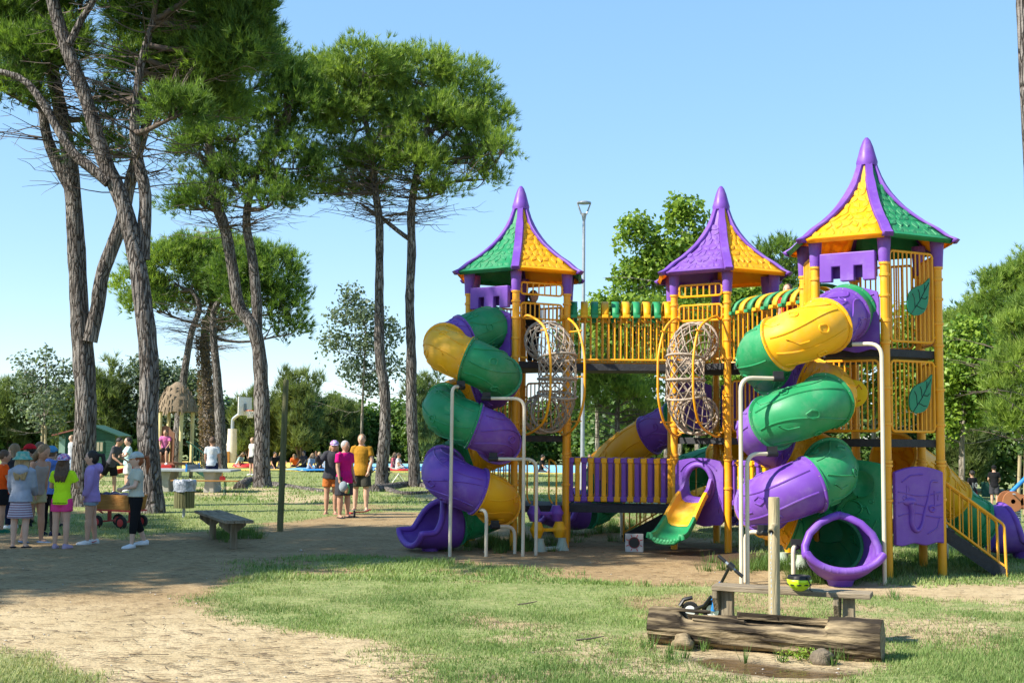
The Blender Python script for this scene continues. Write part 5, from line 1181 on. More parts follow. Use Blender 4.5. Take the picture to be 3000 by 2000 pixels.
# --- wagon
c = G(350, 1545); root = thing('pull_wagon', 'wooden pull wagon with red frame behind the children', 'wagon', (c.x, c.y, gz(c.x, c.y)), rz=math.radians(-24)); wl, ww = .74, .42
for (x, s_) in ((0, -1), (0, 1)): MB().box((0, s_ * ww / 2, .46), (wl, .02, .28)).build('side_board', m_varn, root, smooth=0, bevel=.004)
for s_ in (-1, 1): 
    o = MB().box((0, 0, 0), (.02, ww, .28)).build('end_board', m_varn, root, smooth=0, bevel=.004); o.location = (s_ * (wl / 2 + .03), 0, .46); o.rotation_euler = (0, s_ * .2, 0)
MB().box((0, 0, .32), (wl + .1, ww + .03, .03)).build('floor_board', m_redp, root, smooth=0)
for x in (-.24, .24): MB().beam((x, -ww / 2 - .06, .12), (x, ww / 2 + .06, .12), .03, .03).build('axle', m_redp, root, smooth=0); MB().beam((x, 0, .12), (x, 0, .31), .05, .05).build('axle_strut', m_redp, root, smooth=0)
for x in (-.24, .24):
    for y in (-ww / 2 - .06, ww / 2 + .06): wheel(root, Vector((x * 1.15, y, .115)), Vector((0, 1, 0)), .115, .06, hub=m_redp)
m_navy = mat('navy_cloth', (.012, .018, .06), .9, bump=.3); mb = MB(); rows = [[(x * wl * .48, y * ww * .48, .60 + .03 * math.sin(5 * x + 3 * y) * math.cos(4 * y)) for y in np.linspace(-1, 1, 12)] for x in np.linspace(-1, 1, 16)]; mb.grid(rows); mb.build('liner_cloth', m_navy, root, smooth=60, solid=.02)
MB().tube([(-wl / 2 - .03, 0, .25), (-wl / 2 - .3, 0, .4), (-wl / 2 - .42, 0, .55)], .014, 6).build('pull_handle', m_redp, root)
# --- table tennis table and beer bench
a = P(455, 1378, 35.6); b = P(686, 1381, 35.0); c = (a + b) / 2; zt = .64; root = thing('tennis_table', 'concrete table tennis table with net behind the slatted bin', 'table', (c.x, c.y, gz(c.x, c.y))); m_conc = mat('pale_concrete', (.42, .40, .35), .9, (.34, .32, .27), 5, bump=.3); m_tt = mat('grey_table_top', (.30, .33, .34), .6)
MB().box((0, 0, zt), (2.45, 1.35, .06)).build('table_top', m_tt, root, smooth=0, bevel=.008)
for x in (-.75, .55): MB().prism([(-.16, 0), (-.12, .35), (-.19, zt - .03), (.19, zt - .03), (.12, .35), (.16, 0)], (x, .45, 0), (1, 0, 0), (0, 0, 1), .9).build('leg', m_conc, root, smooth=0, bevel=.02)
MB().box((-.05, 0, zt + .10), (.012, 1.36, .13)).build('net', mat('grey_net', (.25, .27, .28), .8), root, smooth=0)
for y in (-.69, .69): MB().box((-.05, y, zt + .08), (.05, .05, .22)).build('net_post', m_blue, root, smooth=0)
a = P(505, 1407, 33.2); b = P(698, 1408, 33.0); c = (a + b) / 2; root = thing('beer_bench', 'narrow folding bench in front of the table tennis table', 'bench', (c.x, c.y, gz(c.x, c.y))); MB().box((0, 0, .42), (1.85, .25, .03)).build('seat', m_varn, root, smooth=0, bevel=.006)
for x in (-.62, .55):
    for y in (-.09, .09): MB().beam((x, y, -.02), (x, y, .41), .025, .025).build('leg', m_shedg, root, smooth=0)
    MB().tube([(x, 0, .12), (x - .25 if x > 0 else x + .25, 0, .40)], .009, 5).build('brace', m_metal, root)
# --- thatched play hut
c = P(512, 1400, 46); X0, Y0 = c.x, 46; root = thing('thatched_play_hut', 'small play hut with shaggy thatched roof and brown arched front', 'play hut', (X0, Y0, gz(X0, Y0)))
MB().lathe([(0, 3.68), (.10, 3.66), (.30, 3.50), (.50, 3.22), (.64, 2.95), (.73, 2.70), (.78, 2.52), (.70, 2.50), (.3, 2.75), (0, 2.8)], 28).build('thatched_roof', m_thatch, root, smooth=50)
mb = MB()
for k in range(150):
    a = rng.uniform(0, 2 * PI); z = rng.uniform(2.5, 3.4); r_ = np.interp(z, [2.52, 2.70, 2.95, 3.22, 3.5], [.78, .73, .64, .50, .30]); mb.beam((r_ * .98 * math.cos(a), r_ * .98 * math.sin(a), z + .14), ((r_ + .05) * math.cos(a), (r_ + .05) * math.sin(a), z - .14), .05, .02)
mb.build('thatch_strands', m_thatch, root, smooth=0)['kind'] = 'stuff'
for x, y in ((.30, -.42), (.52, .35), (-.42, .4), (-.5, -.42)): MB().cyl((x, y, -.1), (x, y, 2.7), .075, n=12).build('post', m_creamp, root)
MB().box((0, 0, .55), (1.15, 1.0, .10)).build('platform', m_brownp, root, smooth=0)
MB().box((-.22, -.50, .26), (.6, .5, .52)).build('base_block', m_redp, root, smooth=0, bevel=.01)
MB().prism([(-.42, .6), (.30, .6), (.30, 1.72), (.2, 1.78), (.08, 1.95), (-.06, 2.0), (-.2, 1.95), (-.32, 1.78), (-.42, 1.72)], (-.26, -.30, 0), (1, 0, 0), (0, 0, 1), .06).build('arched_front', m_brownp, root, smooth=0, bevel=.01)
o = MB().box((-.30, -.375, 1.45), (.34, .02, .28)).build('yellow_window', m_yel, root, smooth=0)
for x in (-.1,): MB().box((x - .02, -.38, 1.1), (.03, .03, .95)).build('window_edge', m_creamp, root, smooth=0)
for s_ in (-1, 1):
    MB().beam((.5, s_ * .4, .55), (1.5, s_ * .4, -.02), .05, .14).build('stringer', m_shedg, root, smooth=0); MB().tube([(.5, s_ * .4, 1.4), (.62, s_ * .4, 1.35), (1.5, s_ * .4, .75), (1.5, s_ * .4, 0)], .03, 6).build('handrail', m_shedg, root)
    for k in range(7): t = (k + .5) / 7; MB().beam((.55 + .95 * t, s_ * .4, .52 - .5 * t), (.55 + .95 * t, s_ * .4, 1.36 - .6 * t), .02, .02, Vector((1, 0, 0))).build('baluster', m_shedg, root, smooth=0)
for k in range(5): t = (k + .7) / 5.3; MB().box((.5 + t, 0, .55 * (1 - t)), (.22, .78, .04)).build('tread', m_shedg, root, smooth=0)
mb = MB(); mb.grid([[(-.55 - 1.75 * t, -.1 + y, .62 * (1 - t) ** 1.3 + .12 + (.14 if abs(y) > .2 else 0)) for y in (-.27, -.24, 0, .24, .27)] for t in np.linspace(0, 1, 10)]); mb.build('red_chute', m_redp, root, smooth=50, solid=.04)
# --- green shed
c = P(268, 1365, 61); root = thing('garden_shed', 'low dark green wooden shed with three-pane window', 'shed', (c.x, 61, gz(c.x, 61)), rz=.12); Wd, Dp, hw, hr = 2.7, 2.4, 1.62, 2.05
MB().prism([(-Wd / 2, 0), (Wd / 2, 0), (Wd / 2, hw - .05), (.25, hr - .08), (-Wd / 2, hw)], (0, Dp / 2, 0), (1, 0, 0), (0, 0, 1), Dp).build('wall', m_shedg, root, smooth=0)
for k in range(11): MB().box((0, -Dp / 2 - .008, .08 + k * .145), (Wd, .018, .135)).build('board', m_shedg, root, smooth=0)
for (x0, z0, x1, z1, mt) in ((.25, hr, Wd / 2 + .3, hw - .10, m_shedg), (.25, hr, -Wd / 2 - .3, hw - .08, mat('faded_red_roof', (.28, .10, .08), .9))): MB().beam((x0, 0, z0), (x1, 0, z1), Dp + .5, .06, Vector((0, 0, 1))).build('roof_plane', mt, root, smooth=0)
w = MB().box((.55, -Dp / 2 - .03, 1.0), (.56, .04, .56)).build('window', m_shedg, root, smooth=0)
for k in range(3): MB().box((.55 + (k - 1) * .165, -Dp / 2 - .056, 1.0), (.12, .012, .44)).build('pane', mat('dusty_window_glass', (.40, .36, .25), .25), w, smooth=0)
dd = MB().box((-1.18, -Dp / 2 - .03, .78), (.3, .05, 1.4)).build('door', mat('pale_green_door', (.25, .38, .30), .7), root, smooth=0)
# --- basketball hoop
c = P(678, 1357, 69); root = thing('basketball_hoop', 'basketball hoop on a white padded pole at the court edge', 'basketball hoop', (c.x, 69, gz(c.x, 69)))
MB().tube([(0, 0, 0), (0, 0, .9), (.0, 0, 1.3), (0, 0, 2.0)], [.26, .30, .28, .26], 12).build('pad', mat('white_foam_pad', (.62, .58, .5), .8), root, smooth=60)
MB().tube(roundpath([(0, 0, 0), (0, 0, 2.3), (0, 0, 2.55), (.62, -.25, 3.0), (.9, -.3, 3.05)], .2), .10, 10).build('pole', m_metal, root, smooth=60)
bd = Vector((.30, .954, 0)); bo = MB().beam(Vector((.75, -.3, 3.30)) - bd * .75, Vector((.75, -.3, 3.30)) + bd * .75, .04, 1.05); bo = bo.build('backboard', m_white, root, smooth=0)
MB().box((.75 + .02, -.34, 3.22), (.3, .03, .45), rz=math.atan2(bd.y, bd.x)).build('target_square', m_metal, root, smooth=0)
rc = Vector((1.12, -.6, 3.05)); MB().tube([rc + Vector((.24 * math.cos(a), .24 * math.sin(a), 0)) for a in [2 * PI * k / 20 for k in range(20)]], .022, 6, closed=True).build('rim', mat('orange_rim_paint', (.75, .13, .02), .5), root)
mb = MB()
for k in range(10):
    for s_ in (1, -1):
        a = 2 * PI * k / 10; mb.tube([rc + Vector((.24 * math.cos(a + s_ * t * .9), .24 * math.sin(a + s_ * t * .9), 0)) * 1 + Vector((-(.1 * t) * math.cos(a + s_ * t * .9), -(.1 * t) * math.sin(a + s_ * t * .9), -.42 * t)) for t in (0, .33, .66, 1)], .012, 4)
mb.build('net', m_white, root)['kind'] = 'stuff'
MB().box((-.6, .1, .35), (1.1, .9, .7)).build('ballast_box', m_varn, root, smooth=0); MB().beam((-.75, 0, .7), (-.02, 0, 1.35), .1, .1).build('brace', m_white, root, smooth=0)
c = P(697, 1200, 84); root = thing('floodlight_mast', 'floodlight mast showing behind the basketball backboard', 'floodlight', (c.x, 84, 0)); MB().cyl((0, 0, 0), (0, 0, 4.0), .06).build('mast', m_metal, root); MB().beam((-.7, 0, 3.9), (.5, 0, 4.0), .06, .06).build('cross_arm', m_metal, root, smooth=0)
for x, z in ((-.6, 4.05), (-.35, 3.55), (.4, 4.1)): o = MB().box((0, 0, 0), (.42, .25, .32)).build('lamp_head', m_blackpl, root, smooth=0, bevel=.03); o.location = (x, 0, z); o.rotation_euler = (.5, .3, 0)
# --- street lamps
def lamp(label, px, d, topy, head=True):
    b = P(px, 1400, d); z0 = gz(b.x, d); t = P(px, topy, d); root = thing('street_lamp', label, 'street lamp', (b.x, d, z0), group='slim grey lamp posts'); H = t.z - z0
    MB().tube([(0, 0, -.1), (0, 0, 1.2), (0, 0, H - .62)], [.085, .07, .05], 14).build('pole', m_metal, root, smooth=60)
    if head:
        MB().lathe([(.055, H - .64), (.07, H - .55), (.10, H - .42), (.09, H - .41), (.04, H - .5)], 14).build('head_cup', m_metal, root, smooth=50)
        for k in range(2): a = PI * k; MB().tube([(.085 * math.cos(a), .0, H - .44), (.225 * math.cos(a), 0, H - .06)], [.035, .025], 6).build('head_strut', m_metal, root)
        MB().lathe([(0, H + .0), (.15, H), (.24, H - .03), (.245, H - .07), (.2, H - .08), (0, H - .07)], 24).build('lamp_disc', m_metal, root, smooth=40)
lamp('slim grey lamp post with open cone head behind the high bridge', 1706, 40, 590); lamp('plain grey lamp post beside the boy in the numbered shirt', 2818, 46, 1020)
# --- roots round the pines
for (pts, r_, lab) in (([(700, 1432), (735, 1408), (770, 1420)], .16, 'thick cut root stub at the foot of the forked pine'), ([(775, 1420), (850, 1428), (930, 1440), (1000, 1444)], .10, 'long root snaking away from the forked pine'), ([(1095, 1442), (1140, 1432), (1215, 1425), (1300, 1436), (1400, 1450)], .16, 'thick root bank joining the two pines near the slide'), ([(1130, 1438), (1180, 1448), (1260, 1446)], .10, 'root running below the root bank of the two pines')):
    q = [G(x, y) for x, y in pts]; o3 = q[0].copy(); q = [Vector((p.x, p.y, gz(p.x, p.y) + r_ * .25)) - o3 for p in q]; mb = MB(); trunk_mb(mb, q, r_ * 1.2, r_ * .6, n=10, flare=1, seed=int(r_ * 100), step=.2); o = mb.build('tree_root', m_bark, None, smooth=70, loc=o3); tag(o, lab, 'root', 'exposed pine roots')
# --- bicycle and lounger behind the pines
c = P(1098, 1398, 46); root = thing('bicycle', 'dark bicycle parked behind the curved pine trunk', 'bicycle', (c.x, 46, gz(c.x, 46)), rz=.9)
for x in (-.5, .5): wheel(root, Vector((x, 0, .33)), Vector((0, 1, 0)), .33, .045, hub=m_metal, spokes=14)
for a_, b_ in (((-.5, 0, .33), (-.12, 0, .30)), ((-.12, 0, .30), (-.22, 0, .80)), ((-.12, 0, .30), (.34, 0, .72)), ((-.22, 0, .72), (.34, 0, .74)), ((-.5, 0, .33), (-.22, 0, .72)), ((.5, 0, .33), (.34, 0, .85))): MB().cyl(a_, b_, .018, n=8).build('frame_tube', m_blackpl, root)
MB().tube([(.33, -.26, .95), (.36, -.1, 1.0), (.35, 0, .9), (.36, .1, 1.0), (.33, .26, .95)], .013, 6).build('handlebar', m_metal, root); MB().ball((-.24, 0, .86), (.13, .07, .035)).build('saddle', m_blackpl, root, smooth=60)
c = P(1172, 1400, 44); root = thing('sun_lounger', 'low white-framed lounger with yellow cloth between the two pines', 'lounger', (c.x, 44, gz(c.x, 44)), rz=.25)
MB().beam((-.9, 0, .52), (.5, 0, .18), .55, .05).build('cloth', m_creamp, root, smooth=0)
for s_ in (-1, 1): MB().tube([(-.35, s_ * .3, 0), (-.1, s_ * .3, .35), (.15, s_ * .3, 0)], .016, 6).build('leg', m_white, root); MB().tube([(-.7, s_ * .3, .5), (-.5, s_ * .3, .62), (-.2, s_ * .3, .5), (.1, s_ * .3, .62)], .014, 6).build('arm', m_white, root)
# --- right side: spring rider, see-saw bar, bin, stakes
c = P(2978, 1525, 26); root = thing('spring_rider', 'brown wooden spring rider with round side boards', 'spring rider', (c.x, 26, gz(c.x, 26)))
MB().tube([(.085 * math.cos(a), .085 * math.sin(a), .02 + a / (2 * PI) * .055) for a in np.linspace(0, 2 * PI * 5, 70)], .018, 6).build('spring', m_metal, root, smooth=60)
m_ply = mat('brown_plywood_board', (.38, .15, .06), .6)
for y in (-.14, .14):
    MB().lathe([(.05, 0), (.22, 0), (.22, .03), (.05, .03), (.05, 0)], 24, (-.12, y, .46), (0, 1, 0)).build('side_board', m_ply, root, smooth=30); MB().lathe([(.04, 0), (.16, 0), (.16, .03), (.04, .03), (.04, 0)], 24, (.2, y, .44), (0, 1, 0)).build('side_board', m_ply, root, smooth=30)
MB().box((.05, 0, .38), (.5, .24, .04)).build('seat', m_ply, root, smooth=0); MB().cyl((-.12, -.25, .62), (-.12, .25, .62), .016, n=8).build('handle', m_metal, root)
a = P(2958, 1445, 28); b = P(3030, 1375, 28); MB().tube([Vector((0, 0, 0)), b - a], .05, 8).build('seesaw_beam', m_blue, None, smooth=50, loc=a); o = COL.objects[-1]; o.name = 'seesaw_beam'
tag(o, 'tilted blue beam behind the spring rider', 'seesaw')
c = P(2892, 1426, 58); root = thing('litter_bin', 'dark green litter bin beyond the man in black', 'bin', (c.x, 58, gz(c.x, 58))); MB().lathe([(.26, .1), (.28, .8), (.25, .8), (.24, .12)], 16).build('basket', m_shedg, root, smooth=40); MB().cyl((.3, 0, 0), (.3, 0, .95), .03).build('post', m_metal, root)
for i, (x, y2) in enumerate(((2988, 1333), (3006, 1320))):
    t = P(x, y2, 33); b = P(x - 8, 1450, 33); b.z = gz(b.x, 33) - .1; o = MB().tube([Vector((0, 0, 0)), t - b], .05, 10).build('tree_stake', m_palewood, None, loc=b); tag(o, 'pale wooden stake holding the young bristly pine', 'stake', 'stakes of the bristly pine')
for i, x in enumerate((119, 137)):
    t = P(x + (6 if i == 0 else -4), 1245, 45.6); b = P(x - 2, 1398, 45.6); b.z = gz(b.x, 45.6) - .1; o = MB().tube([Vector((0, 0, 0)), t - b], .05, 10).build('tree_stake', m_palewood, None, loc=b); tag(o, 'pale wooden stake holding the small loose-leaved tree', 'stake', 'stakes of the small loose-leaved tree')
# --- small red scooter by the adults
c = G(1030, 1514); root = thing('kick_scooter', 'small red scooter on the ground at the feet of the woman in magenta', 'scooter', (c.x, c.y, gz(c.x, c.y)), rz=-1.0); wheel(root, Vector((.13, .0, .07)), Vector((.3, 1, 0)), .07, .03, hub=m_white); wheel(root, Vector((-.32, .05, .055)), Vector((0, 1, 0)), .055, .03, hub=m_white)
MB().beam((-.3, .05, .07), (.08, 0, .08), .1, .025).build('footboard', m_redp, root, smooth=0); MB().tube([(.1, 0, .1), (-.05, .35, .10), (-.35, .6, .12)], .016, 6).build('stem', m_redp, root)
# ---------------------------------------------------------------- people
BAKE = []
SKIN = {k: mat('skin_' + k, c, .55, tuple(x * .9 for x in c), 6) for k, c in dict(fair=(.56, .33, .23), tan=(.43, .235, .15), light=(.60, .38, .28)).items()}
def cloth(name, col, col2=None, rough=.9): return mat('cloth_' + name, col, rough, col2 or tuple(c * .72 for c in col), 5, bump=1., bscale=9, spec=.1)
def stripes(name, ca, cb, scale):
    if name in MATS: return MATS[name]
    m = bpy.data.materials.new(name); m.use_nodes = True; nt = m.node_tree; b = nt.nodes['Principled BSDF']; b.inputs['Roughness'].default_value = .9
    tc = _n(nt, 'ShaderNodeTexCoord'); w = _n(nt, 'ShaderNodeTexWave'); w.bands_direction = 'Z'; w.inputs['Scale'].default_value = scale; w.inputs['Distortion'].default_value = .6
    nt.links.new(tc.outputs['Object'], w.inputs[0]); r = _n(nt, 'ShaderNodeValToRGB'); r.color_ramp.elements[0].position = .4; r.color_ramp.elements[1].position = .6; r.color_ramp.elements[0].color = (*ca, 1); r.color_ramp.elements[1].color = (*cb, 1)
    nt.links.new(w.outputs[0], r.inputs[0]); nt.links.new(r.outputs[0], b.inputs['Base Color']); MATS[name] = m; return m
def floral(name, ca, cb, cc, s=28):
    if name in MATS: return MATS[name]
    m = bpy.data.materials.new(name); m.use_nodes = True; nt = m.node_tree; b = nt.nodes['Principled BSDF']; b.inputs['Roughness'].default_value = .9
    tc = _n(nt, 'ShaderNodeTexCoord'); v = _n(nt, 'ShaderNodeTexVoronoi'); v.inputs['Scale'].default_value = s; nt.links.new(tc.outputs['Object'], v.inputs['Vector']); sp = _n(nt, 'ShaderNodeSeparateColor'); nt.links.new(v.outputs['Color'], sp.inputs[0])
    r = _n(nt, 'ShaderNodeValToRGB'); r.color_ramp.interpolation = 'CONSTANT'; e = r.color_ramp.elements; e[0].color = (*ca, 1); e[1].color = (*cb, 1); e[1].position = .4; x = e.new(.75); x.color = (*cc, 1)
    nt.links.new(sp.outputs[0], r.inputs[0]); nt.links.new(r.outputs[0], b.inputs['Base Color']); MATS[name] = m; return m
HAIR = {k: mat('hair_' + k, c, .6, tuple(x * .6 for x in c), 12, bump=.5, bscale=50, stretch=(3, 3, .5)) for k, c in dict(brown=(.10, .055, .03), dark=(.018, .013, .010), blond=(.42, .29, .14), dblond=(.24, .155, .08), red=(.33, .10, .03), grey=(.42, .41, .40), short=(.16, .10, .06)).items()}
def person(label, px, py, hpx=None, d=None, face=0., h=None, child=True, skin='fair', top=None, bottom=None, shoes=None, hair=None, hat=None, legs=((0, .03, 0), (0, .03, 0)), arms=((.0, .10, .15, 0), (.0, .10, .15, 0)), lean=0., seat=None, vox=None, name='person', group=None, headturn=0., nod=0., cat='person', loc=None, wide=1., text=None, side_lean=0.):
    """px, py: feet in the photo (or loc); face: heading, 0 looks at the camera, + turns to the right of the picture
    arms: (forward, out, elbow, inward) for the person's left (+x) and right; legs: (forward, out, knee)"""
    if loc is None:
        loc = G(px, py) if d is None else P(px, py, d); loc.z = gz(loc.x, loc.y)
    loc = Vector(loc); H = h or hpx / (FPX / loc.y); vx = max(vox or .02, .00055 * loc.y) if loc.y > 28 else .0138
    root = thing(name, label, cat, loc, rz=face, group=group)
    hh = H / (6.5 if child else 7.4); hz = (.50 if child else .52) * H; W = wide * H
    fl, ft = .245 * H, .235 * H                   # thigh, shank
    if seat is not None: hz = seat + .06 * H
    pel = Vector((0, 0, hz)); ru = Matrix.Rotation(-lean, 3, 'X') @ Matrix.Rotation(side_lean, 3, 'Y')   # lean > 0 bends forward (-y)
    ru = Matrix.Rotation(lean, 3, 'X') @ Matrix.Rotation(side_lean, 3, 'Y')
    def U(x, y, z): return pel + ru @ Vector((x, y, z))     # torso coordinates above the pelvis
    tz = (.79 if child else .815) * H - (.50 if child else .52) * H      # shoulder height above pelvis
    J = {}
    for s, (fw, out, kn) in zip((1, -1), legs):
        hip = pel + Vector((s * .05 * W, 0, -.01 * H)); d1 = Vector((s * math.sin(out), -math.sin(fw) * math.cos(out), -math.cos(fw) * math.cos(out))); k_ = hip + d1 * fl
        f2 = fw - kn; d2 = Vector((s * math.sin(out) * .3, -math.sin(f2), -math.cos(f2))).normalized(); an = k_ + d2 * ft; J['leg', s] = (hip, k_, an, d2)
    if seat is None:        # rest the lower foot on the ground
        low = min(J['leg', s][2].z for s in (1, -1)); dz = .045 * H - low
        pel += Vector((0, 0, dz)); J = {k: tuple((p + Vector((0, 0, dz))) if i < 3 else p for i, p in enumerate(v)) for k, v in J.items()}
    for s, (fw, out, el, inw) in zip((1, -1), arms):
        sh = U(s * .098 * W, 0, tz - .012 * H); d1 = ru @ Vector((s * math.sin(out), -math.sin(fw) * math.cos(out), -math.cos(fw) * math.cos(out))); e_ = sh + d1 * .165 * H
        f2 = fw + el; d2 = ru @ Vector((s * (math.sin(out) * .5) - s * math.sin(inw), -math.sin(f2) * math.cos(inw), -math.cos(f2) * math.cos(inw))).normalized(); d2.normalize(); w_ = e_ + d2 * .145 * H; J['arm', s] = (sh, e_, w_, d2)
    hc = U(0, -.012 * H, tz + .035 * H + hh * .52); hr = ru @ Matrix.Rotation(headturn, 3, 'Z') @ Matrix.Rotation(nod, 3, 'X')
    TR = [(-.055, .070, .052), (-.02, .086, .062), (.03, .088, .064), (.08, .078, .056), (.15, .083, .058), (.22, .092, .062), (.265, .092, .056), (.30, .070, .044), (.325, .036, .034)]
    k0 = tz / .295 / H
    def etube(mb, rings, n=14):
        rows = []
        for z, rx, ry in rings: rows.append([U(rx * math.cos(2 * PI * i / n), ry * math.sin(2 * PI * i / n), z) for i in range(n)])
        b = len(mb.v); mb.grid(rows, close_v=True); mb.f.append(tuple(b + i for i in range(n - 1, -1, -1))); mb.f.append(tuple(b + (len(rows) - 1) * n + i for i in range(n)))
    def torso(mb, off, z0, z1):
        rg = [(z * H * k0 if z > 0 else z * H, rx * W + off, ry * W + off) for z, rx, ry in TR if z0 <= z <= z1]; etube(mb, rg)
    body = MB()
    torso(body, 0, -.1, .4); body.tube([U(0, 0, tz - .01 * H), hc - (hr @ Vector((0, 0, hh * .3)))], [.036 * H, .034 * H], 10)
    body.ball(hc, (hh * .37, hh * .44, hh * .51), 16, 12, hr); body.ball(hc + hr @ Vector((0, -hh * .06, -hh * .24)), (hh * .29, hh * .34, hh * .28), 12, 8, hr)
    body.ball(hc + hr @ Vector((0, -hh * .45, -hh * .06)), (hh * .055, hh * .09, hh * .09), 8, 6, hr)
    for s in (1, -1): body.ball(hc + hr @ Vector((s * hh * .375, hh * .05, -hh * .05)), (hh * .045, hh * .07, hh * .12), 8, 6, hr)
    for s in (1, -1):
        hip, k_, an, d2 = J['leg', s]; body.tube([hip, hip.lerp(k_, .5), k_], [.056 * W, .048 * W, .035 * W], 12); body.ball(k_, .036 * W, 10, 7); body.tube([k_, k_.lerp(an, .3), an], [.035 * W, .037 * W, .021 * W], 12)
        toe = Vector((s * .25, -1, -.1 if seat is None else 0)).normalized(); body.tube([an + Vector((0, .02 * H, -.022 * H)), an + toe * .07 * H + Vector((0, 0, -.025 * H))], [.024 * H, .018 * H], 8)
        sh, e_, w_, d3 = J['arm', s]; body.ball(sh, .031 * W, 10, 7); body.tube([sh, e_], [.030 * W, .023 * W], 10); body.ball(e_, .023 * W, 8, 6); body.tube([e_, e_.lerp(w_, .3), w_], [.023 * W, .0235 * W, .015 * W], 10)
        # hand: palm, four fingers of different length, thumb
        a_, u_, f_ = frame_of(d3); nrm = a_ if abs(a_.z) < .9 else u_; acr = d3.cross(nrm).normalized(); pl = .05 * H
        body.tube([w_, w_ + d3 * pl], [.015 * H, .019 * H], 8, ell=.7)
        for q, (o_, L_) in enumerate(((-.0165, .036), (-.0055, .043), (.0055, .040), (.0165, .031))):
            b_ = w_ + d3 * pl * .9 + acr * o_ * H; m_ = b_ + d3 * L_ * .55 * H; body.tube([b_, m_, m_ + (d3 + nrm * .5 * s).normalized() * L_ * .5 * H], [.0068 * H, .0062 * H, .005 * H], 6)
        th = w_ + d3 * pl * .35 + acr * .016 * H; body.tube([th, th + (d3 * .6 + acr * .8).normalized() * .022 * H, th + (d3 + acr * .5).normalized() * .042 * H], [.008 * H, .0075 * H, .006 * H], 6)
    def finish(mb, nm, mt, vs=vx, it=3):
        o = mb.build(nm, mt, root, smooth=0); r_ = o.modifiers.new('remesh', 'REMESH'); r_.mode = 'VOXEL'; r_.voxel_size = vs; r_.use_smooth_shade = True
        sm = o.modifiers.new('smooth', 'SMOOTH'); sm.factor = .5; sm.iterations = it; BAKE.append(o); return o
    finish(body, 'body', SKIN[skin])
    if loc.y < 30:
        for s in (1, -1): MB().ball(hc + hr @ Vector((s * hh * .14, -hh * .405, hh * .03)), (hh * .045, hh * .03, hh * .028), 8, 5, hr).build('eye', m_blackpl, root, smooth=60)
        MB().ball(hc + hr @ Vector((0, -hh * .385, -hh * .26)), (hh * .09, hh * .03, hh * .018), 8, 5, hr).build('mouth', mat('lip_colour', (.36, .10, .09), .5), root, smooth=60)
    # clothes
    if top:
        kind, mt = top[0], top[1]; mb = MB(); off = .010 * H if kind != 'hoodie' else .020 * H; hem = top[2] if len(top) > 2 else -.03
        rg = [(hem * H, .099 * W + off * 1.2, .076 * W + off * 1.2), (max(hem + .02, .0) * H, .097 * W + off, .074 * W + off)] + [(z * H * k0, rx * W + off, ry * W + off) for z, rx, ry in TR if z > max(hem + .03, .06) and z < (.31 if kind != 'tank' else .27)]
        if kind != 'tank': rg.append((.318 * H * k0, .043 * W, .040 * W))
        etube(mb, rg, 18)
        for s in (1, -1):
            sh, e_, w_, d3 = J['arm', s]; q = U(s * .07 * W, 0, tz - .005 * H)
            if kind == 'tee': mb.tube([q, sh + Vector((0, 0, .004 * H)), sh.lerp(e_, .62)], [.032 * W + off * .3, .032 * W + off * .4, .034 * W + off * .7], 12)
            elif kind == 'hoodie': mb.tube([q, sh, e_, e_.lerp(w_, .6), e_.lerp(w_, .92)], [.034 * W + off * .4, .035 * W + off * .5, .030 * W + off * .5, .029 * W + off * .5, .022 * W + off * .3], 12); mb.ball(e_, .030 * W + off * .5)
            elif kind == 'tank': mb.tube([U(s * .055 * W, -.045 * W, .24 * H * k0), U(s * .058 * W, 0, tz + .012 * H), U(s * .055 * W, .045 * W, .24 * H * k0)], .016 * W, 8)
        if kind == 'hoodie': mb.ball(U(0, .065 * W, tz + .0 * H), (.085 * W, .055 * W, .062 * W), 12, 8); mb.tube([U(.06 * W * math.cos(a), .02 * W + .055 * W * math.sin(a), tz + .025 * H + .008 * H * math.sin(a)) for a in [2 * PI * i / 14 for i in range(14)]], .018 * W, 8, closed=True)
        finish(mb, {'tee': 't_shirt', 'hoodie': 'hooded_top', 'tank': 'sleeveless_top'}[kind], mt, it=2)
    if bottom:
        kind, mt = bottom[0], bottom[1]; L = bottom[2] if len(bottom) > 2 else .6; mb = MB()
        if kind == 'skirt':
            etube(mb, [(-.21 * H - (L - .6) * .2 * H, .135 * W, .115 * W), (-.12 * H, .115 * W, .095 * W), (-.03 * H, .098 * W, .075 * W), (.06 * H, .086 * W, .062 * W)], 20)
        else:
            off = .010 * H if kind == 'shorts' else .006 * H; etube(mb, [(z * H, rx * W + off, ry * W + off) for z, rx, ry in ((-.07, .075, .058), (-.04, .088, .066), (.0, .090, .066), (.055, .084, .060))], 16)
            for s in (1, -1):
                hip, k_, an, d2 = J['leg', s]
                if kind == 'shorts': mb.tube([hip + Vector((0, 0, .01 * H)), hip.lerp(k_, L)], [.060 * W + off * .4, .056 * W + off * 1.2], 14)
                else:
                    mb.tube([hip, hip.lerp(k_, .5), k_], [.058 * W + off, .050 * W + off, .038 * W + off], 12); mb.ball(k_, .038 * W + off, 10, 7); e = .55 if kind == 'capri' else .97; mb.tube([k_, k_.lerp(an, .3), k_.lerp(an, e)], [.038 * W + off, .038 * W + off, (.032 if kind == 'capri' else .028) * W + off], 12)
        finish(mb, {'shorts': 'shorts', 'pants': 'trousers', 'capri': 'leggings', 'skirt': 'skirt'}[kind], mt, it=2)
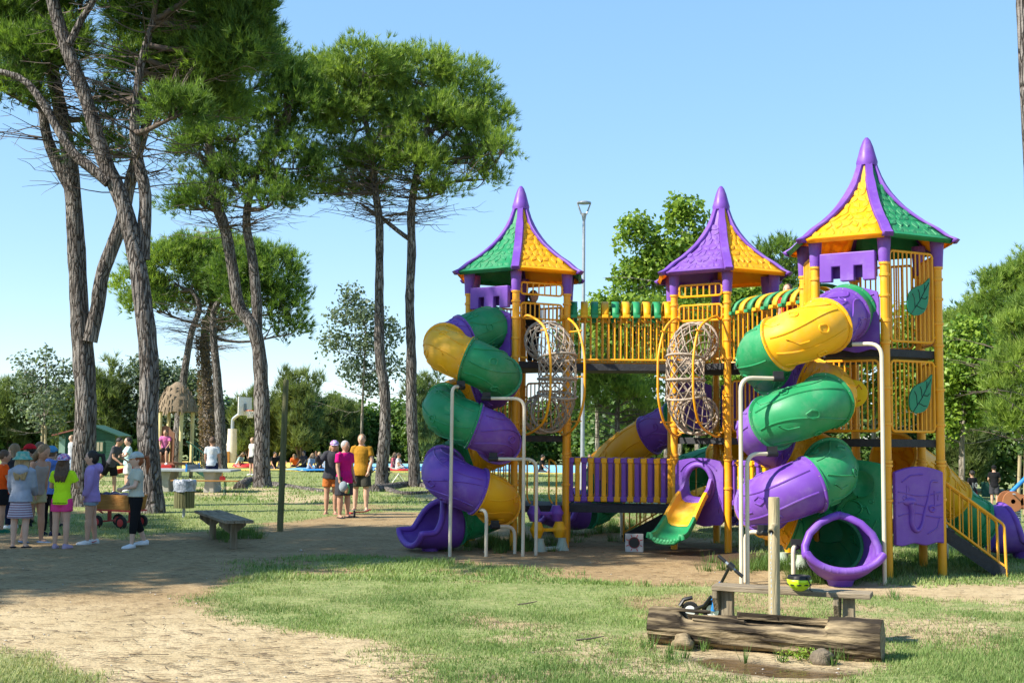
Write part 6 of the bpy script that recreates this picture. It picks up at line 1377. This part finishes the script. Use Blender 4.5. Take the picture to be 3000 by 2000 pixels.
    for s in (1, -1):
        if not shoes: break
        hip, k_, an, d2 = J['leg', s]; toe = Vector((s * .25, -1, 0)).normalized(); b = Vector((an.x, an.y, an.z - .045 * H)); sd_ = Vector((-toe.y, toe.x, 0)); rows = []; tall = .05 if shoes[0] == 'shoe' else .016
        tilt = max(-.9, min(.9, math.atan2(-d2.y, -d2.z) * -1 if seat is None else 0)); 
        for y, w_, z_ in ((-.045, .012, .7), (-.035, .026, 1.0), (0, .031, 1.05), (.04, .034, .8), (.08, .036, .6), (.105, .026, .45), (.115, .01, .3)):
            c = b + toe * y * H; rows.append([c + sd_ * (w_ * H * math.cos(a)) + Vector((0, 0, (tall * z_ * H * max(0, math.sin(a)) if math.sin(a) > 0 else .0) + (.003 * H if math.sin(a) > -.3 else 0))) for a in [2 * PI * i / 12 for i in range(12)]])
        mb = MB(); mb.grid(rows, close_v=True); n0 = len(rows[0]); mb.f.append(tuple(range(n0))); mb.f.append(tuple((len(rows) - 1) * n0 + i for i in range(n0)))
        o = mb.build('shoe' if shoes[0] == 'shoe' else 'sandal', shoes[1], root, smooth=60)
        if len(shoes) > 2: MB().tube([b + toe * y * H + sd_ * (-s * .035 * H) + Vector((0, 0, z * H)) for y, z in ((-.03, .035), (.01, .015), (.05, .03))], .004 * H, 5).build('shoe_mark', shoes[2], o)
    # hair
    if hair:
        style, mt = hair; mb = MB(); mb.ball(hc + hr @ Vector((0, hh * .07, hh * .09)), (hh * .41, hh * .44, hh * .47), 16, 10, hr)
        if style in ('long', 'pony'): mb.ball(hc + hr @ Vector((0, hh * .17, -hh * .05)), (hh * .39, hh * .36, hh * .42), 14, 8, hr)
        if style == 'long':
            for x in (-.3, -.12, .1, .28): mb.tube([hc + hr @ Vector((x * hh, hh * .18, -hh * .1)), hc + hr @ Vector((x * hh * 1.15, hh * .30, -hh * .55)), U(x * hh * 1.15, .085 * W, tz - .04 * H), U(x * hh, .088 * W, tz - .11 * H)], [hh * .2, hh * .19, hh * .15, hh * .05], 8)
        if style == 'pony': a = hc + hr @ Vector((0, hh * .42, hh * .2)); mb.tube([a, a + hr @ Vector((0, hh * .35, 0)), a + hr @ Vector((0, hh * .45, -hh * .6)), a + hr @ Vector((0, hh * .35, -hh * 1.3))], [hh * .12, hh * .17, hh * .17, hh * .04], 9)
        b = mb
        fz = hh * .12
        o = finish(mb, 'hair', mt, vs=max(vx * .9, .011), it=2)
    if hat:
        kind, mt = hat[:2]; mb = MB(); R = hh * .45
        if kind == 'cap':
            rows = [[hc + hr @ Vector((R * 1.0 * math.sin(t) * math.cos(a), R * 1.1 * math.sin(t) * math.sin(a) + hh * .04, hh * .16 + R * .95 * math.cos(t))) for a in [2 * PI * i / 20 for i in range(20)]] for t in (0.02, .4, .8, 1.2, 1.57)]; mb.grid(rows, close_v=True); back = -1 if len(hat) > 2 and hat[2] == 'back' else 1
            mb.grid([[hc + hr @ Vector((R * 1.0 * math.sin(a) * f, -back * (R * 1.1 * math.cos(a) * f - hh * .04 * back + g * math.cos(a)), hh * (.17 - .06 * g / hh * 3))) for a in np.linspace(-1.2, 1.2, 11)] for f, g in ((1.0, 0), (1.0, hh * .3))])
            mb.build('cap', mt, root, smooth=60, solid=.006)
        else:
            rows = [[hc + hr @ Vector((r_ * R * math.cos(a), r_ * R * 1.08 * math.sin(a) + hh * .04, hh * .16 + z_ * R)) for a in [2 * PI * i / 22 for i in range(22)]] for r_, z_ in ((.02, .82), (.7, .82), (.92, .6), (1.02, .0), (1.2, -.12), (1.52, -.42))]; mb.grid(rows, close_v=True); mb.build('bucket_hat', mt, root, smooth=50, solid=.006)
    if text:
        tx, size, z, y, mt = text; cu = bpy.data.curves.new('shirt_print', 'FONT'); cu.body = tx; cu.size = size; cu.align_x = 'CENTER'; cu.extrude = .001; cu.materials.append(mt); o = bpy.data.objects.new('shirt_print', cu); COL.objects.link(o); o.parent = root; o.location = (0, y, z); o.rotation_euler = (PI / 2, 0, PI if y > 0 else 0); PRINTS.append(o)
    return root
PRINTS = []
def bake_people():
    dg = bpy.context.evaluated_depsgraph_get()
    for o in PRINTS:
        me = bpy.data.meshes.new_from_object(o.evaluated_get(dg)); n_ = bpy.data.objects.new('shirt_print', me); COL.objects.link(n_); n_.parent = o.parent; n_.location = o.location; n_.rotation_euler = o.rotation_euler; n_['kind'] = 'stuff'
        bpy.data.objects.remove(o)
    for o in BAKE:
        me = bpy.data.meshes.new_from_object(o.evaluated_get(dg)); o.modifiers.clear(); me.polygons.foreach_set('use_smooth', [True] * len(me.polygons)); o.data = me
        if not me.materials: me.materials.append(bpy.data.materials[0])
c_white = cloth('white', (.62, .62, .60)); c_black = cloth('black', (.014, .014, .016)); c_char = cloth('charcoal', (.05, .05, .058)); c_navy = cloth('navy', (.015, .02, .05)); c_denim = cloth('denim', (.30, .38, .48)); sh_w = cloth('white_trainers', (.72, .72, .72)); sh_b = cloth('black_shoes', (.03, .03, .035)); c_pink = cloth('hot_pink', (.75, .06, .25)); m_swoosh = mat('red_shoe_mark', (.6, .02, .06), .5)
LR = math.radians
# children waiting in the shade (facing: PI = back to the camera)
person('girl in teal bucket hat, grey-blue jumper and patterned skirt', 55, 1603, 272, face=PI + .15, top=('hoodie', cloth('pale_blue_knit', (.33, .37, .46)), -.05), bottom=('skirt', stripes('patterned_skirt', (.20, .11, .15), (.42, .40, .47), 9), .65), shoes=('sandal', sh_b), hair=('long', HAIR['blond']), hat=('bucket', floral('teal_hat', (.10, .33, .27), (.08, .28, .23), (.22, .36, .28))), group='children waiting under the pines', arms=((.25, .12, .5, .1), (.25, .12, .5, .1)), skin='light')
person('tall girl with loose brown hair, sleeveless top and khaki shorts leaning in', 97, 1588, 283, face=1.1, top=('tank', cloth('stone_vest', (.35, .30, .26))), bottom=('shorts', cloth('khaki_shorts', (.42, .38, .20)), .5), shoes=('sandal', cloth('blue_flip_flops', (.22, .30, .42))), hair=('long', HAIR['dblond']), group='children waiting under the pines', lean=.22, legs=((.15, .02, .1), (-.12, .04, .15)), arms=((.05, .05, .1, 0), (.1, .05, .15, 0)), nod=.25, skin='tan')
person('boy in blue cap and blue hoodie with black trousers, back turned', 140, 1570, 252, face=PI - .1, top=('hoodie', cloth('blue_hoodie', (.10, .19, .50)), -.06), bottom=('pants', c_black), shoes=('shoe', c_navy), hair=('short', HAIR['short']), hat=('cap', cloth('blue_cap', (.08, .26, .46)), 'back'), group='children waiting under the pines', arms=((.5, .2, 1.0, .4), (.5, .2, 1.0, .4)))
person('girl in neon yellow t-shirt, hot pink shorts and floral cap', 176, 1605, 266, face=PI, top=('tee', cloth('neon_yellow', (.50, .80, .02), (.46, .74, .02)), -.06), bottom=('shorts', c_pink, .52), shoes=('shoe', cloth('lilac_trainers', (.48, .36, .48))), hair=('long', HAIR['brown']), hat=('cap', floral('floral_cap', (.45, .45, .60), (.14, .10, .32), (.55, .20, .35), 40), 'back'), group='children waiting under the pines', arms=((.35, .3, 1.2, .5), (.35, .3, 1.2, .5)), text=('#weareisummer', .037, .66, .134, c_black))
person('girl in lilac hoodie with dark ponytail, standing in profile', 262, 1592, 265, face=-1.35, top=('hoodie', cloth('lilac_hoodie', (.40, .28, .62)), -.075), bottom=('shorts', c_denim, .42), shoes=('shoe', sh_w, m_swoosh), hair=('pony', HAIR['dark']), group='children waiting under the pines', legs=((.06, .02, .05), (-.08, .03, .05)), arms=((.05, .12, .35, 0), (.1, .12, .3, 0)))
person('girl in striped tee, black leggings and pale cap with red ponytail', 393, 1602, 270, face=-.95, top=('tee', stripes('cream_stripes', (.55, .52, .40), (.34, .40, .36), 24), .01), bottom=('capri', c_black), shoes=('shoe', sh_w), hair=('pony', HAIR['red']), hat=('cap', cloth('pale_mint_cap', (.50, .56, .54))), group='children waiting under the pines', legs=((.12, .0, .05), (-.16, .05, .25)), arms=((.35, .12, .95, .9), (.35, .12, .95, .9)), skin='light')
person('child in neon orange t-shirt and black shorts at the edge of the group', 2, 1562, 235, face=PI / 2 + .5, top=('tee', cloth('neon_orange', (.85, .10, .01)), -.06), bottom=('shorts', c_black, .75), shoes=('shoe', cloth('green_trainers', (.02, .16, .09))), hair=('short', HAIR['brown']), group='children waiting under the pines', arms=((.5, .1, .6, .2), (.3, .1, .5, .2)), skin='tan')
person('girl with long ginger-blond hair and black sweater with white stripes', 34, 1530, d=21.2, h=1.46, face=-1.9, top=('hoodie', stripes('black_white_sleeves', (.02, .02, .025), (.03, .03, .035), 3)), bottom=('pants', c_navy), shoes=('shoe', sh_w), hair=('long', HAIR['dblond']), group='children waiting under the pines')
person('child in red cap and navy top behind the bucket hat', 80, 1530, d=21.6, h=1.45, face=-1.4, top=('hoodie', c_navy), bottom=('pants', c_black), shoes=('shoe', sh_b), hair=('short', HAIR['dark']), hat=('cap', cloth('red_cap', (.55, .02, .03))), group='children waiting under the pines')
person('child with short brown hair half hidden behind the red cap', 108, 1525, d=22.4, h=1.49, face=PI, top=('tee', c_char), bottom=('shorts', c_navy, .8), shoes=('shoe', sh_b), hair=('short', HAIR['short']), group='children waiting under the pines')
person('child in dark green top hidden behind the blue hoodie', 168, 1525, d=21.8, h=1.30, face=.4, top=('tee', cloth('dark_green', (.02, .12, .07))), bottom=('shorts', c_black, .8), shoes=('shoe', sh_b), hair=('short', HAIR['dark']), group='children waiting under the pines')
# adults
person('waving woman in dark hoodie, orange shorts and floral cap', 968, 1508, 212, face=.15, child=False, top=('hoodie', c_char, -.05), bottom=('shorts', cloth('rust_shorts', (.45, .14, .035)), .62), shoes=('sandal', cloth('pink_sandals', (.5, .2, .2))), hair=('long', HAIR['blond']), hat=('cap', MATS['floral_cap']), arms=((.1, .1, .3, 0), (.55, .5, 1.9, -.1)), lean=.08, side_lean=.08, group='standing adults', skin='tan')
person('woman in magenta t-shirt with short grey hair and black shorts', 1006, 1516, 222, face=.9, child=False, top=('tee', cloth('magenta', (.52, .01, .17)), -.085), bottom=('shorts', c_char, .95), shoes=('sandal', sh_b), hair=('short', HAIR['grey']), arms=((.0, .08, .35, 0), (.05, .1, .25, 0)), group='standing adults', skin='tan', wide=1.15)
person('man in mustard t-shirt and dark shorts, hands in pockets', 1056, 1496, 221, face=-.1, child=False, top=('tee', cloth('mustard', (.40, .20, .022)), -.075), bottom=('shorts', cloth('dark_olive', (.055, .055, .045)), .85), shoes=('sandal', cloth('grey_sandals', (.25, .24, .22))), hair=('short', HAIR['dblond']), arms=((.05, .22, .25, .35), (.05, .22, .25, .35)), legs=((.0, .07, .0), (0, .07, 0)), group='standing adults', skin='fair', wide=1.08)
q = P(1019, 1432, 24.4); root = thing('water_bottle', 'green water bottle carried by the woman in magenta', 'bottle', q); MB().lathe([(.03, -.09), (.034, -.08), (.034, .05), (.018, .08), (.018, .10)], 12).build('bottle_body', mat('clear_green_plastic', (.05, .35, .08), .2), root, smooth=50); MB().cyl((0, 0, .10), (0, 0, .125), .02, n=10).build('bottle_cap', m_white, root)
q = P(1006, 1425, 24.3); root = thing('sun_hat', 'grey hat dangling from the hand of the woman in magenta', 'hat', q); MB().ball((0, 0, 0), (.09, .05, .11), 12, 8).build('crown', cloth('grey_cap', (.28, .33, .36)), root, smooth=60); MB().ball((.06, -.01, -.06), (.05, .02, .08), 10, 6).build('peak', cloth('tan_peak', (.40, .24, .12)), root, smooth=60)  # a grey peaked cap carried in the hand
# players and others
person('boy in white tie-dye t-shirt holding a red bat, back turned', 618, 1440, 157, face=PI + .2, top=('tee', cloth('tie_dye', (.60, .58, .55), (.38, .44, .50)), -.05), bottom=('shorts', c_navy, .85), shoes=('shoe', sh_w), hair=('short', HAIR['brown']), legs=((.18, .0, .1), (-.12, .06, .05)), arms=((.1, .15, .3, .2), (-.05, .2, .1, 0)), skin='tan', vox=.014)
bt = P(652, 1395, 34.5); root = thing('table_tennis_bat', 'round red table tennis bat held by the boy in white', 'bat', bt, rz=.3); MB().lathe([(0, -.008), (.085, -.008), (.085, .008), (0, .008)], 20, (0, 0, -.06), (0, 1, 0)).build('blade', m_redp, root, smooth=30); MB().cyl((0, 0, .0), (0, 0, .09), .014).build('handle', m_varn, root)
person('man in grey t-shirt and black shorts lunging towards the table', 322, 1444, d=33.5, h=1.62, face=1.35, child=False, top=('tee', cloth('grey_tee', (.075, .075, .085)), -.05), bottom=('shorts', c_black, .85), shoes=('shoe', sh_w), hair=('short', HAIR['dark']), lean=.35, legs=((.15, .03, .1), (-.6, .03, .25)), arms=((.5, .05, 1.0, .2), (.4, .05, .9, .1)), skin='tan', vox=.014)
person('boy in pale turquoise t-shirt beside the lunging man', 372, 1430, d=35, h=1.55, face=-1.0, top=('tee', cloth('pale_turquoise', (.42, .60, .60)), -.05), bottom=('shorts', c_white, .8), shoes=('shoe', sh_w), hair=('short', HAIR['dark']), arms=((.5, .1, .9, .2), (.5, .1, .9, .2)), vox=.014)
person('child with light brown hair peeping out behind the forked pine', 738, 1392, d=50, h=1.55, face=-.6, top=('tee', c_white, -.05), bottom=('shorts', c_black, .8), shoes=('shoe', sh_w), hair=('short', HAIR['dblond']))
hut = Vector((X0, Y0, gz(X0, Y0)))
person('woman in pink t-shirt and sunglasses sitting on the thatched hut', 0, 0, loc=hut + Vector((-.22, -.62, 0)), h=1.62, child=False, seat=.99, face=.1, top=('tee', cloth('pink_tee', (.60, .16, .36)), -.05), bottom=('shorts', c_black, .9), shoes=('shoe', sh_w), hair=('short', HAIR['brown']), legs=((1.35, .08, 1.25), (1.2, .08, 1.2)), arms=((.55, .1, .5, .4), (.55, .1, .5, .4)), lean=.12, skin='tan')
person('woman hidden partly behind the twin-stemmed pine in pale top', 207, 1395, d=42, h=1.62, face=-.8, child=False, top=('tee', cloth('pale_grey', (.40, .42, .45)), -.05), bottom=('pants', c_denim), shoes=('shoe', sh_w), hair=('long', HAIR['dblond']))
# people sitting on the court
sit = dict(seat=.02, legs=((1.25, .25, 1.1), (1.3, .25, 1.3)), child=False, h=1.66)
for lab, px, py, d, fc, tp, hr_, ln_ in (('seated woman in black top by the leaning post', 800, 1372, 58, .8, c_black, 'dark', .2), ('woman with pale hair sitting close behind the woman in black', 822, 1368, 61, .6, c_black, 'blond', .1), ('person in orange bending forward on the court', 866, 1364, 62, 0, cloth('orange_top', (.6, .13, .03)), 'dblond', .75), ('woman in black vest sitting in profile with dark bun', 891, 1366, 61, -.6, c_char, 'dark', .05), ('person in pale denim shirt sitting on a blue mat', 905, 1382, 55.5, 1.2, c_denim, 'dblond', .25), ('woman in grey vest and cap sitting cross-legged', 935, 1372, 58, .1, c_char, 'blond', .1), ('person in white sitting close behind the waving woman', 958, 1380, 56, -.5, cloth('light_blue_shirt', (.36, .45, .55)), 'brown', .2), ('boy in white t-shirt sitting between the two pines', 1165, 1374, 57, 1.4, c_white, 'short', .05), ('person in pink sitting just behind the boy in white', 1150, 1368, 59.5, 1.2, cloth('soft_red', (.5, .12, .14)), 'dblond', .15), ('woman in black stretching back beside the slide', 1262, 1372, 58, -1.4, c_black, 'dark', -.3), ('person bent over a red bag under the hoop', 693, 1368, 60, 1.3, cloth('pale_teal', (.35, .5, .48)), 'dblond', .5), ('seated person in black seen through the bars near the spool steps', 1585, 1372, 57, 1.3, c_black, 'dark', .1), ('seated person in white seen below the rope net', 1725, 1368, 60, .3, c_white, 'short', .1)):
    person(lab, px, py, d=d, face=fc, top=('tee', tp, -.05), bottom=('pants', c_char if tp is not c_char else c_black), shoes=('shoe', sh_w), hair=('long' if hr_ in ('blond', 'dblond') else 'short', HAIR[hr_]), lean=ln_, arms=((.5, .2, .5, .2), (.5, .2, .5, .2)), group='people sitting on the court', skin='tan', vox=.028, **sit)
for lab, px, d, mt in (('red bag lying on the court under the hoop', 720, 60, m_redp), ('blue mat under the denim-shirted person', 918, 55.3, m_blue), ('red mat under the boy in white', 1170, 57.2, m_redp)):
    p = P(px, 1370, d); o = rock('bag' if 'bag' in lab else 'mat', lab, 'bag' if 'bag' in lab else 'mat', (p.x, d, .1), .5, (1.2, .6, .35) if 'bag' in lab else (1.8, 1.2, .12), mt, seed=int(px))
# right-hand pair
person('boy in black football shirt numbered ten walking away', 2850, 1472, d=47, h=1.58, face=PI + .3, top=('tee', c_black, -.06), bottom=('shorts', cloth('dark_red_shorts', (.20, .02, .03)), .85), shoes=('shoe', sh_w), hair=('short', HAIR['dark']), arms=((-.1, .35, .2, 0), (.2, .3, .2, 0)), legs=((.2, .02, .15), (-.2, .03, .1)), vox=.016, text=('10', .30, .93, .125, c_white), skin='tan')
person('man in black t-shirt and black cap, back turned', 2914, 1470, d=50, h=1.72, face=PI - .3, child=False, top=('tee', c_black, -.05), bottom=('shorts', c_char, .85), shoes=('shoe', sh_w), hair=('short', HAIR['dark']), hat=('cap', c_black), arms=((.2, .2, .9, .3), (.2, .2, .9, .3)), vox=.016)
person('child in red t-shirt on the high bridge', 0, 0, loc=(MX + .78, MY - 1.25, ZT), h=1.15, face=-.5, top=('tee', cloth('red_tee', (.6, .03, .02)), -.05), bottom=('shorts', c_navy, .8), shoes=('shoe', sh_w), hair=('short', HAIR['brown']), vox=.016)
person('child in black on the top deck behind the rope net', 0, 0, loc=(LX + .22, LY + .1, ZT), h=1.2, face=.9, top=('hoodie', c_black), bottom=('pants', c_black), shoes=('shoe', sh_b), hair=('pony', HAIR['dark']), vox=.016)
bake_people()
# ---------------------------------------------------------------- grass blades, litter, small weeds
def frustum_pts(n, d0, d1, p=1.0):
    """random ground points, denser near the camera"""
    u = rng.uniform(0, 1, n); d = (d0 ** (-p) + u * (d1 ** (-p) - d0 ** (-p))) ** (-1 / p); x = rng.uniform(-.47, .47, n) * d; return x, d
def blades(name, n, d0, d1, hgt, wid, label, p=1.0, thr=.0):
    x, y = frustum_pts(n, d0, d1, p); c = cover(x, y); tuft = fbm(x * 1.7, y * 1.7, 91, 4); keep = rng.uniform(0, 1, n) < np.clip(c * 1.25 - thr, 0, 1) * np.clip(.6 + (tuft - .4) * 1.8, .3, 1)
    x, y, tuft = x[keep], y[keep], tuft[keep]; n = len(x); z = gz_arr(x, y) + .004
    a = rng.uniform(0, 2 * PI, n); ln = hgt * rng.uniform(.45, 1.25, n) * (.55 + 1.1 * np.clip(tuft - .3, 0, .6)); bend = rng.uniform(.2, 1.1, n)
    dx, dy = np.cos(a), np.sin(a); wv = wid * rng.uniform(.7, 1.3, n); v = np.empty((n, 3, 3))
    v[:, 0] = np.stack([x - dy * wv / 2, y + dx * wv / 2, z], 1); v[:, 1] = np.stack([x + dy * wv / 2, y - dx * wv / 2, z], 1); v[:, 2] = np.stack([x + dx * ln * bend, y + dy * ln * bend, z + ln], 1)
    pat = fbm(x * .8, y * .8, 23, 3); t = np.clip(rng.normal(.5, .22, n) + (pat - .5) * 1.2, 0, 1); dry = np.clip(rng.normal(.07, .36, n) + (fbm(x * .45, y * .45, 66, 3) - .47) * 2.2, 0, 1)
    col = palette(((.072, .15, .028), (.245, .335, .095)), t); col = col * (1 - dry[:, None] * .75) + np.array([.47, .42, .21]) * dry[:, None] * .75
    o = fast_mesh(name, v.reshape(-1, 3), np.arange(n * 3).reshape(-1, 3), m_grass, None, np.repeat(col, 3, 0)); return tag(o, label, 'grass', kind='stuff')
m_grass = leafmat('grass_blades', .3, .6, warm=(1.15, 1.2, .7))
blades('grass', 560000, 7.0, 14.0, .043, .0065, 'short patchy lawn grass in front of the playground', p=1.2)
blades('grass', 190000, 14.0, 30.0, .065, .013, 'patchy lawn grass round the playground and trees', p=1.3)
blades('grass', 60000, 30.0, 62.0, .09, .03, 'far lawn grass towards the court', p=1.2)
# taller tufts
def tuft_at(pix, n, hgt, spread, name, label):
    V = []; C = []
    for (px, py) in pix:
        g = G(px, py); m_ = int(n * random.uniform(.6, 1.3)); a = rng.uniform(0, 2 * PI, m_); r = rng.uniform(0, spread, m_) ; x = g.x + np.cos(a) * r; y = g.y + np.sin(a) * r; z = gz_arr(x, y); ln = hgt * rng.uniform(.5, 1.2, m_); b = rng.uniform(.1, .8, m_); w = .008
        v = np.empty((m_, 3, 3)); v[:, 0] = np.stack([x - np.sin(a) * w / 2, y + np.cos(a) * w / 2, z], 1); v[:, 1] = np.stack([x + np.sin(a) * w / 2, y - np.cos(a) * w / 2, z], 1); v[:, 2] = np.stack([x + np.cos(a) * ln * b, y + np.sin(a) * ln * b, z + ln], 1); V.append(v); C.append(palette(((.045, .10, .02), (.14, .24, .05)), rng.uniform(0, 1, m_)))
    v = np.concatenate(V).reshape(-1, 3); c = np.repeat(np.concatenate(C), 3, 0); o = fast_mesh(name, v, np.arange(len(v)).reshape(-1, 3), m_grass, None, c); return tag(o, label, 'grass', kind='stuff')
rp = [(random.gauss(1480, 70), random.gauss(1598, 8)) for _ in range(60)] + [(random.gauss(2250, 60), random.gauss(1662, 8)) for _ in range(40)] + [(random.gauss(2450, 90), random.gauss(1690, 10)) for _ in range(50)] + [(random.uniform(1560, 2000), random.gauss(1545, 14)) for _ in range(70)] + [(random.uniform(2550, 2900), random.gauss(1650, 20)) for _ in range(50)] + [(random.gauss(690, 40), random.gauss(1570, 9)) for _ in range(25)]
tuft_at(rp, 60, .16, .16, 'tall_grass', 'taller unmown grass round the feet of slides and posts')
rp = [(random.uniform(1960, 2560), random.uniform(1885, 1950)) for _ in range(10)] + [(2615, 1750), (2625, 1760), (2070, 1900), (2500, 1900), (2480, 1935), (2440, 1945), (2060, 1905), (1910, 1895), (1885, 1900), (1960, 1915)]
tuft_at(rp, 26, .13, .05, 'weeds', 'thin weeds and grass stalks sprouting along the log')
# small flowering weed by the stone
cl = np.array([[*(G(random.gauss(2360, 35), random.gauss(1935, 6)) + Vector((0, 0, random.uniform(.02, .09))))] for _ in range(40)]); v, f, c = leaves(cl, np.tile([0, 0, 1.], (40, 1)), .03, 9, .022, ((.10, .2, .02), (.32, .42, .06))); tag(fast_mesh('weed_plant', v, f, m_leaf, None, c), 'bright leafy weed growing between the log and the puddle', 'weed', kind='stuff')
# twigs and pale pebbles scattered on the bare soil
x, y = frustum_pts(9000, 7.0, 24, 1.2); k = cover(x, y) < .5; x, y = x[k], y[k]; n = len(x); a = rng.normal(0, .5, n); ln = rng.uniform(.015, .075, n) * (1 + (rng.uniform(0, 1, n) > .97) * 1.5); z = gz_arr(x, y) + .006
v = np.empty((n, 4, 3)); dx, dy = np.cos(a) * ln, np.sin(a) * ln; w = .0035
for i, (s1, s2) in enumerate(((-1, -1), (1, -1), (1, 1), (-1, 1))): v[:, i] = np.stack([x + s1 * dx - s2 * np.sin(a) * w, y + s1 * dy + s2 * np.cos(a) * w, z + .004 + .006 * rng.uniform(0, 1, n) * (s1 > 0)], 1)
i4 = np.arange(n)[:, None] * 4; tag(fast_mesh('pine_litter', v.reshape(-1, 3), np.concatenate([i4 + np.array([[0, 1, 2]]), i4 + np.array([[0, 2, 3]])]), m_grass, None, np.repeat(palette(((.05, .035, .022), (.16, .11, .07)), rng.uniform(0, 1, n)), 4, 0)), 'dry pine needles and twig bits strewn on the sandy soil', 'litter', kind='stuff')
b = bmesh.new(); bmesh.ops.create_icosphere(b, subdivisions=1, radius=1); iv = np.array([list(q.co) for q in b.verts]); fi = np.array([[q.index for q in f.verts] for f in b.faces]); b.free()
x, y = frustum_pts(520, 7.0, 20, 1.2); k = cover(x, y) < .6; x, y = x[k], y[k]; n = len(x); s = rng.uniform(.003, .009, n) * (1 + (rng.uniform(0, 1, n) > .95)); V = iv[None] * s[:, None, None] * rng.uniform(.6, 1.4, (n, 1, 3)) * np.array([1.3, 1.1, .6]) + np.stack([x, y, gz_arr(x, y) + .008], 1)[:, None]
tag(fast_mesh('pebbles', V.reshape(-1, 3), (np.arange(n)[:, None, None] * len(iv) + fi[None]).reshape(-1, 3), mat('pale_pebble', (.55, .52, .46), .9, (.35, .32, .28), 12), None), 'small pale pebbles scattered on the sandy soil', 'pebbles', kind='stuff')
for px, py, l in ((1545, 1771, .2), (1730, 1880, .24), (1000, 1640, .12)):
    g = G(px, py); o = MB().tube([(-l / 2, 0, 0), (0, .01, .012), (l / 2, .04, .03)], [.008, .007, .004], 6).build('fallen_twig', m_twig, None, smooth=60, loc=(g.x, g.y, gz(g.x, g.y) + .015)); tag(o, {1545: 'dark twig lying on open grass in front of the lying cone', 1730: 'longer dark twig on grass near the stump end of the log', 1000: 'short twig on the shaded grass edge'}[px], 'twig')
